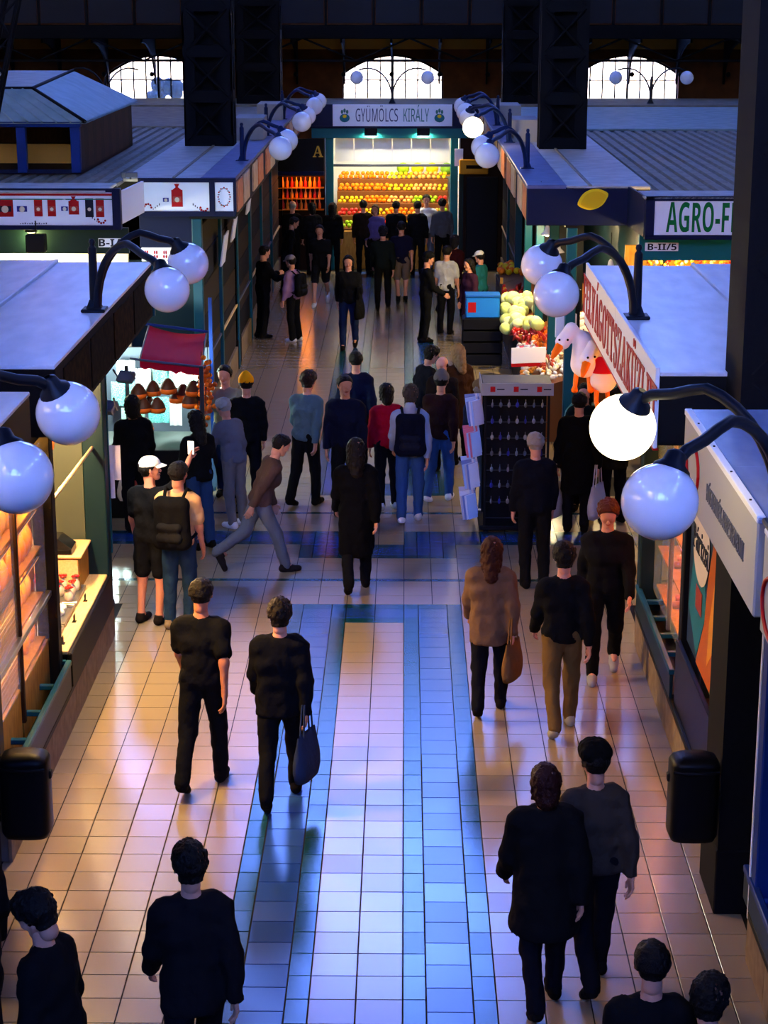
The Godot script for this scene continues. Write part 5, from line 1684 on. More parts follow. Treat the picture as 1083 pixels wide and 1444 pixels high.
	# garlands of orange peppers
	for q in [[288, 505, 9], [293, 512, 11], [284, 520, 8], [297, 530, 9], [290, 570, 6], [279, 575, 5]]:
		var o := thing("pepper_garland", "garland of small orange peppers hanging at the corner of the souvenir stall", "garland", atz(q[0], q[1], -23.3 + rng.randf_range(-0.3, 0.2)), rng.randf() * 6.0, "pepper garlands of the souvenir stall")
		for i in q[2]:
			b = MB.new()
			b.ball(Vector3.ZERO, Vector3(0.036, 0.032, 0.036), 8, 6)
			part(o, "pepper", b.mesh(), [M.fruit_orange, M.amber, M.basket_rim][i % 3], Vector3(rng.randf_range(-0.045, 0.045), -i * 0.055, rng.randf_range(-0.045, 0.045)))
		part(o, "cord", cord, M.black, Vector3(0, -0.1, 0))
	# cool lamps
	for x in [-3.9, -3.0]:
		lamp_disc(Vector3(x, 1.72, -24.7), Color(0.86, 1.0, 0.97), 3.6, "cool round lamp below the awning, %s" % ("by the turquoise cloth" if x < -3.5 else "by the pepper garlands"))
	# two spot lamps outside on brackets, a chain, tea towels
	flood(atz(178, 532, -22.85), Vector3(0.4, -1, -0.9), Color(0.95, 1.0, 1.0), 3.0, "grey flood lamp above the souvenir stall facing its cloths")
	flood(atz(150, 575, -18.56), Vector3(0.2, -1, -0.6), Color(1.0, 0.98, 0.92), 4.0, "grey flood lamp at the teal corner post of the pastry counter")
	for q in [[158, 628, 0.16, 0.36, "longer"], [152, 662, 0.13, 0.3, "shorter"]]:
		b = MB.new()
		rows = []
		for j in 5:
			var r := PackedVector3Array()
			for i in 6:
				r.append(Vector3(lerpf(-q[2], q[2], i / 5.0) * 0.5, -j * q[3] * 0.25, 0.01 * sin(i * 2.0)))
			rows.append(r)
		b.skin(rows, false)
		single("tea_towel", b.mesh(), M.white, "%s white tea towel hanging beside the teal corner post" % q[4], "towel", atz(q[0], q[1], -18.53))
	for q in [[172, 690, M.plastic_clear], [190, 694, M.meat]]:
		b = MB.new()
		pouch(b, Vector3(0.12, 0.3, 0.05))
		single("hanging_packet", b.mesh(), q[2], "clear packet hanging in front of the souvenir stall counter, %s" % ("pale" if q[0] < 180 else "reddish"), "packet", atz(q[0], q[1], -22.85))

# ---------------------------------------------------------------- vegetable stand on the right
func produce_stall() -> void:
	var k := thing("vegetable_stand", "long sloping vegetable stand in the open front below the lemon fascia", "stand")
	for i in 9:
		var z := -27.3 - i * 1.3
		bp(k, "front_board", M.teal_dark, Vector3(1.88, 0, z - 1.28), Vector3(1.94, 0.8, z), 0.006)
		var b := MB.new()
		b.slab(PackedVector2Array([Vector2(1.94, 0), Vector2(3.3, 0), Vector2(3.3, 1.22), Vector2(1.94, 0.80)]), -1.28, Transform3D(Basis(), Vector3(0, 0, z)))
		part(k, "sloping_board", b.mesh(), M.wood_dark)
		bp(k, "divider", M.wood, Vector3(1.9, 0.78, z - 0.02), Vector3(1.96, 0.92, z + 0.02), 0.004)
	var top := func(x: float) -> float: return 0.80 + (x - 1.94) * 0.309
	var b := MB.new()
	# a cabbage: leafy ball
	var rows := []
	for j in 9:
		var a := PI * j / 8.0
		var r := PackedVector3Array()
		for i in 14:
			var an := TAU * i / 14.0
			var q := 1.0 + 0.05 * sin(an * 3.0 + j * 1.3) + 0.03 * sin(an * 7.0)
			r.append(Vector3(cos(an) * sin(a) * q, cos(a) * 0.88, sin(an) * sin(a) * q))
		rows.append(r)
	b.skin(rows)
	var cabbage := b.mesh()
	b = MB.new()
	b.lathe([[0.0, 0.72], [0.12, 0.7], [0.2, 0.5], [0.8, 0.3], [1.0, 0.0], [0.8, -0.5], [0.3, -0.8], [0.0, -0.8]], 10)
	var bulb := b.mesh()
	b = MB.new()
	b.tube([Vector3(0, 1.1, 0), Vector3(0.05, 0.8, 0), Vector3(0.0, 0.6, 0), Vector3(0, 0.0, 0), Vector3(0.1, -0.8, 0), Vector3(0.2, -1.5, 0)], [0.05, 0.1, 0.5, 0.55, 0.35, 0.03], 8)
	var pepper := b.mesh()
	b = MB.new()
	b.ball(Vector3.ZERO, Vector3.ONE, 10, 7)
	var ball := b.mesh()
	# zones as pixels of the photograph: x0, y0, x1, y1, mesh, radius, materials, count
	var zones := [
		[[712, 422, 770, 464], cabbage, 0.115, [M.cabbage, M.cabbage2], 46, "cabbage", "pale green cabbage in the heap below the opal globes", "cabbages on the vegetable stand"],
		[[708, 404, 745, 424], pepper, 0.05, [M.chili, M.pepper_dark], 46, "chili", "dark red dried chili in the heap behind the cabbages", "dried chilies on the vegetable stand"],
		[[722, 466, 772, 482], pepper, 0.06, [M.pepper, M.pepper_dark], 52, "red_pepper", "glossy red pepper in the heap before the cabbages", "red peppers on the vegetable stand"],
		[[752, 470, 776, 492], pepper, 0.055, [M.fruit_orange, M.amber], 30, "orange_pepper", "orange pepper in the heap beside the red peppers", "orange peppers on the vegetable stand"],
		[[774, 462, 792, 508], bulb, 0.05, [M.garlic, M.cream], 44, "onion", "white onion in the heap beside the orange peppers", "onions on the vegetable stand"],
		[[730, 486, 760, 500], ball, 0.042, [M.radish, M.garlic], 40, "radish", "small pink and white radish behind the white price card", "radishes on the vegetable stand"],
		[[758, 496, 790, 522], pepper, 0.05, [M.meat, M.cream], 44, "carrot", "pinkish root vegetable in the heap beside the price card", "roots on the vegetable stand"],
		[[735, 514, 766, 530], bulb, 0.042, [M.garlic, M.gold], 40, "garlic", "garlic bulb in the heap at the end of the vegetable stand", "garlic on the vegetable stand"],
		[[772, 508, 806, 534], bulb, 0.04, [M.garlic, M.white], 50, "small_onion", "small white onion in the heap nearest the postcard rack", "small onions on the vegetable stand"],
		[[704, 374, 738, 386], ball, 0.06, [M.lemon, M.fruit_orange], 40, "quince", "yellow fruit in the heap at the far end of the vegetable stand", "yellow fruit on the vegetable stand"],
		[[816, 444, 836, 476], ball, 0.06, [M.cream, M.garlic], 40, "turnip", "cream turnip heaped in the lit back of the vegetable stand", "turnips on the vegetable stand"]]
	for zn in zones:
		var r: Array = zn[0]
		for i in zn[4]:
			var px := lerpf(r[0], r[2], rng.randf())
			var py := lerpf(r[1], r[3], rng.randf())
			var rad: float = zn[2] * rng.randf_range(0.85, 1.12)
			var p := gnd(px, py, 1.0)
			for it in 4:
				p = gnd(px, py, top.call(p.x) + rad)
			p.y += rng.randf_range(0.0, 1.0) * rad * 0.9
			if absf(p.x - 2.65) < 0.55 and absf(p.z + 32.6) < 0.5: p.z += 1.0 if p.z > -32.6 else -1.0
			var o := single(zn[5], zn[1], zn[3][i % zn[3].size()], zn[6], "vegetable", p, Vector3(rng.randf_range(-0.8, 0.8), rng.randf() * 6.0, rng.randf_range(-0.8, 0.8)), zn[7])
			o.scale = Vector3.ONE * rad
	var card := thing("price_card", "white price card standing among the radishes", "price card", gnd(745, 512, 0.98), 0.2)
	bp(card, "board", M.white, Vector3(-0.27, 0, -0.01), Vector3(0.27, 0.24, 0.01), 0.004)
	bp(card, "red_edge", M.red, Vector3(-0.27, -0.05, -0.01), Vector3(0.27, 0.0, 0.012), 0.002)
	# lamps above the stand
	for q in [[-29.2, "above the garlic heaps"], [-31.4, "above the red peppers"], [-34.0, "above the cabbages"]]:
		bell_lamp(Vector3(2.35, 2.55, q[0]), Color(1.0, 0.88, 0.64), 11.0, "white bell lamp hanging %s" % q[1], "bell lamps over the vegetable stand")
	bell_lamp(Vector3(3.0, 2.5, -27.6), Color(1.0, 0.86, 0.6), 6.0, "white bell lamp hanging over the turnips", "bell lamps over the vegetable stand")
	# bags hanging from the front rail
	var rail := MB.new()
	rail.tube([Vector3(2.05, 2.35, -26.4), Vector3(2.05, 2.35, -29.0)], 0.015, 6)
	part(k, "hanging_rail", rail.mesh(), M.steel_dark)
	bp(k, "rail_post", M.black, Vector3(2.3, 0, -26.5), Vector3(2.46, 2.4, -26.36), 0.006)
	var tb := thing("tote_bag", "white tote bag with red print hanging at the vegetable stand", "bag", atz(798, 456, -26.3))
	bp(tb, "cloth", M.white, Vector3(-0.15, -0.2, -0.015), Vector3(0.15, 0.14, 0.015), 0.012)
	bp(tb, "print", M.red, Vector3(-0.02, -0.02, 0.015), Vector3(0.09, 0.08, 0.018), 0.0)
	# plush geese at the corner of the butcher kiosk
	for q in [[822, 498, 0.0, "head down with orange bill beside the white lettered sign"], [848, 520, 0.5, "with crimson vest under the corner of the lettered sign"]]:
		goose(atz(q[0], q[1], -18.12), q[2], q[3])
	# blue shopping crate and dark crates beside the aisle
	var cr := thing("cooler_box", "bright blue cooler box with red print on a dark crate", "box", gnd(680, 446, 0.85))
	bp(cr, "body", M.cooler, Vector3(-0.3, 0, -0.2), Vector3(0.3, 0.36, 0.2), 0.02)
	bp(cr, "lid", M.cooler_dark, Vector3(-0.31, 0.36, -0.21), Vector3(0.31, 0.41, 0.21), 0.012)
	bp(cr, "print", M.red, Vector3(-0.26, 0.1, 0.2), Vector3(-0.12, 0.28, 0.203), 0.0)
	var cp := gnd(680, 446, 0.85)
	single("dark_crate", crate_mesh(), M.black, "tall black crate under the blue cooler box", "crate", Vector3(cp.x, 0, cp.z))

func crate_mesh() -> Mesh:
	var b := MB.new()
	for i in 4:
		b.box(Vector3(-0.34, 0.02 + i * 0.21, -0.24), Vector3(0.34, 0.20 + i * 0.21, -0.21), 0.004)
		b.box(Vector3(-0.34, 0.02 + i * 0.21, 0.21), Vector3(0.34, 0.20 + i * 0.21, 0.24), 0.004)
		for s in [-1.0, 1.0]:
			b.box(Vector3(s * 0.34 - 0.015, 0.02 + i * 0.21, -0.22), Vector3(s * 0.34 + 0.015, 0.20 + i * 0.21, 0.22), 0.004)
	b.box(Vector3(-0.33, 0.0, -0.23), Vector3(0.33, 0.03, 0.23), 0.004)
	b.box(Vector3(-0.33, 0.82, -0.23), Vector3(0.33, 0.848, 0.23), 0.004)
	return b.mesh()

func goose(at: Vector3, turn: float, how: String) -> void:
	var o := thing("plush_goose", "white plush goose hanging %s" % how, "plush toy", at, turn)
	part(o, "body", iso([[Vector3(0, 0.12, 0), Vector3(0.02, -0.1, 0), 0.1, 0.14], [Vector3(0, 0.1, 0), Vector3(-0.12, 0.24, 0.02), 0.07, 0.05], [Vector3(-0.12, 0.24, 0.02), Vector3(-0.2, 0.12, 0.05), 0.06, 0.075], [Vector3(0.1, 0.08, 0.02), Vector3(0.2, -0.08, 0.05), 0.05, 0.03]], [], 0.016, 0.04), M.plush)
	var b := MB.new()
	b.tube([Vector3(-0.23, 0.09, 0.08), Vector3(-0.28, 0.02, 0.11), Vector3(-0.31, -0.03, 0.13)], [0.045, 0.035, 0.015], 8)
	part(o, "bill", b.mesh(), M.fruit_orange)
	for s in [-1.0, 1.0]:
		b = MB.new()
		b.tube([Vector3(s * 0.06, -0.2, 0.02), Vector3(s * 0.07, -0.32, 0.03), Vector3(s * 0.08, -0.35, 0.09)], [0.025, 0.022, 0.035], 8)
		part(o, "foot", b.mesh(), M.fruit_orange)
		b = MB.new()
		b.ball(Vector3(-0.2 + s * 0.04, 0.15, 0.115), Vector3.ONE * 0.012, 8, 6)
		part(o, "eye", b.mesh(), M.black)
	if turn > 0.1:
		part(o, "vest", iso([[Vector3(0, 0.11, 0), Vector3(0.015, 0.0, 0), 0.118, 0.15]], [[Vector3(0, -0.03, 0), Vector3(0, -1, 0)], [Vector3(0, 0.14, 0), Vector3(0, 1, 0)]], 0.018, 0.02), M.awning)
	b = MB.new()
	b.tube([Vector3(0, 0.2, 0), Vector3(0, SILL - 0.055 - at.y, 0)], 0.005, 5)
	part(o, "loop", b.mesh(), M.black)

# ---------------------------------------------------------------- postcard rack
func postcard_rack() -> void:
	var o := thing("postcard_rack", "black square souvenir rack with white header and postcards on one side", "rack", Vector3(1.36, 0, -22.65), 0.0)
	for x in [-0.38, 0.38]:
		for z in [-0.3, 0.3]:
			bp(o, "upright", M.black, Vector3(x - 0.015, 0.08, z - 0.015), Vector3(x + 0.015, 1.86, z + 0.015), 0.003)
	bp(o, "top", M.black, Vector3(-0.42, 1.80, -0.34), Vector3(0.42, 1.86, 0.34), 0.01)
	for q in [[Vector3(-0.43, 1.74, 0.335), Vector3(0.43, 1.89, 0.35)], [Vector3(-0.44, 1.74, -0.35), Vector3(-0.425, 1.89, 0.35)]]:
		var h := bp(o, "header", M.white_dull, q[0], q[1], 0.003, "white header strip with red marks")
		if q[1].x > 0:
			for i in 3:
				bp(h, "printed_mark", M.red, Vector3(-0.33 + i * 0.28, -0.03, 0.0075), Vector3(-0.27 + i * 0.28, 0.035, 0.0095), 0.0)
				bp(h, "printed_line", M.ink, Vector3(-0.25 + i * 0.28, -0.005, 0.0075), Vector3(-0.16 + i * 0.28, 0.008, 0.0095), 0.0)
	bp(o, "base", M.black, Vector3(-0.44, 0.06, -0.36), Vector3(0.44, 0.12, 0.36), 0.01)
	for x in [-0.36, 0.36]:
		for z in [-0.28, 0.28]:
			var b := MB.new()
			b.lathe([[0.0, 0.03], [0.02, 0.028], [0.03, 0.0], [0.02, -0.028], [0.0, -0.03]], 10, Transform3D(Basis(Vector3.FORWARD, PI / 2), Vector3(x, 0.03, z)))
			part(o, "caster", b.mesh(), M.black)
	bp(o, "inner_panel", M.black, Vector3(-0.36, 0.12, -0.02), Vector3(0.36, 1.78, 0.02), 0.0)
	for i in 8:
		bp(o, "shelf_wire", M.steel_dark, Vector3(-0.38, 0.2 + i * 0.2, 0.29), Vector3(0.38, 0.207 + i * 0.2, 0.30), 0.0)
	# postcards in wire pockets on the left side and its front edge
	var cols := [M.card_a, M.card_b, M.card_c, M.card_d]
	for row in 4:
		for c in 3:
			for q in 4:
				var y := 0.22 + row * 0.39
				single("postcard_bundle", bm(Vector3(0.13, 0.31, 0.012), 0.002), cols[(row + c * 2 + q) % 4] if row != 2 else [M.card_a, M.card_e][q % 2], "pale postcard in the %s row of wire pockets on the black rack" % ["lowest", "second lowest", "second highest", "highest"][row], "postcard", Vector3(1.36 - 0.47 - q * 0.024 - (3 - row) * 0.02, y + 0.13, -22.65 + 0.30 - c * 0.19 + q * 0.006), Vector3(0.0, 0.5 - c * 0.35, 0.14), "postcards on the black rack")
	# key rings and magnets on the front
	for row in 7:
		for c in 7:
			var b := MB.new()
			b.ball(Vector3.ZERO, Vector3(0.022, 0.034, 0.01), 7, 5)
			b.tube([Vector3(0, 0.03, 0), Vector3(0, 0.065, 0)], 0.004, 5)
			single("key_ring", b.mesh(), [M.steel, M.grey, M.white_dull, M.violet][(row * 3 + c) % 4], "small key ring in the %s row on the front of the black rack" % ["first", "second", "third", "fourth", "fifth", "sixth", "seventh"][row], "key ring", Vector3(1.36 - 0.30 + c * 0.1, 1.62 - row * 0.2, -22.65 + 0.315), Vector3(0, rng.randf(), 0), "key rings on the black rack")

# ---------------------------------------------------------------- smooth bodies
# surface round tapered bones [a, b, ra, rb], cut by planes [point, normal]; surface nets on a grid
var fold_map: NoiseTexture2D
var hair_map: NoiseTexture2D
var fold_noise := FastNoiseLite.new()
func iso(bones: Array, planes: Array, cell: float, k: float, fold := 0.0, freq := 9.0) -> ArrayMesh:
	var lo := Vector3.ONE * 1e9
	var hi := -lo
	for b in bones:
		var r := maxf(b[2], b[3]) + cell * 2.0
		lo = lo.min(b[0] - Vector3.ONE * r).min(b[1] - Vector3.ONE * r)
		hi = hi.max(b[0] + Vector3.ONE * r).max(b[1] + Vector3.ONE * r)
	var nx := int((hi.x - lo.x) / cell) + 2
	var ny := int((hi.y - lo.y) / cell) + 2
	var nz := int((hi.z - lo.z) / cell) + 2
	var g := PackedFloat32Array()
	g.resize(nx * ny * nz)
	g.fill(1.0)
	var sxy := nx * ny
	for b in bones:
		var a: Vector3 = b[0]
		var e: Vector3 = b[1]
		var ra: float = b[2]
		var dr: float = b[3] - b[2]
		var ab := e - a
		var l2 := maxf(ab.length_squared(), 1e-9)
		var m := maxf(b[2], b[3]) + k + cell * 1.5
		var p0 := (a.min(e) - Vector3.ONE * m - lo) / cell
		var p1 := (a.max(e) + Vector3.ONE * m - lo) / cell
		var x0 := maxi(0, int(p0.x))
		var x1 := mini(nx - 1, int(p1.x) + 1)
		for z in range(maxi(0, int(p0.z)), mini(nz - 1, int(p1.z) + 1) + 1):
			for y in range(maxi(0, int(p0.y)), mini(ny - 1, int(p1.y) + 1) + 1):
				var row := z * sxy + y * nx
				for x in range(x0, x1 + 1):
					var p := lo + Vector3(x, y, z) * cell - a
					var t := clampf(p.dot(ab) / l2, 0.0, 1.0)
					var d := (p - ab * t).length() - ra - dr * t
					if d > m: continue
					var old := g[row + x]
					var h := maxf(k - absf(old - d), 0.0) / k
					g[row + x] = minf(old, d) - h * h * k * 0.25
	if fold > 0.0:                                     # creases: the skin moves in and out a little
		fold_noise.frequency = 1.0
		var q := 0
		for z in nz:
			for y in ny:
				for x in nx:
					if g[q] < cell * 2.0 and g[q] > -cell * 2.0:
						var w := lo + Vector3(x, y, z) * cell
						g[q] += fold * fold_noise.get_noise_3d(w.x * freq, w.y * freq * 0.7, w.z * freq)
					q += 1
	for pl in planes:
		var pt: Vector3 = pl[0] - lo
		var n: Vector3 = pl[1].normalized()
		var i := 0
		for z in nz:
			for y in ny:
				for x in nx:
					if g[i] < cell * 2.5:
						var d := (Vector3(x, y, z) * cell - pt).dot(n)
						if d > g[i]: g[i] = d
					i += 1
	var ids := PackedInt32Array()
	ids.resize(g.size())
	ids.fill(-1)
	var vs := PackedVector3Array()
	var idx := PackedInt32Array()
	var off := [0, 1, nx, nx + 1, sxy, sxy + 1, sxy + nx, sxy + nx + 1]
	var cor := [Vector3(0, 0, 0), Vector3(1, 0, 0), Vector3(0, 1, 0), Vector3(1, 1, 0), Vector3(0, 0, 1), Vector3(1, 0, 1), Vector3(0, 1, 1), Vector3(1, 1, 1)]
	var edges := [[0, 1], [2, 3], [4, 5], [6, 7], [0, 2], [1, 3], [4, 6], [5, 7], [0, 4], [1, 5], [2, 6], [3, 7]]
	var lim := cell * 2.4
	for z in nz - 1:
		for y in ny - 1:
			for x in nx - 1:
				var i := z * sxy + y * nx + x
				var v0 := g[i]
				if v0 > lim or v0 < -lim: continue
				var inside := 0
				for c in 8:
					if g[i + off[c]] < 0.0: inside += 1
				if inside == 0 or inside == 8: continue
				var s := Vector3.ZERO
				var cnt := 0
				for e in edges:
					var a := g[i + off[e[0]]]
					var b := g[i + off[e[1]]]
					if (a < 0.0) != (b < 0.0):
						s += cor[e[0]].lerp(cor[e[1]], a / (a - b))
						cnt += 1
				ids[i] = vs.size()
				vs.append(lo + (Vector3(x, y, z) + s / cnt) * cell)
				if x > 0 and y > 0 and z > 0:
					if (v0 < 0.0) != (g[i + 1] < 0.0):
						_face(idx, ids, i, i - nx, i - nx - sxy, i - sxy, v0 < 0.0)
					if (v0 < 0.0) != (g[i + nx] < 0.0):
						_face(idx, ids, i, i - sxy, i - sxy - 1, i - 1, v0 < 0.0)
					if (v0 < 0.0) != (g[i + sxy] < 0.0):
						_face(idx, ids, i, i - 1, i - 1 - nx, i - nx, v0 < 0.0)
	var ns := PackedVector3Array()
	ns.resize(vs.size())
	for t in range(0, idx.size(), 3):
		var n := (vs[idx[t + 2]] - vs[idx[t]]).cross(vs[idx[t + 1]] - vs[idx[t]])
		ns[idx[t]] += n
		ns[idx[t + 1]] += n
		ns[idx[t + 2]] += n
	var cs := PackedColorArray()
	cs.resize(vs.size())
	cs.fill(Color.WHITE)
	for i in ns.size():
		ns[i] = ns[i].normalized()
	var arr := []
	arr.resize(Mesh.ARRAY_MAX)
	arr[Mesh.ARRAY_VERTEX] = vs
	arr[Mesh.ARRAY_NORMAL] = ns
	arr[Mesh.ARRAY_COLOR] = cs
	arr[Mesh.ARRAY_INDEX] = idx
	var mesh := ArrayMesh.new()
	if vs.size() > 2 and idx.size() > 2:
		mesh.add_surface_from_arrays(Mesh.PRIMITIVE_TRIANGLES, arr)
	return mesh
func _face(idx: PackedInt32Array, ids: PackedInt32Array, a: int, b: int, c: int, d: int, flip: bool) -> void:
	if ids[a] < 0 or ids[b] < 0 or ids[c] < 0 or ids[d] < 0: return
	if flip: idx.append_array([ids[a], ids[c], ids[b], ids[a], ids[d], ids[c]])
	else: idx.append_array([ids[a], ids[b], ids[c], ids[a], ids[c], ids[d]])

var proto := {}
func make_protos() -> void:
	# head: origin in the middle, looking to -z
	var hd := iso([
		[Vector3(0, 0.032, 0.022), Vector3(0, 0.034, -0.018), 0.084, 0.080],
		[Vector3(0, -0.015, -0.028), Vector3(0, -0.072, -0.044), 0.060, 0.040],
		[Vector3(0.046, -0.045, -0.004), Vector3(0.016, -0.09, -0.058), 0.026, 0.02],
		[Vector3(-0.046, -0.045, -0.004), Vector3(-0.016, -0.09, -0.058), 0.026, 0.02],
		[Vector3(0, -0.094, -0.064), Vector3(0, -0.092, -0.068), 0.02, 0.018],
		[Vector3(-0.034, 0.02, -0.076), Vector3(0.034, 0.02, -0.076), 0.014, 0.014],
		[Vector3(0.042, -0.022, -0.062), Vector3(0.04, -0.03, -0.06), 0.022, 0.02],
		[Vector3(-0.042, -0.022, -0.062), Vector3(-0.04, -0.03, -0.06), 0.022, 0.02],
		[Vector3(0, -0.03, 0.03), Vector3(0, -0.11, 0.025), 0.055, 0.055]], [], 0.006, 0.022)
	var st := SurfaceTool.new()
	st.append_from(hd, 0, Transform3D())
	var feat := MB.new()
	for s in [-1.0, 1.0]:
		feat.col = Color(0.8, 0.8, 0.8)
		feat.ball(Vector3(s * 0.031, 0.0, -0.079), Vector3(0.014, 0.008, 0.008), 10, 8)
		feat.col = Color(0.04, 0.03, 0.03)
		feat.ball(Vector3(s * 0.031, 0.0, -0.085), Vector3(0.006, 0.006, 0.004), 8, 6)
		feat.tube([Vector3(s * 0.014, 0.019, -0.091), Vector3(s * 0.03, 0.024, -0.09), Vector3(s * 0.046, 0.018, -0.08)], [0.003, 0.004, 0.002], 6)
		feat.col = Color.WHITE
	feat.col = Color(0.75, 0.38, 0.36)
	feat.tube([Vector3(-0.022, -0.058, -0.083), Vector3(0, -0.055, -0.091), Vector3(0.022, -0.058, -0.083)], [0.003, 0.006, 0.003], 7)
	feat.tube([Vector3(-0.02, -0.061, -0.083), Vector3(0, -0.064, -0.090), Vector3(0.02, -0.061, -0.083)], [0.003, 0.007, 0.003], 7)
	feat.col = Color.WHITE
	st.append_from(feat.mesh(), 0, Transform3D())
	var nose := iso([[Vector3(0, 0.008, -0.084), Vector3(0, -0.026, -0.102), 0.009, 0.012], [Vector3(-0.011, -0.032, -0.094), Vector3(0.011, -0.032, -0.094), 0.009, 0.009]], [], 0.004, 0.012)
	st.append_from(nose, 0, Transform3D())
	var ear := iso([[Vector3(0.080, 0.012, 0.008), Vector3(0.082, -0.02, 0.004), 0.016, 0.012], [Vector3(0.08, 0.0, 0.016), Vector3(0.074, -0.02, 0.0), 0.012, 0.012]], [], 0.005, 0.01)
	st.append_from(ear, 0, Transform3D())
	st.append_from(ear, 0, Transform3D(Basis.from_scale(Vector3(-1, 1, 1)), Vector3.ZERO))
	proto.head = st.commit()
	# hair and hats in the frame of the head
	var dome := [[Vector3(0, 0.036, 0.026), Vector3(0, 0.040, -0.014), 0.094, 0.090], [Vector3(0, 0.0, 0.03), Vector3(0, -0.03, 0.03), 0.088, 0.07]]
	var hairline := [[Vector3(0, 0.055, -0.06), Vector3(0, -0.62, -0.78)], [Vector3(0, -0.06, 0.04), Vector3(0, -1, -0.1)]]
	proto.hair_short = iso(dome, hairline, 0.008, 0.03, 0.012, 30.0)
	proto.hair_full = iso([[Vector3(0, 0.045, 0.03), Vector3(0, 0.052, -0.022), 0.102, 0.096], [Vector3(0, 0.0, 0.035), Vector3(0, -0.05, 0.035), 0.09, 0.07]], [[Vector3(0, 0.06, -0.07), Vector3(0, -0.55, -0.83)], [Vector3(0, -0.085, 0.04), Vector3(0, -1, -0.1)]], 0.008, 0.03, 0.02, 28.0)
	proto.hair_long = iso(dome + [[Vector3(0, 0.0, 0.045), Vector3(0, -0.26, 0.075), 0.086, 0.075], [Vector3(0.06, 0.0, 0.02), Vector3(0.07, -0.2, 0.03), 0.045, 0.035], [Vector3(-0.06, 0.0, 0.02), Vector3(-0.07, -0.2, 0.03), 0.045, 0.035]], [[Vector3(0, 0.055, -0.06), Vector3(0, -0.45, -0.89)]], 0.009, 0.03, 0.02, 26.0)
	proto.hair_bob = iso(dome + [[Vector3(0, 0.0, 0.035), Vector3(0, -0.11, 0.045), 0.088, 0.075], [Vector3(0.06, 0.0, 0.0), Vector3(0.07, -0.10, 0.0), 0.04, 0.035], [Vector3(-0.06, 0.0, 0.0), Vector3(-0.07, -0.10, 0.0), 0.04, 0.035]], [[Vector3(0, 0.055, -0.055), Vector3(0, -0.4, -0.92)]], 0.009, 0.03, 0.016, 26.0)
	proto.hair_bun = iso(dome + [[Vector3(0, 0.06, 0.11), Vector3(0, 0.07, 0.12), 0.042, 0.04]], hairline, 0.008, 0.02)
	proto.hair_fringe = iso([[Vector3(0, 0.0, 0.03), Vector3(0, -0.03, 0.03), 0.092, 0.075]], [[Vector3(0, 0.03, 0), Vector3(0, 1, -0.3)], [Vector3(0, 0.03, -0.03), Vector3(0, -0.3, -0.95)], [Vector3(0, -0.06, 0.04), Vector3(0, -1, -0.1)]], 0.008, 0.02)
	proto.beanie = iso([[Vector3(0, 0.045, 0.026), Vector3(0, 0.05, -0.014), 0.102, 0.098], [Vector3(0, 0.12, 0.02), Vector3(0, 0.12, 0.0), 0.05, 0.05]], [[Vector3(0, 0.015, 0), Vector3(0, -1, -0.25)]], 0.008, 0.03)
	var cap := SurfaceTool.new()
	cap.append_from(iso([[Vector3(0, 0.045, 0.022), Vector3(0, 0.045, -0.016), 0.098, 0.095]], [[Vector3(0, 0.04, 0), Vector3(0, -1, 0)]], 0.008, 0.02), 0, Transform3D())
	var br := MB.new()
	var rr := []
	for j in 3:
		var r := PackedVector3Array()
		for i in 11:
			var a := PI * (0.12 + 0.76 * i / 10.0)
			var q: float = [0.085, 0.13, 0.17][j]
			r.append(Vector3(cos(a) * minf(q, 0.095), 0.052 - 0.02 * j + 0.012 * sin(a), -sin(a) * q - 0.005))
		rr.append(r)
	br.skin(rr, false)
	cap.append_from(br.mesh(), 0, Transform3D())
	proto.cap = cap.commit()
	proto.beret = iso([[Vector3(-0.035, 0.075, 0.04), Vector3(0.03, 0.085, -0.03), 0.075, 0.075], [Vector3(0.035, 0.075, 0.04), Vector3(-0.03, 0.085, -0.03), 0.075, 0.075], [Vector3(0, 0.05, 0.02), Vector3(0, 0.05, -0.01), 0.095, 0.093]], [[Vector3(0, 0.03, 0), Vector3(0, -1, -0.2)]], 0.008, 0.03, 0.01, 20.0)
	# hands: wrist at the origin, fingers along -y, palm towards the body, thumb to -z
	for side in [-1.0, 1.0]:
		var bones := []
		for f in 4:
			var z := -0.03 + f * 0.02
			var l: float = [0.068, 0.078, 0.072, 0.056][f]
			var base := Vector3(0, -0.088 + absf(f - 1.2) * 0.004, z)
			bones.append([Vector3(0, -0.012, z * 0.55), base, 0.016, 0.012])
			var p1 := base + Vector3(-side * 0.008, -l * 0.45, 0)
			var p2 := p1 + Vector3(-side * 0.016, -l * 0.32, 0)
			var p3 := p2 + Vector3(-side * 0.018, -l * 0.2, 0)
			bones.append([base, p1, 0.0095, 0.009])
			bones.append([p1, p2, 0.009, 0.0085])
			bones.append([p2, p3, 0.0085, 0.0075])
		bones.append([Vector3(0, -0.03, -0.018), Vector3(-side * 0.012, -0.062, -0.046), 0.014, 0.012])
		bones.append([Vector3(-side * 0.012, -0.062, -0.046), Vector3(-side * 0.02, -0.10, -0.056), 0.011, 0.009])
		bones.append([Vector3(0, 0.03, 0), Vector3(0, -0.02, 0), 0.028, 0.026])
		proto["hand_r" if side > 0 else "hand_l"] = iso(bones, [], 0.0055, 0.008)
	# shoe: ankle above the origin, toe to -z
	proto.shoe = iso([[Vector3(0, 0.045, 0.045), Vector3(0, 0.04, -0.06), 0.045, 0.047], [Vector3(0, 0.035, -0.06), Vector3(0.0, 0.03, -0.16), 0.046, 0.036], [Vector3(0, 0.09, 0.02), Vector3(0, 0.05, 0.02), 0.045, 0.045]], [[Vector3(0, 0.0, 0), Vector3(0, -1, 0)], [Vector3(0, 0.105, 0), Vector3(0, 1, 0)]], 0.009, 0.02)
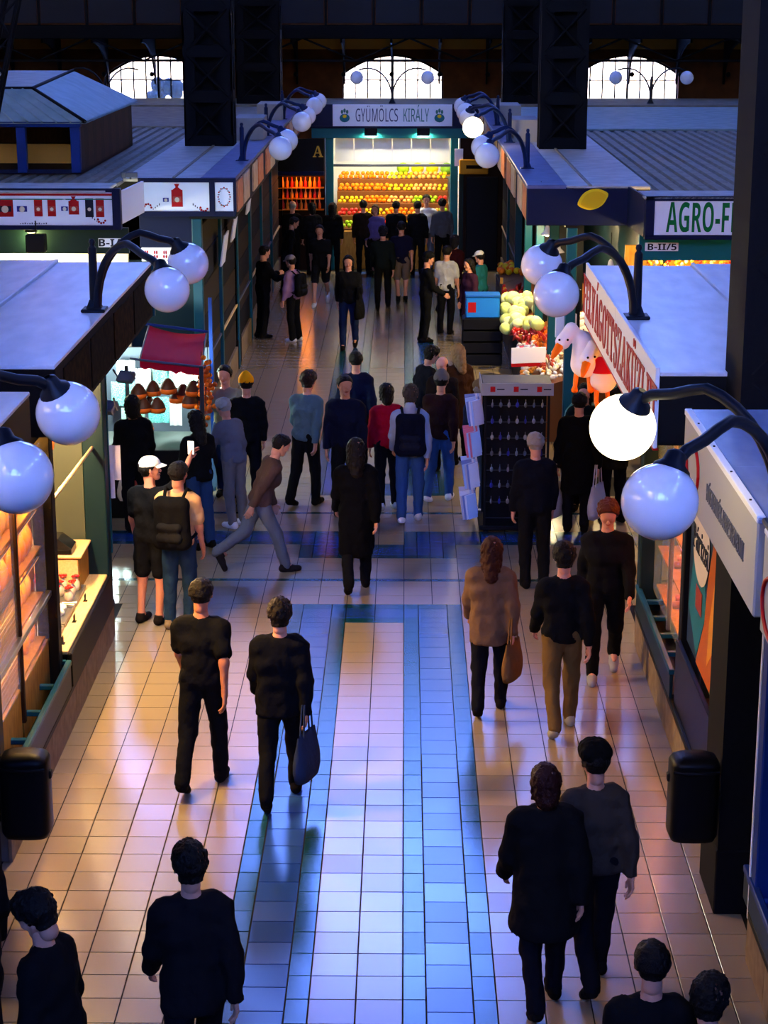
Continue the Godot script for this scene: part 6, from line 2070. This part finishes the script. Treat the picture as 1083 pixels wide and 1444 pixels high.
	proto.pack = iso([[Vector3(-0.09, 0.17, 0.07), Vector3(0.09, 0.17, 0.07), 0.07, 0.07], [Vector3(-0.10, -0.16, 0.08), Vector3(0.10, -0.16, 0.08), 0.08, 0.08], [Vector3(-0.10, -0.16, 0.08), Vector3(-0.09, 0.17, 0.07), 0.075, 0.07], [Vector3(0.10, -0.16, 0.08), Vector3(0.09, 0.17, 0.07), 0.075, 0.07], [Vector3(0, -0.15, 0.09), Vector3(0, 0.15, 0.08), 0.085, 0.08]], [[Vector3(0, 0, -0.0), Vector3(0, 0, -1)]], 0.014, 0.03)
	proto.pocket = iso([[Vector3(-0.08, -0.12, 0.15), Vector3(0.08, -0.12, 0.15), 0.045, 0.045], [Vector3(-0.08, -0.02, 0.15), Vector3(0.08, -0.02, 0.15), 0.04, 0.04]], [], 0.012, 0.04)
	var bg := MB.new()
	var rows := []
	for j in 7:
		var f := j / 6.0
		var r := PackedVector3Array()
		for i in 16:
			var a := TAU * i / 16.0
			var c := pow(absf(cos(a)), 0.6) * signf(cos(a))
			var e := pow(absf(sin(a)), 0.8) * signf(sin(a))
			var w: float = [0.15, 0.16, 0.17, 0.18, 0.18, 0.16, 0.001][j]
			var d: float = [0.012, 0.03, 0.05, 0.06, 0.06, 0.05, 0.001][j]
			r.append(Vector3(c * w, -0.36 * minf(f * 1.2, 1.0), e * d))
		rows.append(r)
	bg.skin(rows)
	proto.bag = bg.mesh()
	bg = MB.new()
	for s in [-1.0, 1.0]:
		bg.tube([Vector3(-0.08, -0.02, s * 0.015), Vector3(-0.05, 0.22, s * 0.01), Vector3(0.05, 0.22, s * 0.01), Vector3(0.08, -0.02, s * 0.015)], 0.008, 6)
	proto.bag_strap = bg.mesh()

var cloth_cache := {}
func cloth(c: Color) -> StandardMaterial3D:
	var key := c.to_html()
	if not cloth_cache.has(key):
		var m := mat(c, 0.9)
		m.metallic_specular = 0.15
		m.normal_enabled = true
		m.normal_texture = fold_map
		m.normal_scale = 0.7
		m.uv1_triplanar = true
		m.uv1_scale = Vector3(2.2, 1.5, 2.2)
		cloth_cache[key] = m
	return cloth_cache[key]
func skin_mat(c: Color) -> StandardMaterial3D:
	var key := "s" + c.to_html()
	if not cloth_cache.has(key):
		var m := mat(c, 0.5)
		m.vertex_color_use_as_albedo = true
		cloth_cache[key] = m
	return cloth_cache[key]

func limb(sgn: float, f: float, o: float) -> Vector3:
	return Vector3(sgn * sin(o), -cos(f) * cos(o), -sin(f) * cos(o))

func person(label: String, at: Vector3, face: float, h: float, o: Dictionary) -> Node3D:
	var s := h / 1.75
	var fat: float = o.get("fat", 1.0)
	var n := thing("person", label, "person", at, deg_to_rad(face))
	var lean := deg_to_rad(o.get("lean", 3.0))
	var stride := deg_to_rad(o.get("stride", 0.0))
	# legs
	var hip_y := 0.90
	var legs := []
	for sg in [-1.0, 1.0]:
		var a: float = stride * sg + deg_to_rad(o.get("squat", 0.0))
		var kb := deg_to_rad(8.0) + (maxf(0.0, -stride * sg) * 1.1) + deg_to_rad(o.get("squat", 0.0)) * 1.7
		var hip := Vector3(sg * 0.088, hip_y, 0)
		var knee := hip + limb(sg, a, deg_to_rad(o.get("spread", 2.5))) * 0.41
		var ankle := knee + limb(sg, a - kb, 0.0) * 0.41
		legs.append([hip, knee, ankle])
	var drop := minf(legs[0][2].y, legs[1][2].y) - 0.085
	for l in legs:
		for i in 3: l[i].y -= drop
	var pel := Vector3(0, 0.94 - drop, 0)
	var tb := Basis(Vector3.RIGHT, -lean)
	var up := func(v: Vector3) -> Vector3: return pel + tb * (v - Vector3(0, 0.94, 0))
	var dn := tb * Vector3.DOWN
	# arms
	var arms := []
	for sg in [-1.0, 1.0]:
		var sp: Array = o.get("arm_l" if sg < 0 else "arm_r", [6.0, 9.0, 14.0])
		var f := deg_to_rad(sp[0])
		var ou := deg_to_rad(sp[1])
		var be := deg_to_rad(sp[2])
		var sh: Vector3 = up.call(Vector3(sg * 0.168, 1.372, 0.01))
		var el := sh + tb * limb(sg, f, ou) * 0.285
		var fo := tb * limb(sg, f + be, deg_to_rad(sp[3]) if sp.size() > 3 else ou * 0.25)
		arms.append([sh, el, el + fo * 0.245, fo])
	var bare: Array = [
		[up.call(Vector3(-0.12, 1.375, 0)), up.call(Vector3(0.12, 1.375, 0)), 0.066, 0.066],
		[up.call(Vector3(-0.072, 1.24, -0.01)), up.call(Vector3(0.072, 1.24, -0.01)), 0.112, 0.112],
		[up.call(Vector3(-0.05, 1.08, 0)), up.call(Vector3(0.05, 1.08, 0)), 0.10, 0.10],
		[up.call(Vector3(-0.072, 0.95, 0)), up.call(Vector3(0.072, 0.95, 0)), 0.102, 0.102],
		[up.call(Vector3(0, 0.95, 0)), up.call(Vector3(0, 1.40, 0.01)), 0.10, 0.07],
		[up.call(Vector3(0, 1.40, 0.012)), up.call(Vector3(0, 1.57, -0.004)), 0.058, 0.054]]
	var body := bare.duplicate()
	for a in arms:
		body.append([a[0], a[1], 0.052, 0.041])
		body.append([a[1], a[2], 0.041, 0.028])
	for l in legs:
		body.append([l[0], l[1], 0.085, 0.058])
		body.append([l[1], l[2], 0.056, 0.038])
		body.append([l[2], l[2] + Vector3(0, -0.045, -0.12), 0.036, 0.026])
	var sc := func(list: Array) -> Array:
		var r := []
		for b in list: r.append([b[0] * s, b[1] * s, b[2] * s, b[3] * s])
		return r
	var cell: float = 0.026 if at.z < -26 else 0.022
	var st := SurfaceTool.new()
	st.append_from(iso(sc.call(body), [], (cell + 0.004) * s, 0.035 * s), 0, Transform3D())
	var hb := tb * Basis(Vector3.UP, deg_to_rad(o.get("look", 0.0))) * Basis(Vector3.RIGHT, -deg_to_rad(o.get("nod", 4.0)))
	var ht := Transform3D(hb.scaled(Vector3.ONE * s * 1.0), up.call(Vector3(0, 1.635, -0.015)) * s)
	st.append_from(proto.head, 0, ht)
	for i in 2:
		var fd: Vector3 = arms[i][3].normalized()
		var zz := (tb * Vector3(0, 0, 1))
		zz = (zz - fd * zz.dot(fd))
		zz = zz.normalized() if zz.length() > 0.05 else (tb * Vector3.UP)
		var hbs := Basis((-fd).cross(zz), -fd, zz)
		st.append_from(proto.hand_l if i == 0 else proto.hand_r, 0, Transform3D(hbs.scaled(Vector3.ONE * s), arms[i][2] * s))
	part(n, "body", st.commit(), skin_mat(o.get("skin", Color(0.72, 0.50, 0.40))))
	# upper garment
	var kind: String = o.get("top", "jacket")
	var puff: float = {"tee": 0.014, "jacket": 0.02, "coat": 0.024, "cape": 0.04}[kind]
	var g := []
	for i in 5:
		var q: Array = bare[i]
		var f2 := fat if i < 4 else 1.0
		g.append([q[0], q[1], q[2] * f2 + puff, q[3] * f2 + puff])
	for a in arms:
		if kind == "tee":
			g.append([a[0], a[0].lerp(a[1], 0.72), 0.052 + puff + 0.006, 0.05 + puff + 0.006])
		else:
			g.append([a[0], a[1], 0.052 + puff, 0.044 + puff])
			g.append([a[1], a[2], 0.044 + puff, 0.034 + puff * 0.8])
	var hem := 0.86
	if kind == "coat":
		hem = o.get("hem", 0.55)
		g.append([pel, Vector3(0, hem - 0.1, 0.01), 0.15, 0.19])
		for l in legs: g.append([l[0], l[1], 0.11, 0.10])
	elif kind == "cape":
		hem = o.get("hem", 0.62)
		g.append([up.call(Vector3(0, 1.3, 0)), Vector3(0, hem - 0.1, 0.02), 0.17, 0.25])
		for l in legs: g.append([l[0], l[1], 0.10, 0.09])
	var planes := []
	planes.append([Vector3(0, hem, 0) * s if hem < 0.8 else up.call(Vector3(0, hem, 0)) * s, Vector3.DOWN if hem < 0.8 else dn])
	planes.append([up.call(Vector3(0, 1.475, 0)) * s, -dn + tb * Vector3(0, 0, 0.2)])
	var high := 0.0                                    # raised arms must not be cut by the collar plane
	for a in arms: high = maxf(high, maxf(a[1].y, a[2].y))
	if high > 1.42 or o.has("hood"): planes.remove_at(1)
	if o.has("hood"):
		g.append([up.call(Vector3(0, 1.46, 0.05)), up.call(Vector3(0, 1.5, 0.06)), 0.085, 0.07])
	var tm := part(n, kind if kind != "tee" else "t_shirt", iso(sc.call(g), planes, cell * s, 0.035 * s, 0.022, 8.0), cloth(o.get("top_color", Color(0.05, 0.05, 0.06))))
	if o.has("top_label"): tm.set_meta("label", o.top_label)
	# lower garment
	var low: String = o.get("low", "trousers")
	g = []
	for i in [2, 3]:
		var q: Array = bare[i]
		g.append([q[0], q[1], q[2] * fat + 0.012, q[3] * fat + 0.012])
	for l in legs:
		g.append([l[0], l[1] if low == "trousers" else l[0].lerp(l[1], 0.86), 0.098 * lerpf(1.0, fat, 0.5), 0.074 if low == "trousers" else 0.088])
		if low == "trousers":
			g.append([l[1], l[2] + Vector3(0, 0.0, 0), 0.074, o.get("cuff", 0.062)])
	part(n, low, iso(sc.call(g), [[up.call(Vector3(0, 1.03, 0)) * s, -dn]], cell * s, 0.03 * s, 0.016, 9.0), cloth(o.get("low_color", Color(0.05, 0.05, 0.07))))
	# shoes
	for l in legs:
		var lift: float = l[2].y - 0.085
		var pitch := asin(clampf(lift / 0.17, 0.0, 0.9))
		var sh := part(n, "shoe", proto.shoe, cloth(o.get("shoe", Color(0.06, 0.05, 0.05))))
		sh.transform = Transform3D(Basis(Vector3.RIGHT, -pitch).scaled(Vector3.ONE * s), (l[2] - Vector3(0, 0.085, 0)) * s)
	# hair and hats
	var hair: String = o.get("hair", "hair_short")
	if hair:
		var hm := part(n, "hair", proto[hair], hair_mat(o.get("hair_color", Color(0.06, 0.045, 0.035))))
		hm.transform = ht
	if o.has("hat"):
		var hm := part(n, o.hat, proto[o.hat], cloth(o.get("hat_color", Color(0.05, 0.05, 0.05))))
		hm.transform = ht
	n.set_meta("arms", [arms[0][2] * s, arms[1][2] * s, up.call(Vector3(0, 1.17, 0.11)) * s, ht.origin])
	return n

func backpack(n: Node3D, c: Color, label: String, size := 1.0) -> void:
	var o := thing("backpack", label, "backpack", n.transform * (n.get_meta("arms")[2] + Vector3(0, 0, 0.02)), n.rotation.y)
	part(o, "body", proto.pack, cloth(c))
	part(o, "pocket", proto.pocket, cloth(c.lightened(0.04)))
	for s in [-1.0, 1.0]:
		var b := MB.new()
		b.tube([Vector3(s * 0.08, 0.2, 0.03), Vector3(s * 0.10, 0.285, -0.07), Vector3(s * 0.11, 0.2, -0.245), Vector3(s * 0.14, 0.0, -0.26), Vector3(s * 0.16, -0.14, -0.13), Vector3(s * 0.12, -0.18, 0.03)], 0.016, 6)
		part(o, "strap", b.mesh(), cloth(c))
	o.scale = Vector3.ONE * size
func handbag(n: Node3D, hand: int, c: Color, label: String, drop := 0.26, size := 1.0) -> void:
	var o := thing("shoulder_bag", label, "bag", n.transform * (n.get_meta("arms")[hand] + Vector3(0, -drop - 0.08, 0)), n.rotation.y + 1.2)
	part(o, "bag", proto.bag, cloth(c))
	part(o, "handles", proto.bag_strap, cloth(c))
	o.scale = Vector3.ONE * size

func crowd() -> void:
	make_protos()
	var BLK := Color(0.055, 0.055, 0.06)
	var NVY := Color(0.05, 0.07, 0.15)
	var JEAN := Color(0.12, 0.20, 0.34)
	var JEAN2 := Color(0.16, 0.27, 0.44)
	var GREY := Color(0.34, 0.35, 0.38)
	var BROWN := Color(0.22, 0.13, 0.07)
	var WHITE := Color(0.78, 0.78, 0.78)
	var walk := {"stride": 20.0, "arm_l": [22.0, 8.0, 18.0], "arm_r": [-20.0, 8.0, 14.0]}
	var with := func(a: Dictionary, b: Dictionary) -> Dictionary:
		var c := a.duplicate()
		c.merge(b, true)
		return c
	# --- nearest the camera
	person("person in black jacket bending the head beside the pale floor tiles by the closed kiosk", gnd(74, 1265, 1.75) * Vector3(1, 0, 1), 70, 1.75, {"top_color": BLK, "low_color": BLK, "nod": 22.0, "lean": 8.0, "hair": "hair_full"})
	person("person in dark coat half hidden at the closed kiosk wall", Vector3(-2.62, 0, -10.3), 30, 1.7, {"top": "coat", "top_color": BLK})
	person("person in dark grey coat walking on the beige tiles with purple cuffs", gnd(268, 1192, 1.75) * Vector3(1, 0, 1), 15, 1.75, with.call(walk, {"top": "coat", "top_color": Color(0.075, 0.065, 0.07), "hem": 0.75, "hair": "hair_full"}))
	person("man in taupe jacket and dark beret walking beside the woman in the black cape", gnd(826, 1386) + Vector3(0.03, 0, 0.0), 12, 1.70, with.call(walk, {"stride": 14.0, "top_color": Color(0.20, 0.17, 0.145), "fat": 1.15, "hat": "beret", "hat_color": Color(0.05, 0.045, 0.04)}))
	person("woman with dark red hair in a wide black cape", gnd(764, 1418) + Vector3(0, 0, 0.0), 8, 1.68, with.call(walk, {"stride": 12.0, "top": "cape", "top_color": BLK, "hair": "hair_bob", "hair_color": Color(0.16, 0.06, 0.05), "hem": 0.6}))
	person("short haired person in black at the edge of the blue ledge", gnd(922, 1338, 1.70) * Vector3(1, 0, 1), 0, 1.70, {"top_color": BLK})
	person("dark haired person in dark plum jacket beside the blue ledge", gnd(1000, 1388, 1.66) * Vector3(1, 0, 1), -20, 1.66, {"top_color": Color(0.09, 0.06, 0.09), "hair": "hair_full"})
	# --- middle of the near aisle
	person("man in black t-shirt and trousers walking past the amber window", gnd(289, 1108), -8, 1.80, with.call(walk, {"top": "tee", "top_color": BLK, "low_color": BLK, "stride": 13.0, "skin": Color(0.66, 0.42, 0.30)}))
	var p := person("person in loose black coat walking along the blue tile stripe", gnd(398, 1128), 0, 1.72, with.call(walk, {"top": "coat", "top_color": Color(0.05, 0.05, 0.06), "hem": 0.78, "stride": 17.0, "low_color": BLK, "hair": "hair_full", "fat": 1.15, "hair_color": Color(0.08, 0.05, 0.04)}))
	handbag(p, 1, Color(0.16, 0.20, 0.28), "slate blue bag swinging from the person in the loose black coat", 0.1, 1.1)
	p = person("woman with dark red hair in a tan and grey coat", gnd(690, 1003), -4, 1.66, with.call(walk, {"top": "coat", "top_color": Color(0.36, 0.27, 0.20), "hem": 0.72, "stride": 12.0, "hair": "hair_long", "hair_color": Color(0.17, 0.06, 0.04), "fat": 1.12}))
	handbag(p, 1, Color(0.40, 0.28, 0.16), "tan bag on the arm of the woman in the tan coat", 0.0, 1.0)
	person("person in black jacket and khaki trousers walking before the poster window", gnd(790, 1030), 4, 1.74, with.call(walk, {"top_color": BLK, "low_color": Color(0.36, 0.27, 0.14), "stride": 14.0, "shoe": Color(0.55, 0.53, 0.45), "hair": "hair_full"}))
	person("red haired man in dark suit walking beside the teal ledge", gnd(850, 955), 175, 1.78, with.call(walk, {"top": "jacket", "top_color": BLK, "low_color": BLK, "stride": 12.0, "hair": "hair_full", "hair_color": Color(0.26, 0.10, 0.05), "nod": 20.0, "shoe": Color(0.5, 0.5, 0.5)}))
	person("grey haired man in navy jacket standing before the black rack", gnd(752, 826), 10, 1.74, {"top_color": Color(0.045, 0.05, 0.075), "low_color": BLK, "hair": "hair_short", "hair_color": Color(0.50, 0.46, 0.41), "fat": 1.12})
	person("woman in long black coat striding over the thin teal floor strip", gnd(503, 832), 4, 1.72, with.call(walk, {"top": "coat", "top_color": Color(0.03, 0.03, 0.035), "hem": 0.42, "stride": 13.0, "hair": "hair_long", "low_color": BLK}))
	# --- the pair photographing the souvenir stall
	p = person("man in pale cap and black shorts raising a phone", gnd(216, 876), -20, 1.76, {"top": "tee", "top_color": BLK, "low": "shorts", "low_color": BLK, "hat": "cap", "hat_color": Color(0.80, 0.78, 0.70), "look": -60.0, "nod": -6.0, "arm_r": [118.0, 12.0, 25.0, 8.0], "skin": Color(0.74, 0.48, 0.36), "shoe": Color(0.10, 0.08, 0.07)})
	var hp: Vector3 = p.transform * p.get_meta("arms")[1]
	var ph := thing("mobile_phone", "bright mobile phone held up by the man in the pale cap", "phone", hp + Vector3(0.02, 0.12, -0.03), -0.2)
	bp(ph, "case", M.black, Vector3(-0.037, -0.075, -0.005), Vector3(0.037, 0.075, 0.003), 0.004)
	bp(ph, "screen", glow(Color(1.0, 0.98, 0.92), 1.6), Vector3(-0.033, -0.07, 0.003), Vector3(0.033, 0.07, 0.005), 0.001)
	p = person("man in tan t-shirt and jeans beside the pastry counter", gnd(256, 884), -12, 1.76, {"top": "tee", "top_color": Color(0.72, 0.55, 0.36), "low_color": Color(0.10, 0.17, 0.24), "look": -10.0, "skin": Color(0.70, 0.46, 0.34), "shoe": Color(0.45, 0.38, 0.28)})
	backpack(p, Color(0.045, 0.045, 0.05), "black backpack with yellow piping on the man in the tan t-shirt", 1.15)
	# --- around the souvenir stall
	p = person("dark haired woman in black with a mint bag at the souvenir stall", gnd(284, 772), 40, 1.66, {"top_color": BLK, "low_color": JEAN, "hair": "hair_long"})
	handbag(p, 1, Color(0.45, 0.68, 0.66), "mint green bag of the woman at the souvenir stall", -0.35, 1.1)
	person("grey haired person in grey jacket leaning towards the souvenir stall", gnd(332, 742), 50, 1.62, {"top_color": GREY, "low_color": Color(0.40, 0.38, 0.36), "lean": 14.0, "hair_color": Color(0.5, 0.5, 0.48), "shoe": WHITE, "arm_l": [40.0, 10.0, 40.0]})
	person("person in brown jacket stooping in stride over the pale tiles", gnd(368, 806), -70, 1.68, with.call(walk, {"stride": 24.0, "lean": 22.0, "top_color": Color(0.30, 0.22, 0.18), "low_color": GREY, "shoe": Color(0.12, 0.10, 0.10)}))
	person("person in black jacket with a mustard yellow beanie", gnd(347, 525, 1.76) * Vector3(1, 0, 1), 10, 1.72, {"top_color": BLK, "hat": "beanie", "hat_color": Color(0.85, 0.55, 0.04)})
	p = person("man in light grey shirt facing the yellow beanie", gnd(318, 515, 1.75) * Vector3(1, 0, 1), 170, 1.75, {"top": "tee", "top_color": Color(0.45, 0.45, 0.38), "low_color": JEAN, "arm_r": [50.0, 10.0, 50.0]})
	person("dark haired person in black at the counter of the souvenir stall", Vector3(-3.3, 0, -22.5), 20, 1.68, {"top_color": BLK, "hair": "hair_bob"})
	# --- middle of the side aisle
	person("person in teal grey sweater with tousled brown hair", gnd(432, 712), -25, 1.74, with.call(walk, {"top_color": Color(0.28, 0.36, 0.38), "low_color": BLK, "hair": "hair_full", "hair_color": Color(0.13, 0.08, 0.05), "lean": 7.0, "stride": 9.0}))
	person("man in open navy jacket and dark red shirt facing the near aisle", gnd(487, 529, 1.80) * Vector3(1, 0, 1), 175, 1.80, {"top_color": Color(0.05, 0.06, 0.12), "low_color": BLK, "look": 20.0, "skin": Color(0.66, 0.45, 0.33)})
	person("man in navy vest walking away behind the navy jacket", gnd(502, 494, 1.75) * Vector3(1, 0, 1), 5, 1.75, with.call(walk, {"top_color": NVY}))
	p = person("person in pale grey hoodie and bright jeans", gnd(578, 735), 0, 1.72, with.call(walk, {"top_color": Color(0.55, 0.57, 0.62), "low_color": JEAN2, "shoe": WHITE, "stride": 9.0, "hair": "hair_full", "hair_color": Color(0.22, 0.18, 0.15), "hood": true}))
	backpack(p, Color(0.04, 0.05, 0.10), "navy backpack on the person in the pale grey hoodie", 1.1)
	person("woman in crimson and blue jacket with black trousers", gnd(546, 716), 15, 1.62, {"top_color": Color(0.55, 0.03, 0.12), "hair": "hair_bob", "shoe": WHITE})
	person("person in maroon jacket and grey beanie with light jeans", gnd(620, 706), -15, 1.70, with.call(walk, {"top_color": Color(0.14, 0.07, 0.07), "low_color": JEAN2, "hat": "beanie", "hat_color": Color(0.36, 0.33, 0.30), "shoe": WHITE, "stride": 10.0}))
	person("woman with long fair hair and brown coat", gnd(648, 487, 1.68) * Vector3(1, 0, 1), 30, 1.68, {"top": "coat", "top_color": BROWN, "hair": "hair_long", "hair_color": Color(0.50, 0.38, 0.24)})
	person("bald man in dark brown jacket beside the fair haired woman", gnd(625, 503, 1.62) * Vector3(1, 0, 1), 160, 1.62, {"top_color": Color(0.10, 0.07, 0.06), "hair": "", "skin": Color(0.74, 0.50, 0.42)})
	person("man in tan flat cap, blue jacket and jeans beside the postcard rack", gnd(674, 724), -35, 1.70, {"top_color": Color(0.05, 0.09, 0.20), "low_color": JEAN, "hat": "beret", "hat_color": Color(0.36, 0.29, 0.20), "shoe": WHITE, "hair_color": Color(0.4, 0.38, 0.36)})
	person("person in black stretching an arm across the side aisle", gnd(590, 492, 1.62) * Vector3(1, 0, 1), -60, 1.66, {"top_color": Color(0.06, 0.06, 0.08), "lean": 18.0, "arm_l": [70.0, 15.0, 20.0], "hair": "hair_full"})
	# --- beside the rack and the geese
	p = person("person in long black coat carrying two white tote bags", gnd(812, 748), -8, 1.72, {"top": "coat", "top_color": Color(0.035, 0.035, 0.04), "hem": 0.5, "hair": "hair_short", "arm_l": [0.0, 14.0, 4.0], "arm_r": [0.0, 14.0, 4.0]})
	handbag(p, 0, Color(0.72, 0.72, 0.70), "white tote bag at the black coat, hanging towards the rack", 0.16, 1.15)
	handbag(p, 1, Color(0.66, 0.66, 0.68), "white tote bag at the black coat, hanging towards the butcher kiosk", 0.16, 1.15)
	p = person("woman in green and white striped jacket carrying a baby", gnd(826, 541, 1.66) * Vector3(1, 0, 1), 165, 1.66, {"top_color": Color(0.06, 0.09, 0.09), "hair": "hair_long", "arm_l": [45.0, 10.0, 80.0, -25.0], "arm_r": [45.0, 10.0, 80.0, -25.0], "skin": Color(0.78, 0.58, 0.48)})
	for s in [-1.0, 1.0]:
		var b := MB.new()
		b.tube([Vector3(s * 0.10, 1.42, -0.06), Vector3(s * 0.15, 1.40, 0.0), Vector3(s * 0.225, 1.30, -0.02), Vector3(s * 0.25, 1.12, -0.06)], 0.022, 6)
		part(p, "sleeve_stripe", b.mesh(), cloth(Color(0.42, 0.62, 0.56)))
	var babyat: Vector3 = p.transform * Vector3(0.02, 0.98, -0.24)
	person("baby in a pale blue carrier on the arm of the woman in the striped jacket", babyat + Vector3(0, -0.2, 0), 150, 0.62, {"top_color": Color(0.55, 0.66, 0.74), "low_color": Color(0.5, 0.55, 0.65), "hair_color": Color(0.05, 0.04, 0.04), "arm_r": [60.0, 20.0, 20.0], "fat": 1.3})
	person("person in olive jacket and silvery green cap behind the lit globe", gnd(868, 541, 1.76) * Vector3(1, 0, 1), 20, 1.76, {"top": "coat", "top_color": Color(0.10, 0.095, 0.06), "hem": 0.7, "hat": "cap", "hat_color": Color(0.35, 0.46, 0.42)})
	# --- further down the far aisle
	p = person("man in black jacket holding a dark bag before the grey shutters", gnd(372, 476), -60, 1.76, {"top_color": BLK, "low_color": BLK, "arm_r": [40.0, 10.0, 60.0], "arm_l": [40.0, 10.0, 60.0]})
	p = person("person in lilac sweater and grey cap", gnd(414, 481), 60, 1.62, {"top_color": Color(0.48, 0.36, 0.46), "low_color": BLK, "hat": "cap", "hat_color": Color(0.45, 0.42, 0.42), "shoe": WHITE, "cuff": 0.08})
	backpack(p, Color(0.05, 0.05, 0.055), "black backpack on the person in the lilac sweater", 0.9)
	person("person in dark shirt and shorts walking before the orange shelves", gnd(452, 430), 175, 1.72, with.call(walk, {"top": "tee", "top_color": BLK, "low": "shorts", "low_color": Color(0.07, 0.07, 0.08), "shoe": WHITE, "skin": Color(0.7, 0.5, 0.4)}))
	p = person("person in black top and blue jeans with a shoulder bag", gnd(492, 492), 178, 1.74, with.call(walk, {"top_color": BLK, "low_color": Color(0.09, 0.13, 0.24), "hair": "hair_long", "stride": 10.0}))
	handbag(p, 0, Color(0.05, 0.05, 0.055), "black bag of the person in blue jeans in the far aisle", -0.15, 1.0)
	person("person in navy shirt and pale shorts in the far aisle", gnd(566, 426), 5, 1.74, with.call(walk, {"top": "tee", "top_color": Color(0.06, 0.06, 0.13), "low": "shorts", "low_color": Color(0.38, 0.32, 0.26), "shoe": BLK}))
	person("man in black jacket and flat cap standing in profile beside the vegetable stand", gnd(600, 482), -75, 1.68, {"top_color": BLK, "low_color": BLK, "hat": "beret", "hat_color": BLK, "arm_l": [20.0, 8.0, 40.0], "arm_r": [20.0, 8.0, 40.0]})
	person("person in white shirt behind the man with the flat cap", gnd(622, 356, 1.7) * Vector3(1, 0, 1) + Vector3(0.12, 0, -0.9), -20, 1.70, {"top": "tee", "top_color": Color(0.62, 0.62, 0.60)})
	p = person("man in black jacket leaning at the teal posts", gnd(402, 305, 1.7) * Vector3(1, 0, 1), -80, 1.70, {"top_color": BLK, "lean": 16.0, "hair_color": Color(0.10, 0.08, 0.07)})
	person("person in white cap and teal jacket beside the vegetable stand", gnd(690, 355, 1.55) * Vector3(1, 0, 1) + Vector3(-0.15, 0, 0), 60, 1.55, {"top_color": Color(0.10, 0.34, 0.36), "hat": "cap", "hat_color": WHITE})
	person("person in purple scarf and dark coat beside the blue cooler box", gnd(664, 365, 1.6) * Vector3(1, 0, 1), 120, 1.6, {"top": "coat", "top_color": Color(0.18, 0.09, 0.16), "hair": "hair_long"})
	# --- the queue before the fruit shop
	var queue := [
		[415, 278, 1.70, "grey haired man in black", BLK, "hair_fringe", Color(0.5, 0.48, 0.45), -10.0],
		[442, 283, 1.66, "dark haired person in charcoal jacket", Color(0.07, 0.07, 0.075), "hair_bob", Color(0.05, 0.04, 0.04), 20.0],
		[474, 272, 1.66, "long haired woman in black", BLK, "hair_long", Color(0.05, 0.04, 0.04), 0.0],
		[516, 265, 1.72, "broad man in brown jacket", Color(0.12, 0.08, 0.06), "hair_short", Color(0.05, 0.04, 0.04), 5.0],
		[530, 286, 1.62, "person in lilac and navy scarf", Color(0.30, 0.26, 0.44), "hair_bob", Color(0.22, 0.15, 0.10), 170.0],
		[559, 274, 1.70, "man in plain black sweater", BLK, "hair_short", Color(0.04, 0.035, 0.03), 0.0],
		[588, 274, 1.70, "man in black flat cap", BLK, "hair_short", Color(0.04, 0.035, 0.03), -10.0],
		[621, 263, 1.76, "man in grey jacket", Color(0.28, 0.28, 0.29), "hair_short", Color(0.06, 0.05, 0.05), 10.0],
		[540, 318, 1.74, "person in dark green jacket", Color(0.06, 0.08, 0.07), "hair_full", Color(0.06, 0.05, 0.05), 0.0],
		[640, 330, 1.70, "person in dark red jacket", Color(0.16, 0.04, 0.05), "hair_bob", Color(0.06, 0.05, 0.05), -30.0]]
	for q in queue:
		person("%s in the crowd before the fruit shop" % q[3], (gnd(q[0], q[1], q[2]) * Vector3(1, 0, 1)).max(Vector3(-9, 0, -44.55)), q[7], q[2], with.call(walk if q[1] > 300 else {}, {"top_color": q[4], "low_color": BLK, "hair": q[5], "hair_color": q[6]}))
	var v := gnd(600, 262, 1.78)
	person("fruit seller in white shirt at the counter of the fruit shop", Vector3(v.x, 0, -45.1), 180, 1.8, {"top": "tee", "top_color": Color(0.82, 0.82, 0.80), "low_color": GREY, "skin": Color(0.74, 0.52, 0.42)})
func hair_mat(c: Color) -> StandardMaterial3D:
	var key := "h" + c.to_html()
	if not cloth_cache.has(key):
		var m := mat(c, 0.6)
		m.normal_enabled = true
		m.normal_texture = hair_map
		m.normal_scale = 0.9
		m.uv1_triplanar = true
		m.uv1_scale = Vector3(9, 2.5, 9)
		cloth_cache[key] = m
	return cloth_cache[key]
